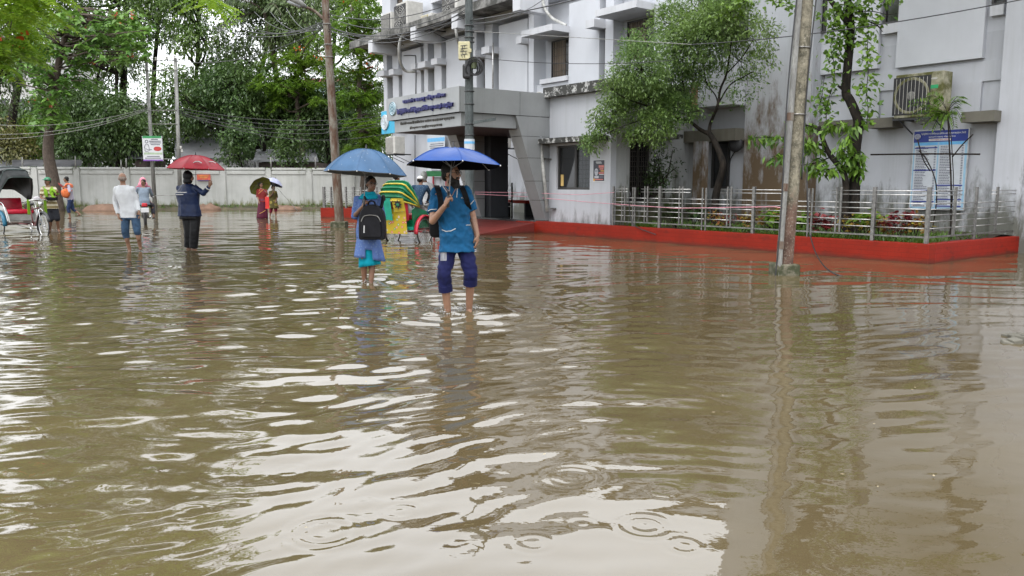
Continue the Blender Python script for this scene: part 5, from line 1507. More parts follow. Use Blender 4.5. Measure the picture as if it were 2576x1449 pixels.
# flame trees with flat feathery layers
def flame_tree(label, layers, Y, trunk, seed, n_f, mat=None, flowers=12, L=.55, frond_w=.11, trunk_r=.2, dep=1.6, parent=None):
    rg = np.random.default_rng(seed)
    base = Vector(trunk[0]) if not isinstance(trunk[0], tuple) else at(*trunk[0], Y); base.z = -.3
    t = thing('flame_tree', (base.x, base.y, 0), label, 'tree', 'flame trees')
    tips, P_, D_ = [], [], []
    layers = [(x + rg.normal() * r_ * .5, y + rg.normal() * r_ * .7, r_ * rg.uniform(.3, .7)) for x, y, r_ in layers for _ in range(4)] if Y > 30 else layers
    n_f = n_f // 3 if Y > 30 else n_f
    for (x, y, rpx) in layers:
        c = at(x, y, Y + rg.uniform(-dep, dep)); r_ = rpx * Y / FPX
        tips.append((c, r_))
        for _ in range(n_f if Y > 30 else int(4 + n_f * min(1, rpx / 45))):
            q = rg.uniform(0, 6.283); rad = r_ * math.sqrt(rg.random())
            o = np.array([c.x + rad * math.cos(q), c.y + rad * math.sin(q) * .8, c.z + rg.normal() * .42 * r_ + .25 * (1 - (rad / r_) ** 2) * r_ * .5])
            d = np.array([math.cos(q) + rg.normal() * .5, math.sin(q) + rg.normal() * .5, -.15 - .25 * rg.random()])
            P_.append(o); D_.append(d)
    P_, D_ = np.array(P_), unit(np.array(D_))
    # every frond: pairs of leaflets along a rib
    k = 9; S = unit(np.cross(D_, [0, 0, 1.0]))
    PP, DD, LL = [], [], []
    for i in range(k):
        f = (i + .6) / k
        rib = P_ + D_ * (L * f) - np.array([0, 0, 1.0]) * (L * .28 * f * f)
        for s in (-1, 1):
            PP.append(rib); DD.append(S * s + D_ * .45 - np.array([0, 0, .12])); LL.append(np.full(len(P_), frond_w * (1.15 - abs(f - .45) * 1.1)))
    PP, DD, LL = np.concatenate(PP), np.concatenate(DD), np.concatenate(LL)
    V, F = leaf_cards(PP, DD, LL * 1.2, LL * .30, rg); np_mesh('crown', V, F, mat or L_bright, t)
    mb = MB(); top = trunk[1] if not isinstance(trunk[1], tuple) else at(*trunk[1], Y)
    tp = smooth_pts([base, base.lerp(top, .3) + Vector((.2, 0, 0)), base.lerp(top, .7) - Vector((.15, 0, 0)), top], 4)
    mb.tube(tp, list(np.linspace(trunk_r, trunk_r * .45, len(tp))), 10); mb.build('trunk', M_bark2, t, smooth=True)
    mb = MB()
    hubs = []
    if Y < 30:
        for hx, hy in ((-60, -190), (60, -150), (330, -230), (480, -150)):
            c = at(hx, hy, Y); hubs.append(c); limb(mb, hubs[-2] if len(hubs) > 1 else tp[-1], c, .06, .035, rg, .05)
    for c, r_ in tips:
        if hubs and c.z < at(0, -60, Y).z:
            limb(mb, min(hubs, key=lambda p: (p - c).length), c, .02, .006, rg, .06, 5); continue
        q = min(tp[len(tp)//3:], key=lambda p: (p - c).length + 1.2 * max(0, p.z - c.z))
        limb(mb, q, c, trunk_r * .4, .02, rg)
    mb.build('limbs', M_bark2, t, smooth=True)
    if flowers:
        fc = np.array([(lambda c, r_: (c.x + rg.normal()*r_*.4, c.y - abs(rg.normal())*r_*.4, c.z + .1*r_ + abs(rg.normal())*.1))(*tips[rg.integers(len(tips))]) for _ in range(flowers)])
        fp_ = np.repeat(fc, 10, 0) + rg.normal(size=(flowers * 10, 3)) * np.array([.22, .22, .1])
        V, F = leaf_cards(fp_, rg.normal(size=fp_.shape) + np.array([0, 0, .3]), .17, .07, rg); np_mesh('blossom', V, F, L_flower, t)
    return t
flame_tree('bright flame tree with orange blossom between lamp pole and building', [(870, 120, 40), (905, 90, 45), (935, 150, 40), (880, 175, 35), (930, 210, 40), (900, 240, 30), (950, 100, 30), (870, 60, 40), (920, 40, 50), (950, 20, 45), (885, 15, 45), (945, 260, 30), (920, 300, 35), (900, 345, 32), (940, 335, 35), (955, 375, 25)], 47, ((905, 520), (910, 130)), 201, 150, flowers=5)
flame_tree('flame tree with flat green layers left of the rusty pole', [(700, 175, 38), (740, 150, 40), (770, 195, 34), (720, 215, 32), (785, 120, 40), (755, 240, 30), (690, 245, 30), (800, 240, 26), (810, 160, 30), (670, 205, 26)], 51, ((760, 520), (750, 170)), 202, 120, flowers=2)
# near overhanging tree at the left, mostly outside the picture
def near_over():
    return flame_tree('lime-green feathery branches hanging in at the top left corner',
        [(-20, 30, 50), (20, 0, 45), (0, 78, 46), (48, 28, 30), (20, 112, 34), (-30, 130, 50), (75, -10, 34), (512, -8, 5), (540, 6, 6), (140, -130, 70), (60, -190, 130), (-90, -60, 110), (-160, -240, 200), (-40, -300, 200), (100, -300, 160), (-220, -40, 180), (-250, -380, 240), (320, -260, 60), (430, -240, 50), (-80, -480, 240), (70, -440, 200), (200, -360, 130)],
        13.5, ((-330, 600), (-120, -300)), 203, 34, mat=L_lime, flowers=5, L=.50, frond_w=.11, trunk_r=.26, dep=1.8)
nt_ = near_over()
rg = np.random.default_rng(77); blobs = []
for _ in range(26):
    p = at(rg.uniform(-420, 400), rg.uniform(-760, -280), rg.uniform(11, 16)); r_ = rg.uniform(.8, 1.25); blobs.append(((p.x, p.y, p.z), (r_ * 1.2, r_, r_ * .7)))
canopy('upper_crown', blobs, 8000, .26, .06, L_lime, nt_, 78, clump=.35, per=8, droop=.4, inner=.3)
# broad-leaved tree at the left
def broad_tree():
    Y = wl0.y + .6; rg = np.random.default_rng(301)
    base = at(146, 522, Y); base.z = -.2
    t = thing('broad_leaved_tree', (base.x, base.y, 0), 'broad-leaved tree with red flower sprigs and bare brown trunk at the left', 'tree')
    tp = smooth_pts([base, at(133, 450, Y), at(121, 380, Y), at(128, 300, Y), at(140, 200, Y), at(165, 90, Y), at(200, 20, Y)], 4)
    mb = MB(); mb.tube(tp, list(np.linspace(.36, .10, len(tp))), 12); mb.build('trunk', M_bark2, t, smooth=True)
    ros = [(rg.uniform(70, 350), rg.uniform(25, 120)) for _ in range(120)] + [(rg.uniform(80, 240), rg.uniform(110, 220)) for _ in range(80)] + [(rg.uniform(90, 165), rg.uniform(200, 322)) for _ in range(70)] + \
          [(rg.uniform(250, 380), rg.uniform(60, 155)) for _ in range(44)] + [(rg.uniform(0, 90), rg.uniform(120, 200)) for _ in range(16)]
    P_, D_ = [], []; mb = MB(); fl = []
    for k, (x, y) in enumerate(ros):
        c = at(x, y, Y + rg.uniform(-2.2, 2.0)); cc = np.array(c)
        q = min(tp[6:], key=lambda p: (p - c).length + .5 * max(0, p.z - c.z))
        if k % 2 == 0: limb(mb, q, c, .05, .015, rg, .08, 5, 4)
        m_ = rg.integers(6, 11)
        for i in range(m_):
            a_ = 6.283 * i / m_ + rg.uniform(-.3, .3)
            P_.append(cc + rg.normal(size=3) * .10); D_.append([math.cos(a_), math.sin(a_), rg.uniform(-.85, .1)])
        if rg.random() < .035: fl.append(cc + [0, -.1, .15])
    m_ = len(P_)
    V, F = leaf_cards(np.array(P_), np.array(D_), rg.uniform(.28, .5, m_), rg.uniform(.07, .12, m_), rg, fold=.18, shape='heart'); np_mesh('crown', V, F, L_big, t)
    mb.build('limbs', M_bark2, t, smooth=True)
    fp_ = np.repeat(np.array(fl), 8, 0) + rg.normal(size=(len(fl) * 8, 3)) * .13
    V, F = leaf_cards(fp_, rg.normal(size=fp_.shape) + np.array([0, 0, .5]), .2, .05, rg); np_mesh('flower_sprig', V, F, leaf_mat('dull_red_flower', (.35, .06, .03), (.5, .14, .07)), t, kind='stuff')
broad_tree()
# coconut palm
def palm():
    Y = 53; rg = np.random.default_rng(401); top = at(668, 30, Y)
    t = thing('coconut_palm', (top.x + 1, Y, 0), 'coconut palm with long drooping fronds among the trees', 'tree')
    mb = MB(); b_ = Vector((top.x + 1.0, Y, -.3)); mb.tube(smooth_pts([b_, b_.lerp(top, .5) + Vector((.3, 0, 0)), top], 6), .17, 9); mb.build('trunk', M_bark2, t, smooth=True)
    mb = MB(); P_, D_, LL = [], [], []
    for k in range(15):
        q = rg.uniform(0, 6.283) if k > 3 else (3.3, 2.9, 3.6, 5.9)[k]
        up = rg.uniform(.1, .9) if k > 3 else (.9, .25, .0, .4)[k]
        d = np.array([math.cos(q), math.sin(q) * .6, up]); d /= np.linalg.norm(d); Lr = rg.uniform(3.2, 4.3)
        pts = [np.array(top) + d * Lr * s - np.array([0, 0, 1]) * Lr * .55 * s * s for s in np.linspace(0, 1, 12)]
        mb.tube([Vector(p) for p in pts], list(np.linspace(.04, .008, 12)), 5)
        for i in range(44):
            s = (i + 2) / 47; p = np.array(top) + d * Lr * s - np.array([0, 0, 1]) * Lr * .55 * s * s
            tang = d - np.array([0, 0, 1]) * 1.1 * s
            side = np.cross(tang, [0, 0, 1.0]); side /= np.linalg.norm(side) + 1e-9
            for sg in (-1, 1):
                P_.append(p); D_.append(side * sg * .75 + tang * .5 - np.array([0, 0, .75])); LL.append(.95 * (1 - abs(s - .4)))
    mb.build('rib', M_bark2, t)
    V, F = leaf_cards(np.array(P_), np.array(D_), np.array(LL), .028, rg, fold=.1); np_mesh('frond', V, F, L_palm, t)
palm()

# ------------------------------------------------------------------ plants of the planter
def px_r(px): return px * 24 / FPX
def small_tree():
    rg = np.random.default_rng(501); b_ = 1.5
    base = fpt(1800, 520, b_); base.z = KH - .1
    t = thing('small_leaved_tree', (base.x, base.y, KH - .05), 'small-leaved dark-stemmed tree leaning over the fence before the hooded windows', 'tree')
    g_ = lambda *q: [fpt(x, y, b_) for x, y in q]
    mb = MB(); tp = smooth_pts([base] + g_((1800, 500), (1806, 470), (1819, 420), (1812, 390), (1797, 355), (1784, 335)), 4); mb.tube(tp, list(np.linspace(.105, .062, len(tp))), 10); mb.build('trunk', M_bark, t, smooth=True)
    mb = MB()
    for pts, r0, r1 in (((((1784, 337), (1760, 325), (1738, 308), (1712, 300), (1680, 285), (1640, 270))), .055, .02), (((1784, 337), (1786, 315), (1796, 288), (1806, 262), (1812, 225), (1828, 185), (1836, 130), (1845, 70)), .05, .014), (((1738, 308), (1728, 275), (1722, 235), (1716, 180), (1722, 110)), .03, .010),
                        (((1806, 262), (1835, 215), (1868, 195), (1895, 180)), .022, .008), (((1712, 300), (1690, 250), (1650, 200), (1620, 180)), .025, .008), (((1680, 285), (1620, 300), (1560, 320), (1500, 350)), .022, .007), (((1806, 262), (1800, 240), (1775, 200), (1770, 120)), .02, .008), (((1828, 185), (1870, 140), (1900, 90)), .018, .007), (((1640, 270), (1580, 250), (1545, 230)), .02, .007)):
        tt = smooth_pts([fpt(x, y, float(np.interp(x, [1480, 1580, 1700], [-.55, -.3, b_])) + .12 * math.sin(i * 1.7)) for i, (x, y) in enumerate(pts)], 4); m3 = MB(); m3.tube(tt, list(np.linspace(r0, r1, len(tt))), 7); m3.build('limb', M_bark, t, smooth=True)
    B_ = [(1475, 360, 20, .9), (1505, 300, 30, .8), (1490, 358, 26, .9), (1520, 330, 30, 1), (1545, 285, 48, 1), (1560, 225, 55, 1), (1615, 175, 60, 1), (1625, 250, 60, 1), (1650, 320, 40, 1), (1690, 200, 70, 1), (1720, 115, 65, 1), (1690, 60, 50, .8), (1780, 95, 62, 1), (1830, 50, 55, .9), (1700, 285, 42, .9), (1755, 190, 45, .5), (1855, 150, 48, .35), (1900, 100, 42, .35), (1880, 215, 36, .3), (1920, 75, 32, .4), (1765, 30, 50, .9), (1855, 255, 28, .25), (1590, 345, 26, .8), (1600, 120, 34, .6), (1660, 365, 20, .5), (1925, 150, 26, .3), (1750, 280, 26, .35)]
    blobs = []
    for x, y, r_, w in B_:
        p = fpt(x, y, float(np.interp(x, [1480, 1580, 1700], [-.55, -.3, b_])) + rg.uniform(-.35, .3) * (1 if x < 1640 else 2)); rm = px_r(r_) * (.8 if x < 1600 else 1); blobs.append(((p.x, p.y, p.z), (rm, rm * 1.05, rm * .95), w))
    cp_, idx = canopy('crown', blobs, 38000, .088, .018, L_small, t, 502, clump=.13, per=8, droop=.35, inner=.3)
    pick = rg.choice(len(cp_), 420, replace=False)
    for k in pick: limb(mb, np.array(blobs[idx[k]][0]), cp_[k], .008, .003, rg, .1, 4, 4)
    mb.build('twigs', M_bark, t, smooth=True, kind='stuff')
small_tree()
def vine_tree():
    rg = np.random.default_rng(511); b_ = 1.3
    base = fpt(2150, 520, b_); base.z = KH - .1
    t = thing('vine_clad_tree', (base.x, base.y, KH - .05), 'dark-trunked tree hung with heart-leaved vines behind the near pole', 'tree')
    mb = MB(); tp = smooth_pts([base] + [fpt(x, y, b_) for x, y in ((2150, 470), (2150, 400), (2157, 330), (2158, 300), (2138, 252), (2128, 232), (2134, 150), (2140, 80), (2135, 20), (2120, -60), (2095, -170))], 4)
    mb.tube(tp, list(np.linspace(.115, .07, len(tp))), 12)
    mb.build('trunk', M_bark, t, smooth=True)
    mb = MB()
    for pts, r0 in ((((2130, 232), (2118, 222), (2108, 216)), .05), (((2137, 60), (2112, 30), (2080, -15), (2060, -70)), .075), (((2140, 40), (2200, 60), (2220, 80)), .02), (((2145, 30), (2190, 28), (2230, 36), (2255, 34)), .012)):
        tt = smooth_pts([fpt(x, y, b_ - .05) for x, y in pts], 4); m3 = MB(); m3.tube(tt, list(np.linspace(r0, r0 * .4, len(tt))), 7); m3.build('limb', M_bark, t, smooth=True)
    P_, D_ = [], []
    def col(pts, n, sx, b0):
        tt = smooth_pts([fpt(x, y, b0) for x, y in pts], 6); m3 = MB(); m3.tube(tt, .008, 5); m3.build('vine_stem', M_bark, t)
        for _ in range(n):
            p = tt[rg.integers(len(tt))]; P_.append(np.array(p) + rg.normal(size=3) * np.array([sx, .12, .06])); D_.append([rg.normal() * .9, -.4 + rg.normal() * .5, -.6 + rg.normal() * .35])
    col(((2098, 60), (2090, 120), (2100, 170), (2095, 215), (2082, 260), (2078, 310)), 130, .12, b_ - .2)
    col(((2184, 85), (2182, 130), (2184, 180), (2180, 230), (2184, 275), (2180, 312)), 170, .11, b_ - .2)
    col(((2074, 190), (2068, 240), (2062, 262), (2070, 280)), 60, .14, b_ - .15)
    col(((2120, 10), (2150, 20), (2180, 40), (2170, 70)), 200, .24, b_ - .1)
    col(((2095, 30), (2110, 60), (2130, 90), (2150, 110)), 170, .17, b_ - .1)
    col(((2110, 90), (2112, 120), (2108, 150)), 60, .12, b_ - .15)
    col(((2120, -30), (2170, -20), (2210, 0)), 170, .25, b_ - .1)
    col(((1880, 0), (1850, 15), (1838, 40)), 120, .18, b_ - .2); col(((1950, 5), (1985, 10), (2010, 22)), 60, .14, b_ - .3)
    m_ = len(P_); V, F = leaf_cards(np.array(P_), np.array(D_), rg.uniform(.08, .15, m_), rg.uniform(.035, .06, m_), rg, fold=.2, shape='heart'); np_mesh('vine_leaves', V, F, L_vine, t)
    # the crown spreads above the picture and shades the right wing
    blobs = []
    for _ in range(22):
        p = at(rg.uniform(1990, 2750), rg.uniform(-700, -300), rg.uniform(13.5, 18)); r_ = rg.uniform(.9, 1.35); blobs.append(((p.x, p.y, p.z), (r_ * 1.15, r_, r_ * .75)))
    cp_, idx = canopy('crown', blobs, 4200, .24, .06, L_mid, t, 515, clump=.35, per=8, droop=.5, inner=.35)
    hi = tp[-4:]
    for k, b3 in enumerate(blobs):
        m3 = MB(); limb(m3, hi[k % 4], b3[0], .05, .015, rg, .1); m3.build('limb', M_bark, t, smooth=True)
vine_tree()
def lance_shrub():
    rg = np.random.default_rng(521); b_ = 1.05
    base = fpt(2125, 505, b_); base.z = KH - .1
    t = thing('lance_leaved_shrub', (base.x, base.y, KH - .05), 'bright lance-leaved shrub spreading behind the near concrete pole', 'shrub')
    mb = MB(); tp = smooth_pts([base] + [fpt(x, y, b_) for x, y in ((2128, 470), (2115, 425), (2085, 385), (2068, 345), (2060, 318))], 4); mb.tube(tp, list(np.linspace(.08, .04, len(tp))), 8); mb.build('trunk', M_bark, t, smooth=True)
    mb = MB(); P_, D_ = [], []
    sprays = [((2090, 390), (2010, 350), (1950, 345), (1890, 348)), ((2075, 360), (2000, 380), (1940, 395)), ((2065, 330), (2030, 315), (1985, 320)), ((2090, 395), (2050, 410), (2000, 418)), ((2100, 400), (2140, 385), (2165, 395)), ((2110, 420), (2090, 425), (2050, 428)), ((2068, 340), (2100, 315), (2150, 320)), ((2110, 425), (2150, 415), (2160, 430)), ((2080, 370), (2040, 360), (1990, 362)), ((2115, 430), (2125, 375), (2130, 345))]
    for s in sprays:
        bb = b_ + rg.uniform(-.35, .2)
        tt = smooth_pts([fpt(*s[0], b_)] + [fpt(x, y, bb) for x, y in s[1:]], 8); mb.tube(tt, list(np.linspace(.018, .005, len(tt))), 5)
        for p in tt[4:]:
            for _ in range(5): P_.append(np.array(p) + rg.normal(size=3) * .06); D_.append([rg.normal() * .7, -.2 + rg.normal() * .5, -.75 + rg.normal() * .3])
    m_ = len(P_); V, F = leaf_cards(np.array(P_), np.array(D_), rg.uniform(.15, .27, m_), rg.uniform(.028, .045, m_), rg, fold=.2); np_mesh('foliage', V, F, L_vine, t); mb.build('limbs', M_bark, t, smooth=True)
lance_shrub()
def neem():
    rg = np.random.default_rng(531); b_ = sp(2393, 470, .5)[0]
    base = fpt(2395, 560, b_); base.z = KH - .1
    t = thing('neem_sapling', (base.x, base.y, KH - .05), 'thin neem sapling with drooping feathery fronds before the price board', 'sapling')
    mb = MB(); tp = smooth_pts([base] + [fpt(x, y, b_) for x, y in ((2393, 480), (2390, 400), (2386, 320), (2383, 290))], 4); mb.tube(tp, list(np.linspace(.018, .012, len(tp))), 7); mb.build('trunk', M_bark, t, smooth=True)
    mb = MB(); tt = smooth_pts([base + A * .03] + [fpt(x, y, b_) for x, y in ((2398, 470), (2396, 400), (2392, 340), (2384, 292))], 4); mb.tube(tt, .009, 6)
    for q in (((2396, 395), (2420, 365), (2448, 338)), ((2345, 580), (2356, 505), (2352, 450), (2330, 400), (2312, 380)), ((2340, 430), (2322, 400), (2308, 350))):
        tt = smooth_pts([fpt(x, y, b_ - .05) for x, y in q], 4); m3 = MB(); m3.tube(tt, .012, 6); m3.build('bare_twig', M_bark, t, smooth=True)
    PP, DD, LL = [], [], []
    top = fpt(2383, 290, b_)
    for x, y, tx, ty in ((2383, 290, 2290, 262), (2383, 290, 2298, 285), (2383, 290, 2325, 315), (2383, 290, 2345, 325), (2383, 290, 2365, 322), (2384, 280, 2435, 262), (2384, 280, 2420, 300), (2380, 275, 2330, 245), (2383, 290, 2340, 300), (2384, 285, 2400, 318), (2380, 272, 2350, 262), (2383, 290, 2310, 300), (2386, 275, 2425, 248), (2383, 288, 2372, 300)):
        p0, p1 = np.array(fpt(x, y, b_)), np.array(fpt(tx, ty, b_ + rg.uniform(-.4, .1))); d = p1 - p0; Lr = np.linalg.norm(d)
        pts = [p0 + d * s + np.array([0, 0, .12 * math.sin(math.pi * s)]) for s in np.linspace(0, 1, 14)]; mb.tube([Vector(p) for p in pts], .005, 4)
        tang = unit(d); side = np.cross(tang, [.1, .9, .4]); side = unit(side)
        for i, p in enumerate(pts[3:]):
            for s in (-1, 1):
                PP.append(p); DD.append(side * s + tang * .6 - np.array([0, 0, .25])); LL.append(.13 * (1.1 - .5 * i / 11))
    m_ = len(PP); V, F = leaf_cards(np.array(PP), np.array(DD), np.array(LL), .017, rg, fold=.15); np_mesh('foliage', V, F, L_vine, t); mb.build('limbs', M_bark, t, smooth=True)
neem()
pipe('tied_stick', [fpt(2190, 389, 1.3), fpt(2330, 387, 1.5), fpt(2466, 388, 1.8)], .016, M_bark, 'dark straight stick tied across in front of the price board', 'stick', 6)
def shade_shrub():
    rg = np.random.default_rng(541); b_ = 1.2; a_ = AB - .55
    t = thing('shade_shrub', W(a_, b_, KH - .05), 'sparse dark shrub growing before the grille window', 'shrub')
    mb = MB(); P_, D_ = [], []
    for k in range(9):
        x0 = 1650 + rg.uniform(-18, 22); x1 = 1660 + rg.uniform(-35, 45); y1 = 375 + rg.uniform(0, 70)
        tt = smooth_pts([fpt(x0, 500, b_), fpt((x0+x1)/2 + rg.uniform(-12, 12), 450, b_), fpt(x1, y1, b_)], 6); mb.tube(tt, list(np.linspace(.03, .008, len(tt))), 6)
        for p in tt[3:]:
            for _ in range(9): P_.append(np.array(p) + rg.normal(size=3) * .12); D_.append(rg.normal(size=3) + [0, -.2, -.2])
    m_ = len(P_); V, F = leaf_cards(np.array(P_), np.array(D_), rg.uniform(.06, .11, m_), .025, rg); np_mesh('foliage', V, F, L_shade, t); mb.build('stems', M_bark, t, smooth=True)
shade_shrub()
def clump_plant(px, py, b_, h, w, n, L, Wd, mat, label, seed, name='coleus_plant', shape='heart', group='coleus plants along the fence'):
    rg = np.random.default_rng(seed); a_ = fp(px, py, b_)[0]; o = W(a_, b_, KH - .06)
    t = thing(name, o, label, 'plant', group)
    mb = MB(); P_, D_ = [], []
    for k in range(max(4, n // 12)):
        q = rg.uniform(0, 6.283); rr = w * math.sqrt(rg.random()); tip = np.array([o.x + rr * math.cos(q), o.y + rr * math.sin(q), KH + h * rg.uniform(.55, 1)])
        mb.tube([o + Vector((rg.normal()*.04, rg.normal()*.04, 0)), Vector(tip)], .006, 5)
        for _ in range(12): P_.append(tip + rg.normal(size=3) * np.array([.06, .06, .07])); D_.append([rg.normal() * .8, rg.normal() * .8 - .25, rg.uniform(-.6, .4)])
    m_ = len(P_); V, F = leaf_cards(np.array(P_), np.array(D_), L * rg.uniform(.7, 1.2, m_), Wd * rg.uniform(.7, 1.2, m_), rg, fold=.2, shape=shape); np_mesh('foliage', V, F, mat, t); mb.build('stems', M_bark, t)
    return t
for k, (px, h, w, n, mat, lab) in enumerate(((1808, .32, .22, 60, L_coleus, 'low rust-red coleus left of the dark tree trunk'), (1830, .28, .2, 60, L_maroon, 'small maroon coleus at the foot of the dark tree trunk'), (1868, .35, .22, 80, L_coleus, 'rust and lime coleus left of the thick fence post'), (1925, .42, .24, 90, L_coleus, 'tall rust and lime coleus right of the thick fence post'),
        (2052, .42, .18, 40, L_maroon, 'large-leaved maroon coleus just right of the near pole'), (2082, .40, .18, 44, L_maroon, 'large-leaved maroon coleus second right of the near pole'), (2150, .45, .28, 110, L_coleus, 'spreading rust and lime coleus below the vine tree'), (2215, .40, .26, 100, L_coleus, 'low spreading coleus right of the vine trunk'), (2255, .52, .25, 110, L_maroon, 'tall maroon coleus before the price board'), (2300, .42, .26, 130, L_coleus, 'lime-edged coleus at the planter corner'))):
    clump_plant(px, 540, .45 + .15 * (k % 2), h, w, n, .13 if mat is L_maroon and k in (4, 5) else .095, .05 if mat is L_maroon else .036, mat, lab, 600 + k)
for k, (px, lab) in enumerate(((1702, 'green broad-leaved plant behind the left fence posts'), (1745, 'dark green plant between the left fence pairs'), (1955, 'green leafy plant left of the near pole foot'), (2010, 'fresh green plant right behind the near pole'), (2180, 'green plant under the vine-clad trunk'))):
    clump_plant(px, 530, .6, .45, .28, 70, .2, .06, L_vine if k > 1 else L_shade, lab, 640 + k, 'green_plant', 'lance', 'green plants along the fence')
# grass of the planter, beyond counting
rg = np.random.default_rng(660); n = 9000
aa = rg.uniform(.2, AB, n); bq = .2 + 2.9 * rg.random(n) ** 1.8
dens = np.array([mnoise.noise(Vector((a_ * .9, b_ * .9, 4))) for a_, b_ in zip(aa, bq)])
k = (dens > -.12) | (aa < 1.4); aa, bq = aa[k], bq[k]
P_ = np.array([tuple(W(a_, b_, KH - .07)) for a_, b_ in zip(aa, bq)])
V, F = leaf_cards(P_, rg.normal(size=P_.shape) * np.array([.5, .5, 0]) + np.array([0, 0, 1.0]), rg.uniform(.08, .26, len(P_)), .010, rg, fold=.1)
g = np_mesh('planter_grass', V, F, L_grass, kind='stuff'); tag(g, 'rank grass and low weeds covering the planter soil', 'grass')
# weeds along the foot of the boundary wall
n = 2600; xx = rg.uniform(-20, 30, n); dd = rg.uniform(-1.2, -.05, n)
P_ = np.array([tuple(Vector((wl0.x, wl0.y, 0)) + wn_ * (1.6 + d) + wd * x + Vector((0, 0, .08))) for x, d in zip(xx, dd)])
V, F = leaf_cards(P_, rg.normal(size=P_.shape) * np.array([.6, .6, 0]) + np.array([0, 0, 1.0]), rg.uniform(.1, .3, n), .02, rg, fold=.1)
g = np_mesh('verge_weeds', V, F, L_grass, kind='stuff'); tag(g, 'weeds along the muddy foot of the boundary wall', 'weeds')
# tufts of fern growing on the coping
n = 1500; xx = np.concatenate([rg.normal(q, .3, 90) for q in rg.choice(pil[4:16], 16)]); n = len(xx)
P_ = np.array([tuple(Vector((wl0.x, wl0.y, 0)) + wn_ * (1.62 + rg.uniform(-.05, .2)) + wd * x + Vector((0, 0, WH + rg.uniform(-.2, .02)))) for x in xx])
V, F = leaf_cards(P_, rg.normal(size=P_.shape) + np.array([0, -.6, .2]), rg.uniform(.06, .18, n), .022, rg); g = np_mesh('coping_moss', V, F, L_mid, kind='stuff'); tag(g, 'moss and small ferns on the wall coping', 'moss')
# ------------------------------------------------------------------ people
def cloth(name, col, rough=.8, var=.1, scale=9, sheen=.03): return simple(name, col, rough, var=var, scale=scale, bstr=.25, bdist=.006, sheen=sheen, spec=.2)
M_skin = simple('brown_skin', (0.17, 0.085, 0.05), .5, var=.08, scale=12, bstr=.1, bdist=.003)
M_skin_l = simple('light_brown_skin', (0.26, 0.14, 0.088), .5, var=.08, scale=12, bstr=.1, bdist=.003)
M_hair = simple('black_hair', (0.008, 0.007, 0.006), .65, var=.2, scale=40, bstr=.5, bdist=.006, spec=.25)
M_hair_g = simple('grey_stubble', (0.26, 0.20, 0.17), .7, var=.2, scale=40)
M_eye = simple('dark_eye', (0.012, 0.01, 0.01), .2, bstr=0)
M_lip = simple('lips', (0.22, 0.08, 0.06), .5, bstr=0)

def loft(mb, secs, n=18):
    'elliptic sections: (centre, lateral unit vector, half width, half depth)'
    vs_, fs = [], []
    for c, lat, rx, ry in secs:
        c = Vector(c); lat = Vector(lat).normalized(); fw = Vector((0, 0, 1)).cross(lat).normalized()
        for k in range(n):
            t = 2*math.pi*k/n; ct__, st__ = math.cos(t), math.sin(t)
            e = .82
            vs_.append(c + lat * rx * math.copysign(abs(ct__)**e, ct__) + fw * ry * math.copysign(abs(st__)**e, st__))
    for i in range(len(secs) - 1):
        for k in range(n): fs.append((i*n+k, i*n+(k+1) % n, (i+1)*n+(k+1) % n, (i+1)*n+k))
    fs.append(tuple(range(n-1, -1, -1))); fs.append(tuple((len(secs)-1)*n+k for k in range(n)))
    mb.add(vs_, fs)
def cap(mb, p0, p1, r0, r1, ends=True, n=12):
    mb.tube([Vector(p0), Vector(p1)], [r0, r1], n)
    if ends: mb.ball(p0, r0, n, 8); mb.ball(p1, r1, n, 8)
def fuse(mb, voxel, name, mat, parent, wr=0.0, wf=9.0, sm=3, seed=0, stretch=1.0):
    'one continuous skin over overlapping pieces, optionally wrinkled'
    me = bpy.data.meshes.new('tmp'); me.from_pydata(mb.v, [], mb.f); me.update()
    ob = bpy.data.objects.new('tmp', me); COL.objects.link(ob)
    md = ob.modifiers.new('r', 'REMESH'); md.mode = 'VOXEL'; md.voxel_size = voxel
    if sm: m2 = ob.modifiers.new('s', 'SMOOTH'); m2.iterations = sm; m2.factor = .5
    out = bpy.data.meshes.new_from_object(ob.evaluated_get(bpy.context.evaluated_depsgraph_get()))
    bpy.data.objects.remove(ob); bpy.data.meshes.remove(me)
    n = len(out.vertices); co = np.empty(n*3, np.float32); out.vertices.foreach_get('co', co); co = co.reshape(-1, 3)
    if wr:
        no = np.empty(n*3, np.float32); out.vertices.foreach_get('normal', no); no = no.reshape(-1, 3)
        h = np.array([(1 - 2*abs(mnoise.noise(Vector((p[0]*wf + .35*p[2]*wf, p[1]*wf, p[2]*wf*stretch + seed))))) * .7 - .35 + .5 * mnoise.noise(Vector((p[0]*wf*2.3, p[1]*wf*2.3, p[2]*wf*2.0 + seed + 7))) for p in co], np.float32)
        co = co + no * (wr * h)[:, None]
    o3 = ORI.get(parent.name, Vector((0, 0, 0)))
    out.vertices.foreach_set('co', (co - np.array(tuple(o3), np.float32)).ravel()); out.update()
    out.shade_smooth(); out.materials.clear(); out.materials.append(mat); out.name = name
    o = bpy.data.objects.new(name, out); COL.objects.link(o); o.parent = parent; ORI[o.name] = o3
    return o
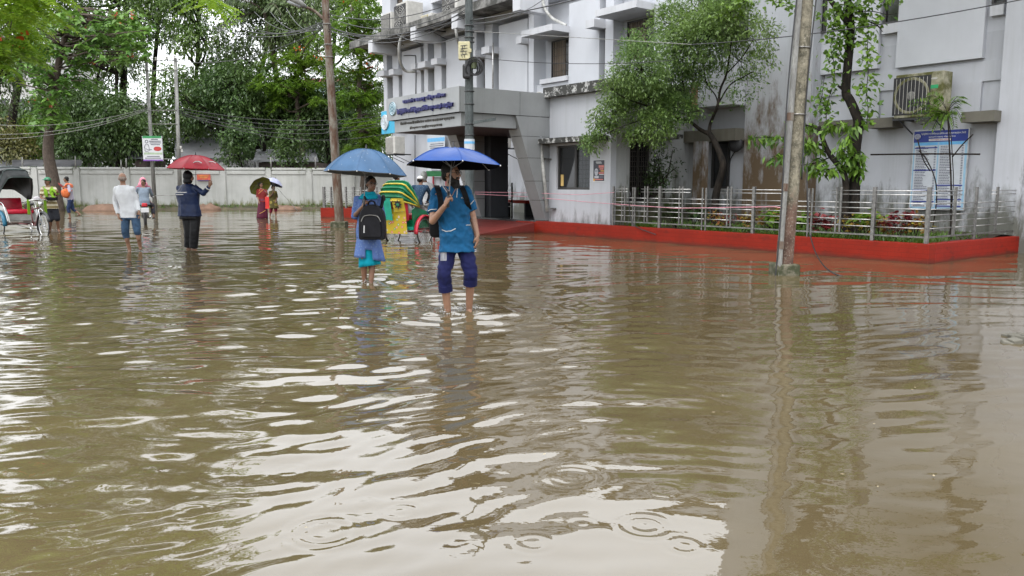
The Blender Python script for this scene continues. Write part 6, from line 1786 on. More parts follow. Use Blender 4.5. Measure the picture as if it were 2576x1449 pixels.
def hand(mb, w, d, nrm, s=1.0, curl=.5, thumb=1):
    'palm and five fingers; d along the hand, nrm out of the back of the hand'
    d = Vector(d).normalized(); nrm = (Vector(nrm) - d * Vector(nrm).dot(d)).normalized(); lat = d.cross(nrm)
    w = Vector(w)
    pc = w + d * .05 * s
    m = Matrix((lat, d, nrm)).transposed()
    mb.ball(pc, (.042*s, .054*s, .018*s), 12, 8, m)
    for i, (off, l1) in enumerate(((-.031, .036), (-.011, .042), (.011, .040), (.030, .031))):
        k0 = w + d * (.085 + (.004 if i in (1, 2) else 0)) * s + lat * off * s
        a1 = curl * 1.0; a2 = curl * 2.2
        d1 = d * math.cos(a1) - nrm * math.sin(a1); d2 = d * math.cos(a2) - nrm * math.sin(a2); d3 = d * math.cos(curl*2.9) - nrm * math.sin(curl*2.9)
        k1 = k0 + d1 * l1 * s; k2 = k1 + d2 * l1*.7 * s; k3 = k2 + d3 * l1*.55 * s
        cap(mb, k0, k1, .0098*s, .009*s, n=8); cap(mb, k1, k2, .009*s, .0085*s, n=8); cap(mb, k2, k3, .0085*s, .0075*s, n=8)
    t0 = w + d * .025 * s + lat * thumb * -.032 * s
    td = (d * .7 - lat * thumb * .55 - nrm * (.35 + .5 * curl)).normalized(); t1 = t0 + td * .042 * s; t2 = t1 + (d * .75 - nrm * .7 * curl + lat * thumb * .25).normalized() * .034 * s
    cap(mb, t0, t1, .013*s, .0105*s, n=8); cap(mb, t1, t2, .0105*s, .009*s, n=8)
def head_parts(t, c, hf, s, skin, voxel, hair='short', hairmat=None, beard=None, glasses=False, moustache=False, tilt=0.0, body=None):
    'adds the skull and face to the body mesh, returns a frame for hair and other head wear'
    c = Vector(c); hf = Vector((hf[0], hf[1], 0)).normalized(); up = Vector((0, 0, 1)); up = (up + hf * tilt).normalized(); hf = (hf - up * hf.dot(up)).normalized(); rt = hf.cross(up)
    M_ = Matrix((rt, hf, up)).transposed()
    L = lambda x, y, z: c + M_ @ Vector((x*s, y*s, z*s))
    mb = body
    mb.ball(L(0, -.012, .025), (.074*s, .094*s, .092*s), 16, 12, M_)
    mb.ball(L(0, .022, -.045), (.056*s, .066*s, .068*s), 14, 10, M_)
    mb.ball(L(0, .05, -.088), (.028*s, .03*s, .022*s), 10, 8, M_)
    cap(mb, L(0, .086, .015), L(0, .104, -.022), .010*s, .015*s, n=8)
    cap(mb, L(-.035, .074, .028), L(.035, .074, .028), .012*s, .012*s, n=8)
    for sx in (-1, 1): mb.ball(L(sx*.077, -.008, -.008), (.010*s, .018*s, .030*s), 8, 6, M_)
    mb.ball(L(0, .084, -.055), (.022*s, .012*s, .009*s), 8, 6, M_)
    return L, M_
def face_bits(t, L, M_, s, voxel, glasses, beard, moustache, hair, hairmat):
    hairmat = hairmat or M_hair
    for sx in (-1, 1):
        e = MB(); e.ball(L(sx*.031, .081, .008), (.013*s, .007*s, .007*s), 8, 6, M_); e.build('eye', M_eye, t)
        e = MB(); e.tube([L(sx*.015, .088, .029), L(sx*.033, .087, .034), L(sx*.05, .074, .028)], .0045*s, 6); e.build('eyebrow', M_hair, t)
    e = MB(); e.tube([L(-.022, .089, -.054), L(0, .097, -.055), L(.022, .089, -.054)], [.003*s, .006*s, .003*s], 6); e.build('lips', M_lip, t)
    if glasses:
        e = MB()
        for sx in (-1, 1):
            pts = [L(sx*(.033 + .024*math.cos(q)), .096, .006 + .018*math.sin(q)) for q in np.linspace(0, 6.283, 13)]; e.tube(pts, .0028*s, 5, cap=False)
            e.tube([L(sx*.057, .094, .01), L(sx*.08, .0, .012)], .0028*s, 5)
        e.tube([L(-.01, .1, .01), L(.01, .1, .01)], .0028*s, 5); e.build('glasses', M_black, t)
    if beard:
        b_ = MB(); b_.ball(L(0, .03, -.085), (.064*s, .062*s, .058*s), 14, 10, M_); b_.ball(L(0, .055, -.125), (.046*s, .044*s, .06*s), 12, 10, M_)
        for sx in (-1, 1): cap(b_, L(sx*.062, .012, -.01), L(sx*.052, .045, -.08), .014*s, .026*s)
        cap(b_, L(-.03, .085, -.045), L(.03, .085, -.045), .009*s, .009*s)
        fuse(b_, voxel, 'beard', M_hair, t, wr=.006*s, wf=60, sm=1)
    if moustache:
        b_ = MB(); b_.tube([L(-.028, .086, -.046), L(0, .1, -.036), L(.028, .086, -.046)], [.004*s, .009*s, .004*s], 6); b_.build('moustache', M_hair, t)
    if hair:
        h_ = MB()
        if hair in ('short', 'bun', 'plait'):
            h_.ball(L(0, -.022, .042), (.080*s, .094*s, .086*s), 16, 12, M_)
            for sx in (-1, 1): cap(h_, L(sx*.066, .01, .045), L(sx*.07, -.03, -.02), .016*s, .018*s)
            h_.ball(L(0, -.07, -.02), (.06*s, .04*s, .06*s), 12, 8, M_)
            if hair == 'bun': h_.ball(L(0, -.115, -.015), (.045*s, .04*s, .045*s), 12, 8, M_)
            if hair == 'plait': cap(h_, L(-.03, -.095, -.03), L(-.06, -.10, -.16), .038*s, .026*s)
        elif hair == 'fringe':
            h_.ball(L(0, -.045, .0), (.077*s, .072*s, .06*s), 14, 10, M_)
        fuse(h_, voxel, 'hair', hairmat, t, wr=.004*s, wf=45, sm=2)

def person(label, J, face, skin=None, top=None, bottom=None, s=1.0, voxel=.014, hair='short', beard=False, glasses=False, moustache=False, hairmat=None,
           fat=1.0, sleeve='short', leg_end=None, hem=None, hands=((.5, None), (.5, None)), wr=.008, tilt=0.0, hide_feet=False, group=None, shoe=None, chestx=1.0, legw=1.0, bottom_name='trousers', top_name='shirt'):
    """J: joints in world metres (dict of Vectors), l = picture left, r = picture right.  Body is one surface, clothes are parts over it."""
    skin = skin or M_skin
    J = {k: Vector(v) for k, v in J.items()}
    if voxel > .012: wr = wr * .5
    base = (J['l_ankle'] + J['r_ankle']) / 2
    t = thing('person', (base.x, base.y, -.1), label, 'person', group)
    for k in ('l', 'r'):
        if J[k+'_ankle'].z < .15: STIR.append((J[k+'_ankle'].x, J[k+'_ankle'].y, 1.5 if voxel < .012 else .8))
    lat = (J['r_sh'] - J['l_sh']); lat.z = 0; lat.normalize()
    hl = (J['r_hip'] - J['l_hip']); hl.z = 0; hl.normalize()
    pel, chest, neck, head = J['pelvis'], J['chest'], J['neck'], J['head']
    waist = pel.lerp(chest, .45)
    f = fat
    def torso(mb, g=0.0, low=None, top_=True):
        secs = []
        if low is not None: secs.append(low)
        secs += [(pel - Vector((0, 0, .06*s)), hl, .152*s*f + g*1.5, .108*s*f + g*1.5), (pel + Vector((0, 0, .03*s)), hl, .150*s*f + g*1.5, .105*s*f + g*1.5), (waist, (lat + hl), .132*s*f + g*1.5, .098*s*f + g*1.3), (chest, lat, .156*s*f*chestx + g, .110*s*f + g), (chest.lerp(neck, .45), lat, .142*s*chestx + g, .090*s + g), (neck - Vector((0, 0, .03*s)), lat, .09*s + g*.6, .066*s + g*.5)]
        loft(mb, secs)
        for k in ('l', 'r'):
            cap(mb, neck - Vector((0, 0, .075*s)), J[k+'_sh'] - Vector((0, 0, .012*s)), .050*s + g*.3, .046*s + g*.5)
    # ---- body
    mb = MB(); torso(mb)
    cap(mb, neck - Vector((0, 0, .05*s)), head - Vector((0, 0, .06*s)), .054*s, .050*s)
    for i, k in enumerate(('l', 'r')):
        cap(mb, J[k+'_sh'], J[k+'_el'], .048*s, .039*s); cap(mb, J[k+'_el'], J[k+'_wr'], .040*s, .027*s)
        if J.get(k+'_hand', True) is not None:
            d = J.get(k+'_hd', J[k+'_wr'] - J[k+'_el']); nv_ = hands[i][1] or (J[k+'_sh'] - J[k+'_wr']).cross(Vector((0, 0, 1))).cross(d)
            hand(mb, J[k+'_wr'], d, nv_, s, hands[i][0], 1 if k == 'l' else -1)
        cap(mb, J[k+'_hip'], J[k+'_knee'], .080*s*legw, .055*s); cap(mb, J[k+'_knee'], J[k+'_ankle'], .056*s, .036*s)
        mid = J[k+'_knee'].lerp(J[k+'_ankle'], .33); back = -(J[k+'_toe'] - J[k+'_ankle']); back.z = 0; back = back.normalized() * .018 * s
        mb.ball(mid + back, (.052*s, .052*s, .11*s), 12, 8)
        cap(mb, J[k+'_ankle'] - Vector((0, 0, .03*s)), J[k+'_toe'], .036*s, .022*s); mb.ball(J[k+'_ankle'] + back * 1.3 - Vector((0, 0, .035*s)), .034*s, 8, 6)
    L, M_ = head_parts(t, head, face, s, skin, voxel, tilt=tilt, body=mb)
    fuse(mb, voxel, 'body', skin, t, sm=2)
    face_bits(t, L, M_, s, max(.007, voxel*.7), glasses, beard, moustache, hair, hairmat)
    # ---- upper garment
    if top:
        mb = MB(); g = .022*s
        hz = hem if hem is not None else pel.z - .12*s
        low = (Vector((pel.x, pel.y, hz)), hl, .178*s*f + g, .132*s*f + g)
        torso(mb, g, low)
        for k in ('l', 'r'):
            sh, el, wr_ = J[k+'_sh'], J[k+'_el'], J[k+'_wr']
            if sleeve == 'short': cap(mb, sh, sh.lerp(el, .72), .059*s, .066*s, ends=False); mb.ball(sh, .059*s, 12, 8)
            elif sleeve == 'three':
                cap(mb, sh, el, .057*s, .052*s); cap(mb, el, el.lerp(wr_, .15), .056*s, .056*s, ends=False)
            elif sleeve == 'long':
                cap(mb, sh, el, .058*s, .056*s); cap(mb, el, wr_.lerp(el, .06), .058*s, .042*s, ends=False)
        fuse(mb, voxel, top_name, top, t, wr=wr, wf=8 if voxel > .012 else 12, seed=sum(map(ord, label)) % 50, sm=2, stretch=.7)
    # ---- lower garment
    if bottom:
        mb = MB(); g = .02*s
        loft(mb, [(pel - Vector((0, 0, .13*s)), hl, .150*s*f + g*.8, .105*s*f + g*.8), (pel + Vector((0, 0, .0*s)), hl, .148*s*f + g*.5, .105*s*f + g*.5), (pel + Vector((0, 0, .08*s)), hl, .140*s*f, .1*s*f)])
        for k in ('l', 'r'):
            hp, kn, an = J[k+'_hip'], J[k+'_knee'], J[k+'_ankle']
            cap(mb, hp - Vector((0, 0, .05*s)), kn, .094*s*legw, .078*s*legw)
            e = leg_end[0 if k == 'l' else 1] if leg_end else .95
            if e > 0: cap(mb, kn, kn.lerp(an, e), .078*s*legw, (.066 if e < .9 else .07)*s*legw, ends=False)
        fuse(mb, voxel, bottom_name, bottom, t, wr=wr * .8, wf=10, seed=3 + sum(map(ord, label)) % 40, sm=2)
    if shoe:
        for k in ('l', 'r'):
            mb = MB(); d = J[k+'_toe'] - J[k+'_ankle']; d.z = 0; d.normalize(); o = J[k+'_ankle'] - Vector((0, 0, .07*s)); side = Vector((d.y, -d.x, 0))
            mb.prism([o - d*.07 - side*.035, o - d*.07 + side*.035, o + d*.17 + side*.045, o + d*.19, o + d*.17 - side*.045], (0, 0, -.02)); mb.build('sandal', shoe, t)
    t['_'] = 0; del t['_']
    return t, L, M_
def umbrella(label, hand_p, top_p, radius, height, mat, mat_in, n=8, sag=.03, under=None, scallop=.06, tiltv=None, pattern=None, handle_len=.22, trim=None, seed=1):
    'canopy of n gores on ribs; axis from hand to top'
    hand_p, top_p = Vector(hand_p), Vector(top_p)
    axv = Vector(tiltv).normalized() if tiltv else (top_p - hand_p).normalized()
    t = thing('umbrella', hand_p, label, 'umbrella')
    x = axv.orthogonal().normalized(); y = axv.cross(x)
    def pt(th, r_): # r_ 0..1
        k = th / (2*math.pi/n); fr = abs((k % 1) - .5) * 2      # 1 on a rib, 0 between ribs
        edge = 1 - scallop * (1 - fr**2) * r_**2
        z_ = -height * (r_**2.1) + sag * (fr**2 - 1) * math.sin(math.pi * min(1, r_*.95)) * 1.0
        rr = radius * r_ * edge
        return top_p + (x*math.cos(th) + y*math.sin(th)) * rr + axv * z_
    m, k = n * 6, 9
    def sheet(off):
        vs_ = [top_p + axv*off]; fs = []
        for j in range(1, k+1):
            for i in range(m): vs_.append(pt(2*math.pi*i/m, j/k) + axv*off)
        for i in range(m): fs.append((0, 1+i, 1+(i+1) % m))
        for j in range(k-1):
            for i in range(m): fs.append((1+j*m+i, 1+(j+1)*m+i, 1+(j+1)*m+(i+1) % m, 1+j*m+(i+1) % m))
        return vs_, fs
    mb = MB(); mb.add(*sheet(0)); c = mb.build('canopy', mat, t, smooth=True)
    mb = MB(); v_, f_ = sheet(-.006); mb.add(v_, [q[::-1] for q in f_]); mb.build('lining', mat_in, t, smooth=True)
    if trim:
        mb = MB(); mb.tube([pt(2*math.pi*i/m, 1) for i in range(m)] + [pt(0, 1)], .006, 5, cap=False); mb.build('trim', trim, t)
    for i in range(n):
        th = 2*math.pi*i/n
        mb = MB(); mb.tube([pt(th, j/6) - axv*.012 for j in range(7)], .004, 5); mb.tube([pt(th, .5) - axv*.014, top_p - axv*(height*.9 + .05)], .0035, 4); mb.build('rib', M_steel_d, t)
        mb = MB(); mb.ball(pt(th, 1.0) - axv*.006, .009, 6, 5); mb.build('rib_tip', M_steel, t)
        mb = MB(); mb.tube([pt(th, j/9) + axv*.0005 for j in range(1, 10)], .0028, 4); mb.build('seam', mat, t)
    mb = MB(); mb.tube([hand_p - axv*.05, top_p + axv*.05], .007, 8); mb.build('shaft', M_steel_d, t)
    mb = MB(); mb.tube([hand_p - axv*.09, hand_p + axv*.08], .014, 8); mb.build('handle', M_black, t, smooth=True)
    mb = MB(); mb.tube([top_p, top_p + axv*.03, top_p + axv*.06], [.02, .012, .006], 8); mb.build('tip', M_black, t)
    return t, pt, axv
def place(px, d):
    'returns a function pixel offset -> world point for a figure standing at distance d (z by pixel row)'
    return lambda x, y, dy=0.0: at(x, y, d + dy)
def px_joints(d, spec):
    'spec: joint -> (px, py, depth offset)'
    return {k: at(v[0], v[1], d + (v[2] if len(v) > 2 else 0)) for k, v in spec.items()}

# ---- 1. bearded man with the blue umbrella
D1 = 8.75
J = px_joints(D1, dict(pelvis=(1150, 600), chest=(1135, 515), neck=(1133, 462, .01), head=(1135, 437, -.02), l_sh=(1097, 484, .02), r_sh=(1172, 482, .02), l_el=(1088, 556, -.12), l_wr=(1120, 517, -.27), r_el=(1190, 548, .05), r_wr=(1201, 592, -.02),
        l_hip=(1128, 612), r_hip=(1170, 612), l_knee=(1117, 690, -.10), r_knee=(1184, 688, -.06), l_ankle=(1127, 788, -.02), r_ankle=(1180, 778, .06), l_toe=(1130, 812, -.17), r_toe=(1187, 795, -.09)))
J['l_hd'] = Vector((.35, -.15, .9)); J['r_hd'] = Vector((-.05, -.12, -1))
M_scrub = cloth('blue_scrub_cloth', (0.005, 0.07, 0.165)); M_navyp = cloth('navy_joggers', (0.006, 0.008, 0.05))
man, HL, HM = person('bearded man in blue scrub top and rolled navy joggers wading under a blue umbrella', J, (.92, -.40), M_skin_l, M_scrub, M_navyp, s=1.02, voxel=.0095, beard=True, glasses=True, leg_end=(.42, .30), hem=at(1150, 632, D1).z, hands=((1.15, Vector((-.75, -.5, .1))), (.35, Vector((.9, -.1, 0)))), wr=.02, chestx=1.12, fat=1.0, legw=1.0)
M_white_t = simple('white_piping', (.5, .5, .5), .6, bstr=0)
def strip(parent, name, pts, r, mat, n=5):
    mb = MB(); mb.tube(pts, r, n); return mb.build(name, mat, parent)
# collar, cuffs, pocket piping, stripes, name print: laid onto the cloth itself
shirt_ = [c for c in man.children if c.name.startswith('shirt')]; trous_ = [c for c in man.children if c.name.startswith('trousers')]
for nm, pts, r_ in (('collar_piping', ((1113, 466), (1119, 476), (1127, 487), (1136, 495)), .005), ('collar_piping', ((1150, 474), (1150, 486), (1149, 497)), .005), ('cuff_piping', ((1077, 531), (1086, 527), (1098, 527)), .005), ('cuff_piping', ((1177, 518), (1184, 513), (1191, 505)), .005),
                    ('pocket_piping', ((1113, 578), (1122, 582), (1135, 581), (1146, 575)), .0045), ('pocket_piping', ((1172, 567), (1184, 566)), .0045)):
    q = drape(shirt_, pts)
    if len(q) > 2: strip(man, nm, q, r_, M_white_t)
q = drape(shirt_, ((1120, 470), (1128, 482), (1136, 494), (1143, 482), (1149, 472)), .006)
if len(q) > 4: strip(man, 'neck_opening', q, .004, M_skin_l)
q = drape(shirt_, ((1150, 530), (1151, 560), (1149, 590), (1150, 625)), .003)
for k in range(5):
    q = drape(trous_, ((1110 + 3.0*k, 634), (1110 + 3.0*k, 656)), .003)
    if len(q) > 2: strip(man, 'trouser_stripe', q, .0035, M_white_t)
c = (drape(shirt_, ((1160, 500), (1161, 500)), .006) or [at(1160, 500, D1 - .17)])[0]
lettering('chest_print', 'BN.JAHID', M_white_t, c, (1, .25, 0), (0, 0, 1), .055, .016, .003, man)
c = (drape(trous_, ((1190, 632), (1191, 632)), .006) or [at(1190, 632, D1 - .12)])[0]
for x0, x1, z0, z1 in ((-.03, .03, -.006, .004), (-.03, -.015, .008, .02), (0, .03, .012, .018)):
    mb = MB(); mb.box(c.x + x0, c.x + x1, c.y - .003, c.y, c.z + z0, c.z + z1); mb.build('trouser_badge', M_white_t, man)
for k, e in ((0, .42), (1, .30)):
    p = 'lr'[k]; a0_, a1_ = J[p+'_knee'], J[p+'_ankle']; c = a0_.lerp(a1_, e - .03); mb = MB(); mb.tube([a0_.lerp(a1_, e - .14), a0_.lerp(a1_, e + .01)], .078, 16); mb.build('rolled_cuff', M_navyp, man, smooth='auto')
# black backpack on his back with straps
M_bag = simple('black_backpack_fabric', (0.008, 0.008, 0.009), .8, var=.2, scale=20, spec=.12)
bag = thing('backpack', at(1110, 600, D1 + .2), 'black backpack worn on the back of the bearded man', 'backpack')
mb = MB(); a_, b_ = at(1078, 485, D1 + .16), at(1150, 598, D1 + .16); mb.cbox(a_.x, b_.x, D1 + .13, D1 + .32, b_.z, a_.z, .05); mb.build('bag_body', M_bag, bag, smooth='auto')
for pts in (((1098, 466, .08), (1101, 474, -.06), (1106, 492, -.125), (1109, 515, -.15), (1104, 540, -.13), (1094, 555, .02)), ((1160, 466, .08), (1163, 474, -.04), (1170, 490, -.105), (1176, 512, -.095), (1182, 535, .03))):
    tt = smooth_pts([at(x, y, D1 + dy - .012) for x, y, dy in pts], 5); mb = MB()
    for i in range(len(tt) - 1):
        p0, p1 = tt[i], tt[i+1]; mb.hexa([p0 + Vector((-.03, 0, 0)), p0 + Vector((.03, 0, 0)), p0 + Vector((.03, .012, 0)), p0 + Vector((-.03, .012, 0)), p1 + Vector((-.03, 0, 0)), p1 + Vector((.03, 0, 0)), p1 + Vector((.03, .012, 0)), p1 + Vector((-.03, .012, 0))])
    mb.build('strap', M_bag, bag)
def fabric_mat(name, col, rough=.35, dots=None, dsize=.16, dscale=14):
    m, n, l, p = nmat(name); co = tex_coord(n, l, 'obj')
    f = noise_node(n, l, co, 3.5, 4, .6)
    c = ramp(n, l, f, [(.3, tuple(x*.8 for x in col)), (.7, tuple(min(1, x*1.12) for x in col))])
    if dots:
        v = n.new('ShaderNodeTexVoronoi'); v.inputs['Scale'].default_value = dscale; l.new(co, v.inputs['Vector'])
        c = mix(n, l, ramp(n, l, v.outputs['Distance'], [(dsize, 1.0), (dsize + .05, 0.0)]), c, dots)
    l.new(c, p.inputs['Base Color']); p.inputs['Roughness'].default_value = rough; p.inputs['Specular IOR Level'].default_value = .3
    tr_ = n.new('ShaderNodeBsdfTranslucent'); l.new(c, tr_.inputs['Color']); mx_ = n.new('ShaderNodeMixShader'); mx_.inputs[0].default_value = .2; l.new(p.outputs[0], mx_.inputs[1]); l.new(tr_.outputs[0], mx_.inputs[2]); l.new(mx_.outputs[0], n['Material Output'].inputs['Surface'])
    bump(n, l, p, noise_node(n, l, co, 16, 3, .6, (1, 1, 1)), .25, .01); MATS[name] = m
    return m
M_ublue = fabric_mat('royal_blue_umbrella', (0.002, 0.055, 0.27)); M_uin = simple('umbrella_black_lining', (.004, .004, .007), .95, spec=.03, bstr=0)
hp = J['l_wr'] + Vector((.035, -.02, .07))
tp_ = at(1140, 371, D1 - .14)
umbrella('royal blue umbrella with black lining held by the bearded man', hp, tp_, .53, .185, M_ublue, M_uin, n=6, sag=.03, scallop=.11, tiltv=(.03, .075, 1))

# ---- 2. woman with the front backpack
D2 = 11.45
J = px_joints(D2, dict(pelvis=(926, 585), chest=(926, 520), neck=(930, 484, .02), head=(934, 463, -.01), l_sh=(899, 500, .02), r_sh=(951, 498, .02), l_el=(891, 545, -.06), l_wr=(912, 520, -.27), r_el=(962, 545, .0), r_wr=(955, 582, -.16), l_hip=(915, 590), r_hip=(937, 590), l_knee=(914, 650, -.05), r_knee=(938, 650, .0), l_ankle=(917, 712, .02), r_ankle=(933, 716, -.04), l_toe=(915, 722, -.12), r_toe=(938, 726, -.18)))
J['l_hd'] = Vector((.5, -.2, .8))
M_kurta = fabric_mat('pale_blue_print_cotton', (0.10, 0.17, 0.40), .8, dots=(.15, .23, .42), dsize=.3, dscale=30); M_cyanc = cloth('cyan_cotton', (0.0, 0.24, 0.33))
wom, HL2, HM2 = person('woman in pale blue kurta wading with a black backpack worn on her chest', J, (.55, -.83), M_skin, M_kurta, None, s=.93, voxel=.011, hair='plait', glasses=True, sleeve='three', hem=at(926, 598, D2).z, hands=((1.1, Vector((-.7, -.5, 0))), (.5, None)), wr=.009, fat=1.0)
def skirt(parent, name, mat, c_top, c_bot, rx0, ry0, rx1, ry1, wave, n=48, uneven=(0, 0), seed=0, gap=None):
    mb = MB(); rows = 9
    for j in range(rows):
        f = j / (rows - 1); c = Vector(c_top).lerp(Vector(c_bot), f)
        for i in range(n):
            th = 2*math.pi*i/n; w = 1 + wave * f * (math.sin(5*th + seed) * .6 + math.sin(9*th + 2*seed) * .4)
            mb.v.append((c.x + math.cos(th)*(rx0 + (rx1-rx0)*f)*w, c.y + math.sin(th)*(ry0 + (ry1-ry0)*f)*w, c.z + f*(uneven[0]*math.cos(th + uneven[1]) )))
    for j in range(rows-1):
        for i in range(n):
            if gap and j > rows*.45 and gap[0] <= i < gap[1]: continue
            mb.f.append((j*n+i, (j+1)*n+i, (j+1)*n+(i+1) % n, j*n+(i+1) % n))
    o = mb.build(name, mat, parent, smooth=True); md = o.modifiers.new('thick', 'SOLIDIFY'); md.thickness = .008
    return o
skirt(wom, 'kurta_skirt', M_kurta, at(926, 588, D2), at(928, 652, D2), .158, .125, .215, .17, .15, uneven=(.04, 2.6), seed=1, gap=(35, 39))
skirt(wom, 'underskirt', M_cyanc, at(926, 595, D2), at(930, 669, D2), .13, .10, .16, .13, .10, uneven=(.025, .4), seed=2)
mb = MB(); loft(mb, [(at(928, 500, D2), (1, 0, 0), .155, .118), (at(929, 490, D2), (1, 0, 0), .11, .092), (at(930, 482, D2 + .01), (1, 0, 0), .07, .07)]); fuse(mb, .012, 'scarf', M_cyanc, wom, wr=.012, wf=16)
M_leath = simple('black_leather', (0.007, 0.007, 0.009), .45, var=.25, scale=9, bstr=.2, bdist=.006, spec=.15)
bag = thing('backpack', at(936, 598, D2 - .25), 'glossy black leather backpack worn on the chest of the woman', 'backpack')
a_, b_ = at(903, 522, D2 - .28), at(970, 598, D2 - .28)
mb = MB(); y0, y1 = D2 - .36, D2 - .15
xm = (a_.x + b_.x)/2; hw = (b_.x - a_.x)/2
prof = [(-1, 0), (-.98, .55), (-.86, .84), (-.6, 1.02), (-.2, 1.1), (.2, 1.1), (.6, 1.02), (.86, .84), (.98, .55), (1, 0), (.92, -.06), (-.92, -.06)]
Hh = a_.z - b_.z
mb.prism([(xm + hw*u, y0, b_.z + Hh*v) for u, v in prof], (0, y1 - y0, 0)); mb.build('bag_body', M_leath, bag, bevel=.035, smooth='auto')
mb = MB(); mb.prism([(xm + hw*.76*u, y0 - .035, b_.z + Hh*(.06 + .62*v)) for u, v in prof], (0, .05, 0)); mb.build('front_pocket', M_leath, bag, bevel=.02, smooth='auto')
mb = MB(); mb.tube(smooth_pts([(xm - hw*.74, y0 - .03, b_.z + Hh*.55), (xm - hw*.5, y0 - .04, b_.z + Hh*.72), (xm, y0 - .042, b_.z + Hh*.76), (xm + hw*.5, y0 - .04, b_.z + Hh*.72), (xm + hw*.74, y0 - .03, b_.z + Hh*.55)]), .007, 5); mb.build('zip', M_steel_d, bag)
mb = MB(); mb.tube([(xm - hw*.5, y0 - .045, b_.z + Hh*.42), (xm - hw*.53, y0 - .045, b_.z + Hh*.18)], .010, 6); mb.build('zip_pull', M_steel, bag)
mb = MB(); mb.tube(smooth_pts([(xm - .05, y0 + .08, a_.z + Hh*.08), (xm - .03, y0 + .05, a_.z + Hh*.2), (xm + .03, y0 + .05, a_.z + Hh*.2), (xm + .05, y0 + .08, a_.z + Hh*.08)]), .012, 6); mb.build('carry_loop', M_leath, bag)
for sx in (-1, 1):
    tt = smooth_pts([(xm + sx*.12, y0 + .12, a_.z), (xm + sx*.13, D2 - .15, a_.z + .09), (xm + sx*.12, D2 - .02, a_.z + .155), (xm + sx*.11, D2 + .1, a_.z + .1)], 5); mb = MB(); mb.tube(tt, .024, 7); mb.build('strap', M_leath, bag, smooth=True)
M_udot = fabric_mat('steel_blue_dotted_umbrella', (0.055, 0.12, 0.225), .55, dots=(.22, .27, .34), dsize=.10, dscale=16)
M_udin = simple('grey_sheer_lining', (.10, .11, .12), .7)
hp = J['l_wr'] + Vector((.03, -.03, .07))
umbrella('steel-blue dotted umbrella with sheer grey hem held by the woman', hp, at(921, 374, D2 - .2), .585, .345, M_udot, M_udin, n=8, sag=.045, scallop=.10, tiltv=(.06, .05, 1), trim=M_black)

# ---- 3. bald man in the white shirt, from behind
D3 = 16.8
J = px_joints(D3, dict(pelvis=(326, 536), chest=(314, 490), neck=(310, 462), head=(308, 449, -.01), l_sh=(292, 475), r_sh=(333, 475), l_el=(290, 508, .05), l_wr=(297, 540, -.05), r_el=(343, 506, .05), r_wr=(350, 533, -.10), l_hip=(315, 540), r_hip=(340, 540), l_knee=(315, 583, -.03), r_knee=(345, 580, -.05), l_ankle=(326, 629, .06), r_ankle=(353, 622, .10), l_toe=(322, 634, .2), r_toe=(352, 628, .26)))
M_shirtw = cloth('white_shirt_cotton', (0.58, 0.59, 0.62), var=.04); M_denim = cloth('blue_denim', (0.045, 0.085, 0.15), var=.25)
person('bald man in white shirt and rolled jeans seen from behind', J, (-.35, .93), M_skin_l, M_shirtw, M_denim, s=1.0, voxel=.016, hair='fringe', hairmat=M_hair_g, sleeve='long', leg_end=(.35, .22), hem=at(326, 548, D3).z, wr=.02, fat=.97, chestx=1.04, hands=((.4, Vector((-1, 0, 0))), (.4, Vector((1, 0, 0)))))

# ---- 4. man in the navy rain jacket with the red umbrella
D4 = 17.3
J = px_joints(D4, dict(pelvis=(477, 535), chest=(472, 487), neck=(472, 459), head=(474, 445, -.01), l_sh=(450, 473, .08), r_sh=(492, 472, -.06), l_el=(466, 503, .28), l_wr=(488, 480, .22), r_el=(512, 487, -.12), r_wr=(527, 468, -.2), l_hip=(471, 538, .04), r_hip=(490, 538, -.02), l_knee=(475, 580, .02), r_knee=(489, 582, -.06), l_ankle=(474, 622, .05), r_ankle=(487, 624, -.04), l_toe=(486, 630, 0), r_toe=(498, 632, -.1)))
J['r_hd'] = Vector((.25, -.1, 1))
M_navyj = simple('navy_rain_jacket', (0.008, 0.017, 0.055), .45, var=.2, scale=5, bstr=.3, spec=.25); M_blackt = simple('black_rain_trousers', (.006, .006, .007), .5, var=.2, scale=5, bstr=.3, spec=.2)
jk, _, _ = person('stout man in navy rain jacket and black rain trousers raising one hand', J, (.95, .1), M_skin, M_navyj, M_blackt, s=1.04, voxel=.016, hair=None, sleeve='long', leg_end=(1.0, 1.0), hem=at(478, 544, D4).z, wr=.018, fat=1.38, chestx=1.1, legw=1.25, moustache=True, hands=((.9, None), (.9, Vector((.4, -.9, 0)))))
mb = MB(); c = J['head']; mb.ball(c + Vector((-.012, .0, .02)), (.105, .10, .125), 14, 10); mb.ball(c + Vector((-.02, 0, -.09)), (.1, .1, .08), 12, 8); fuse(mb, .016, 'hood', M_blackt, jk, wr=.006)
for dz in (0, .045):
    mb = MB(); z_ = at(470, 484, D4).z - dz; pts = [Vector((J['chest'].x + .005 + .242*math.cos(q), J['chest'].y + .175*math.sin(q), z_)) for q in np.linspace(math.pi, 2*math.pi, 15)]; mb.tube(pts, .011, 5); mb.build('reflective_stripe', M_white_t, jk)
mb = MB(); mb.tube([J['r_el'].lerp(J['r_wr'], .72), J['r_el'].lerp(J['r_wr'], .8)], .062, 12); mb.build('sleeve_stripe', M_white_t, jk)
M_ured = fabric_mat('crimson_umbrella', (0.33, 0.006, 0.02), .4)
hp = J['l_wr'] + Vector((.05, -.02, .06))
ur, pt_, axv_ = umbrella('crimson umbrella with small white print over the navy jacket man', hp, at(492, 390, D4 + .16), .63, .30, M_ured, M_ured, n=8, sag=.04, scallop=.08, tiltv=(.03, .02, 1))
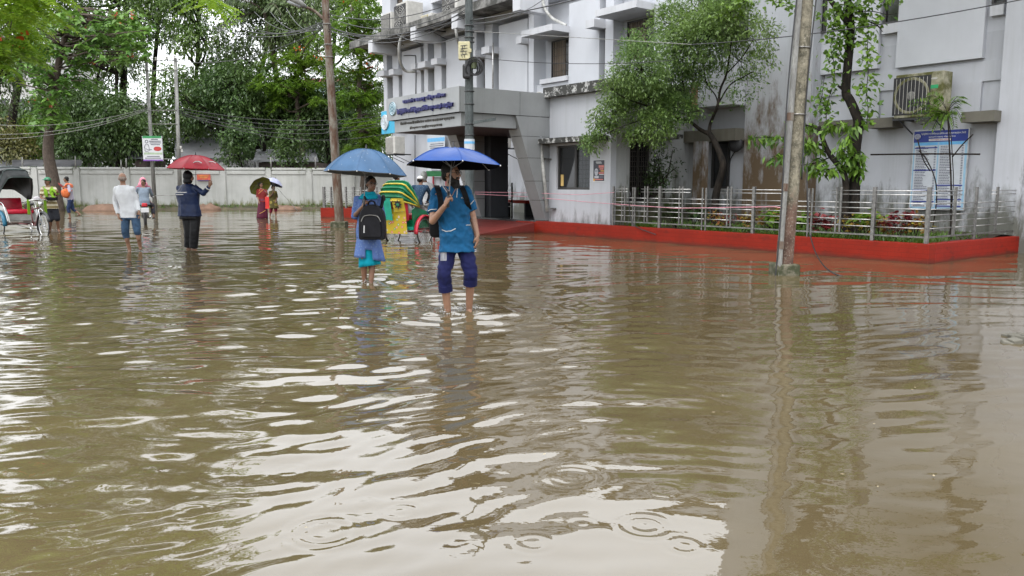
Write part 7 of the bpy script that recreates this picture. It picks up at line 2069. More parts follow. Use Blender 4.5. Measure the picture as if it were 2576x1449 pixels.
for th_, r_ in ((4.4, .72), (5.2, .68)):
    q = pt_(th_, r_); mb = MB(); mb.tube([q + Vector((-.09, -.02, .0)), q + Vector((-.03, -.03, .03)), q + Vector((.04, -.03, .03)), q + Vector((.09, -.02, .0))], .012, 5); mb.build('printed_mark', M_white_t, ur)

# ---- 5. woman in the red sari, 6. second woman behind her
D5 = 32.8
J = px_joints(D5, dict(pelvis=(662, 508), chest=(659, 486), neck=(657, 473), head=(656.5, 465.5, -.02), l_sh=(648.5, 478.5, .02), r_sh=(668, 479, .02), l_el=(647, 494, 0), l_wr=(652, 508, -.2), r_el=(672, 489, -.05), r_wr=(671, 487, -.3), l_hip=(657, 510), r_hip=(667, 510), l_knee=(656, 530), r_knee=(666, 530), l_ankle=(654, 547), r_ankle=(667, 547), l_toe=(653, 551, -.15), r_toe=(668, 551, -.15)))
M_sari = fabric_mat('maroon_print_sari', (0.20, 0.016, 0.016), .6, dots=(.36, .10, .04), dsize=.24, dscale=7); M_sarid = fabric_mat('plum_sari_skirt', (0.10, 0.012, 0.035), .6, dots=(.3, .09, .05), dsize=.16, dscale=6)
sw, _, _ = person('woman in maroon patterned sari standing under a green umbrella', J, (.8, -.6), M_skin, M_sari, None, s=.93, voxel=.02, hair='bun', sleeve='three', hem=at(660, 506, D5).z, wr=.012, fat=1.1)
skirt(sw, 'sari_skirt', M_sarid, at(661, 500, D5), at(660, 550, D5), .17, .14, .235, .19, .07, seed=3)
strip(sw, 'sari_border', smooth_pts([at(650, 488, D5 - .15), at(656, 482, D5 - .16), at(663, 476, D5 - .12)]), .008, M_or)
strip(sw, 'sari_border', smooth_pts([at(653, 537, D5 - .22), at(660, 534, D5 - .23), at(668, 529, D5 - .2)]), .008, M_or)
M_ugreen = fabric_mat('olive_green_umbrella', (0.20, 0.22, 0.045), .6)
umbrella('olive-green umbrella tilted back over the shoulder of the sari woman', at(671, 486, D5 - .28), at(650, 462, D5 + .25), .47, .17, M_ugreen, M_ugreen, n=8, sag=.02, tiltv=(-.62, .55, .62), trim=M_dark)
fl = thing('red_folder', at(672, 525, D5 - .25), 'bright red flat folder bag held by the sari woman', 'bag'); mb = MB(); a_, b_ = at(667, 495, D5 - .3), at(678, 525, D5 - .3); mb.cbox(a_.x, b_.x, D5 - .33, D5 - .28, b_.z, a_.z, .012); mb.build('folder', simple('bright_red_vinyl', (.55, .02, .015), .4), fl); mb = MB(); mb.tube(smooth_pts([(a_.x + .05, D5 - .3, a_.z), (a_.x + .09, D5 - .3, a_.z + .09), (b_.x - .05, D5 - .3, a_.z)]), .008, 5); mb.build('handle', M_redp, fl)
D6 = 34.5
J = px_joints(D6, dict(pelvis=(687, 509), chest=(686, 489), neck=(687, 478), head=(688, 471.5, -.02), l_sh=(679, 483), r_sh=(694, 483), l_el=(679, 495, -.1), l_wr=(686, 487, -.25), r_el=(697, 495, 0), r_wr=(694, 505, -.1), l_hip=(683, 511), r_hip=(691, 511), l_knee=(682, 528), r_knee=(694, 528), l_ankle=(679, 543), r_ankle=(694, 543), l_toe=(681, 547, -.1), r_toe=(697, 547, -.1)))
M_olive = fabric_mat('olive_print_kameez', (0.09, 0.075, 0.02), .7, dots=(.28, .22, .05), dsize=.3, dscale=5)
w2, _, _ = person('woman in olive patterned dress and maroon trousers behind the sari woman', J, (.7, -.5), M_skin, M_olive, cloth('maroon_cotton', (.16, .012, .03)), s=.93, voxel=.02, hair='bun', sleeve='three', hem=at(687, 514, D6).z, leg_end=(.5, .3), wr=.01, fat=1.1)
skirt(w2, 'dress_skirt', M_olive, at(687, 505, D6), at(689, 524, D6), .17, .14, .21, .18, .06, seed=5)
umbrella('navy umbrella with pale top held by the woman in olive', at(687, 487, D6 - .25), at(692, 449, D6 - .2), .42, .25, fabric_mat('pale_lilac_umbrella', (.42, .44, .62), .5), simple('navy_lining', (.008, .010, .035), .6), n=8, sag=.01, tiltv=(.28, .25, .9))

# ---- 8. rickshaw puller, 9. walker with the orange bag
D8 = 23.6
J = px_joints(D8, dict(pelvis=(130, 521), chest=(124, 488), neck=(121, 467), head=(119, 456, -.02), l_sh=(108, 474, .03), r_sh=(137, 474, .03), l_el=(103, 497, -.05), l_wr=(112, 502, -.3), r_el=(143, 492, -.1), r_wr=(144, 486, -.3), l_hip=(124, 525), r_hip=(138, 525), l_knee=(127, 552, -.1), r_knee=(144, 550, -.05), l_ankle=(126, 578, .05), r_ankle=(147, 577, .05), l_toe=(122, 583, -.12), r_toe=(150, 583, -.12)))
def stripe_mat(name, c1, c2, scale):
    m, n, l, p = nmat(name); co = tex_coord(n, l, 'obj'); w = n.new('ShaderNodeTexWave'); w.bands_direction = 'Z'; w.inputs['Scale'].default_value = scale; w.inputs['Distortion'].default_value = .6; l.new(co, w.inputs['Vector'])
    l.new(ramp(n, l, w.outputs['Fac'], [(.45, c1), (.55, c2)]), p.inputs['Base Color']); p.inputs['Roughness'].default_value = .85; MATS[name] = m; return m
M_stripe = stripe_mat('tan_striped_polo', (.16, .12, .045), (.42, .38, .28), 2.6)
pu, L8, M8 = person('rickshaw puller in green cap and striped polo standing at the handlebar', J, (-.2, -.95), M_skin, M_stripe, cloth('black_shorts', (.012, .013, .018)), s=.97, voxel=.018, hair='short', moustache=True, leg_end=(.12, .12), hem=at(130, 524, D8).z, wr=.01, legw=1.12)
mb = MB(); mb.ball(L8(0, -.012, .055), (.088, .10, .07), 14, 8); mb.prism([L8(-.07, .07, .05), L8(-.05, .15, .035), L8(.05, .15, .035), L8(.07, .07, .05)], (0, 0, .012)); mb.build('cap', fabric_mat('green_cap_cloth', (.05, .22, .12), .7, dots=(.4, .5, .45), dsize=.2, dscale=9), pu, smooth=True)
M_towel = cloth('lime_towel', (.13, .25, .012))
tw_ = MB()
for k, pts in enumerate((((112, 468, .05), (114, 478, -.13), (117, 492, -.16), (119, 498, -.15)), ((129, 468, .05), (129, 478, -.13), (131, 490, -.17), (136, 497, -.22)), ((131, 474, -.1), (138, 482, -.2), (145, 487, -.3), (146, 489, -.3)))):
    tt = smooth_pts([at(x, y, D8 + dy) for x, y, dy in pts], 4); loft(tw_, [(p, (1, .15, 0), .055 + .012*math.sin(i*1.3), .018) for i, p in enumerate(tt)], 12)
fuse(tw_, .016, 'towel', M_towel, pu, wr=.01, wf=16)
mb = MB(); c = at(130, 500, D8 - .17); mb.cbox(c.x - .17, c.x + .17, c.y - .05, c.y + .04, c.z - .05, c.z + .05, .02); mb.build('waist_pouch', M_bag, pu)
D9 = 33
J = px_joints(D9, dict(pelvis=(177, 500), chest=(174, 477), neck=(171, 461), head=(166, 451.5, 0), l_sh=(172, 466, -.16), r_sh=(174, 466, .16), l_el=(176, 482, -.25), l_wr=(163, 476, -.22), r_el=(172, 482, .2), r_wr=(160, 472, .05), l_hip=(177, 502, -.09), r_hip=(177, 502, .09), l_knee=(172, 525, -.1), r_knee=(183, 525, .1), l_ankle=(176, 546, -.08), r_ankle=(200, 538, .1), l_toe=(170, 549, -.08), r_toe=(193, 545, .1)))
M_lav = cloth('lavender_longsleeve', (.30, .28, .34))
wk, _, _ = person('young man in lavender top and rolled jeans walking left along the wall', J, (-1, -.15), M_skin, M_lav, cloth('dark_denim', (.02, .035, .085), var=.2), s=1.0, voxel=.02, hair='short', sleeve='long', leg_end=(.5, .5), hem=at(177, 501, D9).z, wr=.012, shoe=M_bark2)
mb = MB(); q = J['neck']; loft(mb, [(J['chest'] + Vector((.01, 0, .08)), (0, 1, 0), .2, .13), (J['chest'] + Vector((.0, 0, .2)), (0, 1, 0), .19, .12), (q, (0, 1, 0), .09, .08)]); fuse(mb, .022, 'orange_yoke', cloth('orange_cotton', (.50, .13, .06)), wk)
bg_ = thing('shoulder_bag', at(163, 493, D9 - .2), 'orange cloth bag carried at the front by the walking young man', 'bag'); mb = MB(); c = at(165, 486, D9 - .24); mb.ball(c, (.17, .13, .2), 14, 10); mb.v = [(x + .05*mnoise.noise(Vector((x*7, z*7, 1))), y, z) for x, y, z in mb.v]; mb.build('bag_body', cloth('orange_bag_cloth', (.48, .12, .04), var=.2), bg_, smooth=True); mb = MB(); mb.tube(smooth_pts([c + Vector((-.1, 0, .2)), at(171, 463, D9 - .2), at(180, 478, D9), c + Vector((.2, .1, .1))]), .025, 6); mb.build('strap', cloth('orange_strap', (.48, .12, .04)), bg_)
fu = thing('folded_umbrella', at(158, 470, D9 - .1), 'small maroon folded umbrella in the hands of the walking young man', 'umbrella'); mb = MB(); mb.tube([at(146, 460, D9 - .1), at(150, 464, D9 - .1), at(158, 470, D9 - .1)], [.012, .04, .05], 8); mb.build('folded_cloth', cloth('maroon_umbrella', (.16, .03, .03)), fu); mb = MB(); mb.tube([at(158, 470, D9 - .1), at(162, 473, D9 - .1)], .015, 6); mb.build('handle', M_black, fu)
# ---- person behind the counter window
wy = W(wx0 + .35, 1.2, 0)
o = wy; Jw = {k: o + Vector(v) for k, v in dict(pelvis=(0, 0, .93), chest=(0, 0, 1.28), neck=(0, 0, 1.48), head=(0, 0, 1.62), l_sh=(-.18, .05, 1.42), r_sh=(.18, -.05, 1.42), l_el=(-.22, 0, 1.15), l_wr=(-.1, -.25, 1.02), r_el=(.26, -.1, 1.17), r_wr=(.3, -.38, 1.05), l_hip=(-.09, 0, .92), r_hip=(.09, 0, .92), l_knee=(-.1, 0, .65), r_knee=(.1, 0, .65), l_ankle=(-.1, 0, .43), r_ankle=(.1, 0, .43), l_toe=(-.1, -.15, .38), r_toe=(.1, -.15, .38)).items()}
person('clerk in pale green shirt seen dimly behind the counter window', Jw, (-.3, -.9), M_skin, cloth('pale_green_shirt', (.38, .48, .42)), cloth('dark_trousers', (.02, .02, .025)), s=.95, voxel=.024, hair='short')

# ------------------------------------------------------------------ splashes and things on the water
m_, n_, l_, p_ = nmat('splash_water'); p_.inputs['Base Color'].default_value = (.7, .7, .7, 1); p_.inputs['Roughness'].default_value = .08; p_.inputs['Transmission Weight'].default_value = .5; p_.inputs['IOR'].default_value = 1.33
rr = random.Random(5)
def splash(px, py, n, spread, label):
    c = gp(px, py); mb = MB()
    for _ in range(n):
        q = rr.uniform(0, 6.283); d = spread * rr.random() ** .7; h = abs(rr.gauss(0, .025)) * (1.4 - d / spread)
        mb.ball((c.x + d*math.cos(q), c.y + d*math.sin(q)*.7, h), (rr.uniform(.003, .009), rr.uniform(.003, .008), rr.uniform(.002, .007)), 6, 4)
    return tag(mb.build('splash', m_, smooth=True, kind='stuff', origin=(c.x, c.y, 0)), label, 'splash')
splash(1178, 778, 150, .20, 'splashing drops round the right foot of the bearded man')
splash(1120, 788, 70, .14, 'splashing drops round the left foot of the bearded man')
splash(925, 712, 90, .18, 'splashing drops round the feet of the woman')
splash(152, 578, 80, .3, 'splash at the forward foot of the rickshaw puller')
splash(340, 632, 60, .25, 'small splashes round the feet of the bald man')
# rubble breaking the surface at the right edge
rb = thing('rubble_pile', gp(2566, 858), 'small pile of broken brick rubble breaking the water at the right edge', 'rubble')
for k in range(16):
    c = gp(2520 + rr.uniform(0, 110), 852 + rr.uniform(-16, 14)); mb = MB(); w_ = rr.uniform(.04, .12)
    mb.cbox(-w_, w_, -w_*.7, w_*.7, -.05, rr.uniform(.01, .05), .012, Matrix.Translation((c.x, c.y, 0)) @ Matrix.Rotation(rr.uniform(0, 3), 4, 'Z') @ Matrix.Rotation(rr.uniform(-.3, .3), 4, 'X')); mb.build('brick_piece', M_ledge, rb)
mb = MB(); P_ = []
for _ in range(110):
    y = rr.uniform(3, 22); x = rr.uniform(-.4, .65) * y; a_ = rr.uniform(0, 6.28); s_ = rr.uniform(.002, .006) * (1 + y * .05)
    mb.add([(x + s_*math.cos(a_ + q)*(1 if i % 2 else 2.2), y + s_*math.sin(a_ + q)*(1 if i % 2 else 2.2), .012) for i, q in enumerate((0, 1.57, 3.14, 4.71))], [(0, 1, 2, 3)])
tag(mb.build('floating_litter', simple('floating_bits', (.30, .25, .16), .7, coord='pos', scale=2, var=.4, bstr=0), kind='stuff'), 'scattered leaf scraps and specks floating on the flood water', 'litter')
# ------------------------------------------------------------------ cycle rickshaws
M_tyre = simple('rubber_tyre', (.015, .015, .015), .7); M_chrome = simple('chrome', (.5, .5, .5), .2, metal=1, var=.1, bstr=0)
def wheel(parent, c, ax_, r, rim_mat=None, n=36):
    c = Vector(c); w = MB(); w.torus(c, ax_, r - .018, .018, 36, 8); wo = w.build('wheel', M_tyre, parent, smooth=True)
    m = MB(); m.torus(c, ax_, r - .045, .012, 36, 6); m.build('rim', rim_mat or M_chrome, wo, smooth=True)
    a3 = Vector(ax_).normalized(); m = MB(); m.tube([c - a3*.05, c + a3*.05], .022, 10); m.build('hub', M_chrome, wo)
    x = a3.orthogonal().normalized(); y = a3.cross(x); m = MB()
    for k in range(n):
        q = 2*math.pi*k/n; q2 = q + (.5 if k % 2 else -.5); m.tube([c + a3*(.03 if k % 2 else -.03) + (x*math.cos(q2) + y*math.sin(q2))*.02, c + (x*math.cos(q) + y*math.sin(q))*(r - .05)], .0022, 4)
    m.build('spokes', M_chrome, wo); wo['kind'] = 'stuff'; del wo['kind']
    return wo
def fenders(parent, c, r, a0, a1, w, mat, edge=None):
    'curved mudguard over a wheel (wheel axis is x)'
    c = Vector(c); mb = MB(); n = 18
    for i in range(n+1):
        q = a0 + (a1 - a0)*i/n
        for dx, dr in ((-w/2, -.02), (-w/4, .01), (w/4, .01), (w/2, -.02)): mb.v.append(tuple(c + Vector((dx, math.cos(q)*(r + dr), math.sin(q)*(r + dr)))))
    for i in range(n):
        for j in range(3): k = i*4 + j; mb.f.append((k, k+1, k+5, k+4))
    o = mb.build('mudguard', mat, parent, smooth=True); md = o.modifiers.new('t', 'SOLIDIFY'); md.thickness = .008
    return o
def rickshaw(loc, heading, label, M, hood_up, flap=False):
    'local y forward, x right; z = 0 is the road'
    rz = math.atan2(heading[1], heading[0]) - math.pi/2
    t = thing('cycle_rickshaw', (loc[0], loc[1], -.12), label, 'rickshaw', 'cycle rickshaws', local=True, rz=rz)
    r = .36
    STIR.append((loc[0], loc[1], .6)); STIR.append((loc[0] + heading[0]*1.85, loc[1] + heading[1]*1.85, .6))
    for sx in (-1, 1):
        wheel(t, (sx*.47, 0, r), (1, 0, 0), r)
        fenders(t, (sx*.47, 0, r), r + .05, R(-5), R(185), .11, M['fender'])
    wheel(t, (0, 1.85, r), (1, 0, 0), r)
    fenders(t, (0, 1.85, r), r + .04, R(20), R(200), .07, M.get('front', M['fender']))
    P_ = lambda name, mat, pts, rr, n=8: (lambda m: (m.tube(pts, rr, n), m.build(name, mat, t, smooth=True)))(MB())
    # frame
    P_('axle', M['frame'], [(-.52, 0, r), (.52, 0, r)], .02)
    for sx in (-1, 1): P_('chassis_tube', M['frame'], [(sx*.3, -.35, .42), (sx*.3, .55, .42), (sx*.08, .95, .38)], .02)
    P_('down_tube', M['frame'], [(0, .9, .38), (0, 1.3, .36), (0, 1.66, .82)], .022); P_('top_tube', M['frame'], [(0, .95, .78), (0, 1.64, .88)], .02); P_('seat_tube', M['frame'], [(0, 1.15, .34), (0, 1.0, .92)], .018)
    for sx in (-1, 1): P_('fork', M['chrome'], [(sx*.05, 1.85, r), (sx*.05, 1.70, .80), (0, 1.66, .86)], .014)
    P_('stem', M['chrome'], [(0, 1.66, .84), (0, 1.62, 1.08)], .016)
    P_('handlebar', M['chrome'], smooth_pts([(-.32, 1.36, 1.02), (-.28, 1.5, 1.06), (-.1, 1.62, 1.10), (.1, 1.62, 1.10), (.28, 1.5, 1.06), (.32, 1.36, 1.02)]), .014)
    for sx in (-1, 1): P_('grip', M_black, [(sx*.325, 1.34, 1.015), (sx*.29, 1.46, 1.05)], .02)
    m = MB(); m.ball((0, .98, .96), (.11, .15, .05), 12, 8); m.build('saddle', M_black, t, smooth=True)
    m = MB(); m.torus((.06, 1.15, .34), (1, 0, 0), .095, .008, 20, 6); m.build('chainring', M['chrome'], t)
    P_('chain', M_black, [(.06, 1.15, .44), (.06, .1, .42), (.06, 0, .36), (.06, 1.15, .25)], .008, 5)
    for sx in (-1, 1): P_('crank', M['chrome'], [(sx*.08, 1.15, .34), (sx*.1, 1.15 + sx*.1, .34 - sx*.13)], .011, 6)
    # body: floor, foot board, sides, seat
    m = MB(); m.cbox(-.40, .40, .30, .72, .40, .44, .01); m.build('footboard', M['floor'], t)
    for sx in (-1, 1):
        m = MB(); m.prism([(sx*.40, -.38, .46), (sx*.40, .30, .46), (sx*.40, .52, .44), (sx*.40, .42, .62), (sx*.40, .25, .86), (sx*.40, -.30, .98), (sx*.40, -.42, .92)], (sx*-.03, 0, 0)); m.build('side_panel', M['body'], t)
        P_('arm_rail', M['chrome'], smooth_pts([(sx*.41, .46, .46), (sx*.42, .36, .72), (sx*.42, .2, .96), (sx*.42, -.1, 1.02), (sx*.41, -.4, 1.0)]), .014)
    m = MB(); m.cbox(-.36, .36, -.34, .26, .46, .66, .01); m.build('seat_box', M['body'], t)
    m = MB(); m.cbox(-.36, .36, -.30, .30, .665, .80, .04); m.build('seat', M['seat'], t, smooth='auto')
    m = MB(); m.cbox(-.36, .36, -.42, -.28, .70, 1.18, .04, Matrix.Translation((0, -.1, 0)) @ Matrix.Rotation(R(8), 4, 'X')); m.build('backrest', M['seat'], t, smooth='auto')
    m = MB(); m.cbox(-.42, .42, -.46, -.40, .42, .50, .01); m.build('rear_bar', M['bar'], t)
    for k, x in enumerate((-.36, -.12, .12, .34)):
        m = MB(); m.box(x - .1, x + .1, -.466, -.461, .43, .49); m.build('painted_patch', M['patch'][k % 2], t)
    # hood: bows with cloth between them
    def bow(q, w=.42, L=.78, n=15):
        'arch hinged at the arm rest; q is the lean angle from vertical, back positive'
        piv = Vector((0, -.18, .98)); up = Vector((0, -math.sin(q), math.cos(q)))
        pts = []
        for i in range(n):
            s = -1 + 2*i/(n-1)
            pts.append(piv + Vector((w*math.copysign(min(1, abs(s)*1.25), s), 0, 0)) + up*(L*(1 - max(0, abs(s) - .55)/.45*1.0 if abs(s) > .55 else L/L*1.0) * (1.0) + .05*(1 - s*s)))
        return pts
    angs = [R(a_) for a_ in ((-42, -20, 2, 24, 46, 62) if hood_up else (26, 38, 49, 59, 68, 76))]
    lens = [.95, .98, 1.0, .98, .92, .80] if hood_up else [.64, .655, .66, .655, .64, .62]
    bows = [bow(q, .44, L_) for q, L_ in zip(angs, lens)]
    m = MB(); n = 15
    for i, bw_ in enumerate(bows):
        for p in bw_: m.v.append(tuple(p))
        if i < len(bows) - 1:   # sagging ring between bows
            for p, q in zip(bw_, bows[i+1]): mid = (p + q)/2; cc = Vector((0, -.18, .98)); m.v.append(tuple(cc + (mid - cc)*(.97 if hood_up else .90)))
    rows = len(m.v)//n
    for i in range(rows-1):
        for j in range(n-1): k = i*n + j; m.f.append((k, k+1, k+n+1, k+n))
    o = m.build('hood', M['hood'], t, smooth=True); md = o.modifiers.new('t', 'SOLIDIFY'); md.thickness = .012
    for k, bw_ in enumerate(bows):
        m = MB(); m.tube([p + (p - Vector((0, -.18, .98))).normalized()*.012 for p in bw_], .013 if hood_up else .022, 6); m.build('hood_bow', M['bow'][k % len(M['bow'])], t, smooth=True)
    return t
Mk = dict(frame=simple('maroon_frame', (.10, .015, .018), .4), chrome=M_chrome, fender=simple('teal_mudguard', (.006, .10, .17), .4), front=simple('dark_front_guard', (.02, .02, .022), .4), floor=simple('worn_wood', (.06, .04, .03), .7), body=simple('tin_body', (.38, .38, .36), .4, metal=.4), seat=simple('crimson_vinyl', (.45, .008, .03), .3, bstr=.1), bar=simple('steel_bar', (.2, .2, .2), .4, metal=.6), patch=[M_redp, M_bgreen],
          hood=simple('black_oilcloth', (.010, .013, .013), .5, var=.4, scale=5, spec=.25), bow=[simple('dark_green_bow', (.01, .03, .025), .5)])
fw = gp(112, 590); h_ = Vector((.784, -.62, 0)).normalized(); loc = fw - h_ * 1.85
rk1 = rickshaw(loc, h_, 'black-hooded cycle rickshaw with crimson seat at the left edge', Mk, True)
# dark tarpaulin on top of the hood, glossy for wet highlights, lime cloth on the handlebar
m = MB()
for i in range(9):
    for j in range(7):
        x = -.44 + .88*i/8; y = -.60 + .62*j/6
        m.v.append((x, y, 2.02 - .10*(abs(x)/.44)**3 - .12*((y + .25)/.4)**2 + .015*mnoise.noise(Vector((x*9, y*9, 2)))))
for i in range(8):
    for j in range(6): k = i*7 + j; m.f.append((k, k+7, k+8, k+1))
o = m.build('rain_cover', simple('wet_dark_tarpaulin', (.03, .034, .034), .3, var=.5, scale=6), rk1, smooth=True); md = o.modifiers.new('t', 'SOLIDIFY'); md.thickness = .01
for x in (-.2, .24):
    m = MB(); m.cbox(x - .035, x + .035, 1.52, 1.56, .68, 1.10, .012); m.build('cloth_strip', M_towel, rk1)
m = MB(); m.ball((0.02, 1.55, 1.12), (.10, .06, .07), 10, 8); m.build('bundle', cloth('pale_rag', (.45, .43, .45)), rk1)
m = MB(); m.lathe([(.02, 0), (.06, .02), (.065, .05)], (0, 1.72, .98), 12, Matrix.Rotation(R(-90), 3, 'X')); m.build('headlamp', M_chrome, rk1, smooth=True)
# green rickshaw seen from behind
M_yel = None
def floral_mat():
    m, n, l, p = nmat('yellow_floral_oilcloth'); co = tex_coord(n, l, 'obj')
    sx = n.new('ShaderNodeSeparateXYZ'); l.new(co, sx.inputs[0]); cx = n.new('ShaderNodeCombineXYZ'); l.new(sx.outputs['X'], cx.inputs[0]); l.new(sx.outputs['Z'], cx.inputs[1])
    v = n.new('ShaderNodeTexVoronoi'); v.voronoi_dimensions = '2D'; v.inputs['Scale'].default_value = 8.5; l.new(cx.outputs[0], v.inputs['Vector'])
    ring = ramp(n, l, v.outputs['Distance'], [(.10, 0.0), (.13, 1.0), (.24, 1.0), (.28, 0.0)]); core = ramp(n, l, v.outputs['Distance'], [(.08, 1.0), (.12, 0.0)])
    hue = ramp(n, l, v.outputs['Color'], [(.3, (.50, .05, .07)), (.5, (.55, .50, .42)), (.7, (.05, .25, .06))])
    c = mix(n, l, ring, (.45, .33, .02), hue); c = mix(n, l, core, c, (.65, .6, .5)); l.new(c, p.inputs['Base Color']); p.inputs['Roughness'].default_value = .35; return m
M_flor = floral_mat(); M_gr = simple('rickshaw_green', (.004, .15, .065), .3, var=.15); M_aqua = simple('aqua_cloth', (.008, .28, .19), .6); M_gold = simple('gold_paint', (.5, .38, .04), .35); M_rd = simple('rickshaw_red', (.42, .02, .04), .3)
Mg = dict(frame=M_rd, chrome=M_chrome, fender=M_rd, floor=simple('worn_wood', (.06, .04, .03), .7), body=M_gr, seat=M_rd, bar=M_aqua, patch=[M_rd, M_aqua], hood=M_gr, bow=[M_gr, M_gold])
D10 = 19.8
ctr = gp(1028, 606); vd = Vector((-.13, 1, 0)).normalized(); rt_ = Vector((vd.y, -vd.x, 0)); h2 = (vd*math.cos(R(33)) + rt_*math.sin(R(33))).normalized()
rk2 = rickshaw(ctr, h2, 'green painted cycle rickshaw with yellow floral flap seen from behind', Mg, False)
m = MB(); m.prism([(-.40, -.66, .34), (.40, -.66, .34), (.38, -.70, .94), (-.38, -.70, .94)], (0, -.012, 0)); m.build('floral_flap', M_flor, rk2)
m = MB(); m.prism([(-.14, -.77, .68), (.06, -.77, .66), (.05, -.86, 1.20), (-.18, -.86, 1.20)], (0, -.012, 0)); m.build('aqua_cloth', M_aqua, rk2)
# painted star medallions on the back of the hood
for sx in (-1, 1):
    m = MB(); m.prism([(sx*.41, -.74, .90), (sx*.10, -.74, .86), (sx*.06, -.83, 1.20), (sx*.40, -.83, 1.20)], (0, -.01, 0)); m.build('gold_panel', M_gold, rk2)
    c = Vector((sx*.25, -.825, 1.05)); m = MB(); pts = [c + Vector((math.cos(q)*(.12 if k % 2 == 0 else .065), .02*math.sin(q)*-1 - .0, math.sin(q)*(.12 if k % 2 == 0 else .065))) for k, q in enumerate(np.linspace(0, 6.283, 17)[:-1])]; m.prism(pts, (0, -.01, 0)); m.build('star', M_black, rk2)
    m = MB(); m.ball(c - Vector((0, .012, 0)), (.045, .012, .045), 10, 6); m.build('star_centre', M_gr, rk2)
def seated(label, px_head, D, spec, face, skin, top, bottom, **kw):
    J = px_joints(D, spec); return person(label, J, face, skin, top, bottom, voxel=.018, **kw)
def skullcap(t, L, mat):
    mb = MB(); mb.ball(L(0, -.012, .055), (.084, .098, .06), 14, 8); mb.lathe([(.086, -.02), (.088, .03), (.08, .035)], L(0, -.012, .05), 16); mb.build('skullcap', mat, t, smooth=True)
M_capw = cloth('white_cap_cloth', (.66, .66, .66), var=.04)
Dp = 20.5
t_, L_h, _ = seated('passenger in white shirt and white skullcap seated in the green rickshaw', 0, Dp, dict(pelvis=(996, 507, .1), chest=(994, 478, .05), neck=(995, 458), head=(998, 446, 0), l_sh=(976, 465), r_sh=(1014, 465), l_el=(972, 490, .1), l_wr=(980, 505, .35), r_el=(1018, 490, .1), r_wr=(1012, 505, .35), l_hip=(990, 510, .15), r_hip=(1002, 510, .15), l_knee=(990, 512, .55), r_knee=(1006, 512, .55), l_ankle=(990, 545, .6), r_ankle=(1006, 545, .6), l_toe=(990, 550, .75), r_toe=(1006, 550, .75)), (.55, .8), M_skin, M_shirtw, cloth('grey_lungi', (.25, .25, .27)), hair='fringe', sleeve='long', wr=.012)
skullcap(t_, L_h, M_capw)
D12 = 21.6
t_, L_h, _ = seated('rickshaw driver in dark blue patterned shirt and white cap bending forward', 0, D12, dict(pelvis=(1046, 505), chest=(1058, 478, .1), neck=(1058, 462, .15), head=(1058, 453, .2), l_sh=(1040, 470, .1), r_sh=(1074, 470, .1), l_el=(1046, 492, .3), l_wr=(1056, 505, .5), r_el=(1082, 490, .25), r_wr=(1076, 506, .5), l_hip=(1040, 508), r_hip=(1052, 508), l_knee=(1046, 530, .3), r_knee=(1062, 528, .3), l_ankle=(1044, 560, .3), r_ankle=(1060, 552, .3), l_toe=(1046, 566, .45), r_toe=(1062, 556, .45)), (.5, .85), M_skin, fabric_mat('dark_blue_print_shirt', (.02, .05, .10), .8, dots=(.06, .11, .15), dsize=.3, dscale=24), cloth('checked_lungi', (.28, .28, .30)), hair='fringe', sleeve='long', wr=.012, moustache=True)
skullcap(t_, L_h, M_capw)
D13 = 24.5
t_, L_h, _ = seated('person in grey rain hood walking beyond the green rickshaw', 0, D13, dict(pelvis=(1074, 510), chest=(1073, 478), neck=(1070, 456), head=(1068, 442), l_sh=(1058, 465), r_sh=(1086, 465), l_el=(1055, 488), l_wr=(1060, 505, -.1), r_el=(1090, 488), r_wr=(1088, 508, -.1), l_hip=(1068, 512), r_hip=(1080, 512), l_knee=(1068, 545), r_knee=(1080, 545), l_ankle=(1067, 576), r_ankle=(1081, 576), l_toe=(1065, 582, -.15), r_toe=(1083, 582, -.15)), (.7, .5), M_skin, cloth('pale_grey_raincoat', (.42, .43, .44)), cloth('pale_grey_trousers', (.36, .37, .38)), hair=None, sleeve='long', wr=.012, s=1.02)
mb = MB(); mb.ball(L_h(0, -.02, .02), (.105, .115, .125), 14, 10); mb.ball(L_h(0, -.03, -.09), (.1, .1, .08), 12, 8); fuse(mb, .02, 'hood', cloth('grey_rain_hood', (.28, .29, .28)), t_, wr=.008)
# green topped stand under the porch, beyond
gs = thing('green_stand', gp(1105, 556), 'green-topped notice stand with red post under the porch', 'stand'); c = at(1106, 440, 25.0); mb = MB(); mb.cbox(c.x - .42, c.x + .42, c.y - .03, c.y + .03, c.z - .05, c.z + .12, .01); mb.build('board', M_bgreen, gs)
for dx in (-.2, .2): mb = MB(); mb.tube([(c.x + dx, c.y, -.1), (c.x + dx, c.y, c.z - .05)], .03, 8); mb.build('post', M_rd, gs)

# ------------------------------------------------------------------ motorcycle with two riders, going away
D7 = 28.0
mc0 = gp(366, 564); mc0 = Vector((at(366, 560, D7).x, D7, 0)); hd = Vector((-.42, .9, 0)).normalized(); 
mc = thing('motorcycle', (mc0.x, mc0.y, -.12), 'motorcycle with red tail light and white number plate behind the white-shirted man', 'motorcycle', local=True, rz=math.atan2(hd.y, hd.x) - math.pi/2)
for y in (0, 1.25):
    w_ = MB(); w_.torus((0, y, .30), (1, 0, 0), .25, .05, 28, 8); wo = w_.build('wheel', M_tyre, mc, smooth=True); w_ = MB(); w_.torus((0, y, .30), (1, 0, 0), .19, .02, 24, 6); w_.build('rim', M_chrome, wo)
M_mc = simple('black_bike_paint', (.012, .012, .014), .25, bstr=0)
mb = MB(); mb.cbox(-.11, .11, -.25, .55, .72, .84, .05); mb.build('seat', M_black, mc, smooth='auto')
mb = MB(); mb.ball((0, .78, .86), (.15, .28, .14), 14, 10); mb.build('fuel_tank', M_rd, mc, smooth=True)
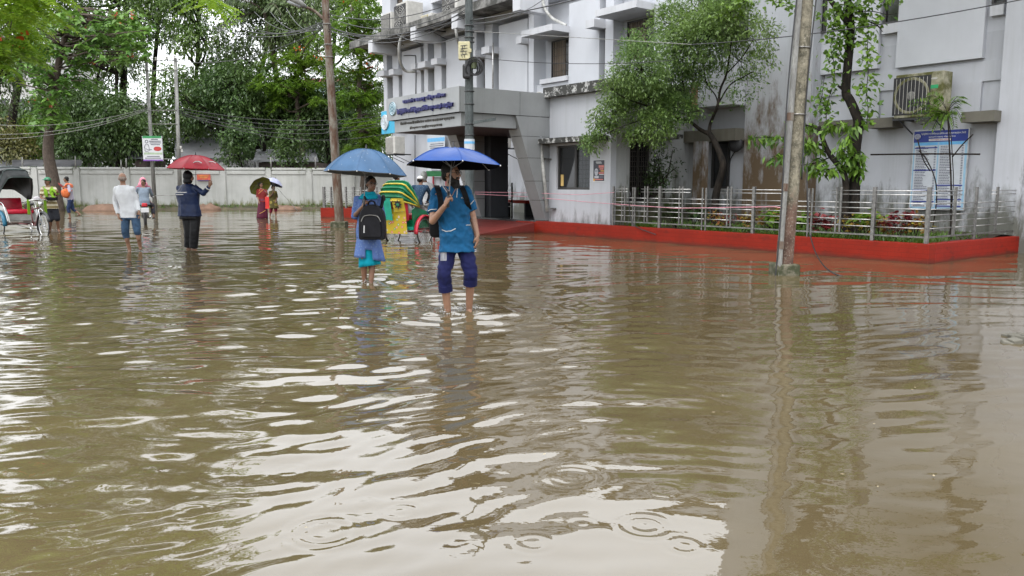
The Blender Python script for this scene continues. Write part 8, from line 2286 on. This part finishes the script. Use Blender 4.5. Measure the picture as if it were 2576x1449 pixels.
mb = MB(); mb.cbox(-.12, .12, .35, .85, .32, .66, .06); mb.build('engine', M_steel_d, mc, smooth='auto')
mb = MB(); mb.prism([(-.08, -.45, .55), (.08, -.45, .55), (.09, -.15, .80), (-.09, -.15, .80)], (0, .03, .05)); mb.build('rear_mudguard', M_mc, mc)
mb = MB(); mb.cbox(-.09, .09, -.40, -.30, .76, .88, .03); mb.build('tail_light', simple('tail_light_red', (.5, .01, .02), .2, bstr=0), mc)
mb = MB(); mb.cbox(-.13, .13, -.44, -.42, .56, .72, .01); mb.build('number_plate', M_print_w, mc)
mb = MB(); mb.tube([(.14, .3, .35), (.16, -.1, .38), (.17, -.35, .42)], .04, 8); mb.build('exhaust', M_chrome, mc, smooth=True)
mb = MB(); mb.tube(smooth_pts([(-.34, .85, 1.08), (-.2, 1.0, 1.05), (0, 1.05, 1.0), (.2, 1.0, 1.05), (.34, .85, 1.08)]), .014, 6); mb.build('handlebar', M_chrome, mc)
for sx in (-1, 1): mb = MB(); mb.tube([(sx*.06, 1.25, .3), (sx*.06, 1.05, 1.0)], .022, 8); mb.build('fork', M_chrome, mc)
rot = Matrix.Rotation(math.atan2(hd.y, hd.x) - math.pi/2, 3, 'Z')
def rider(label, y, face, top, bottom, extra=0, **kw):
    o = Vector((mc0.x, mc0.y, -.12)); g_ = lambda x, yy, z: o + rot @ Vector((x, yy, z))
    J = dict(pelvis=g_(0, y, .93 + extra), chest=g_(0, y + .06, 1.24 + extra), neck=g_(0, y + .08, 1.44 + extra), head=g_(0, y + .1, 1.58 + extra), l_sh=g_(-.18, y + .06, 1.38 + extra), r_sh=g_(.18, y + .06, 1.38 + extra), l_el=g_(-.26, y + .2, 1.16 + extra), l_wr=g_(-.26, y + .42, 1.10 + extra), r_el=g_(.26, y + .2, 1.16 + extra), r_wr=g_(.26, y + .42, 1.10 + extra), l_hip=g_(-.11, y, .92 + extra), r_hip=g_(.11, y, .92 + extra), l_knee=g_(-.24, y + .38, .78), r_knee=g_(.26, y + .36, .78), l_ankle=g_(-.2, y + .25, .40), r_ankle=g_(.27, y + .1, .40), l_toe=g_(-.2, y + .42, .36), r_toe=g_(.3, y + .26, .34))
    return person(label, J, face, M_skin, top, bottom, voxel=.02, **kw)
rider('man in blue-grey shirt on the motorcycle looking back over his shoulder', -.02, (-.1, -1), cloth('blue_grey_shirt', (.16, .20, .25)), cloth('dark_rider_trousers', (.03, .03, .04)), hair='short', moustache=True, sleeve='long', leg_end=(.8, .8), shoe=M_black)
t_, L_h, _ = rider('person with pink scarf over head riding in front on the motorcycle', .36, (-.3, .9), fabric_mat('pink_print_dress', (.40, .12, .18), .7, dots=(.2, .03, .06), dsize=.25, dscale=6), cloth('pale_pink_trousers', (.5, .34, .36)), extra=.05, hair=None, sleeve='long', s=.93, leg_end=(.4, .4), shoe=M_black)
mb = MB(); mb.ball(L_h(0, -.02, .02), (.11, .12, .13), 14, 10); mb.ball(L_h(0, -.06, -.14), (.17, .13, .14), 14, 10); fuse(mb, .02, 'headscarf', cloth('pink_scarf', (.55, .20, .26)), t_, wr=.012)
make_water()
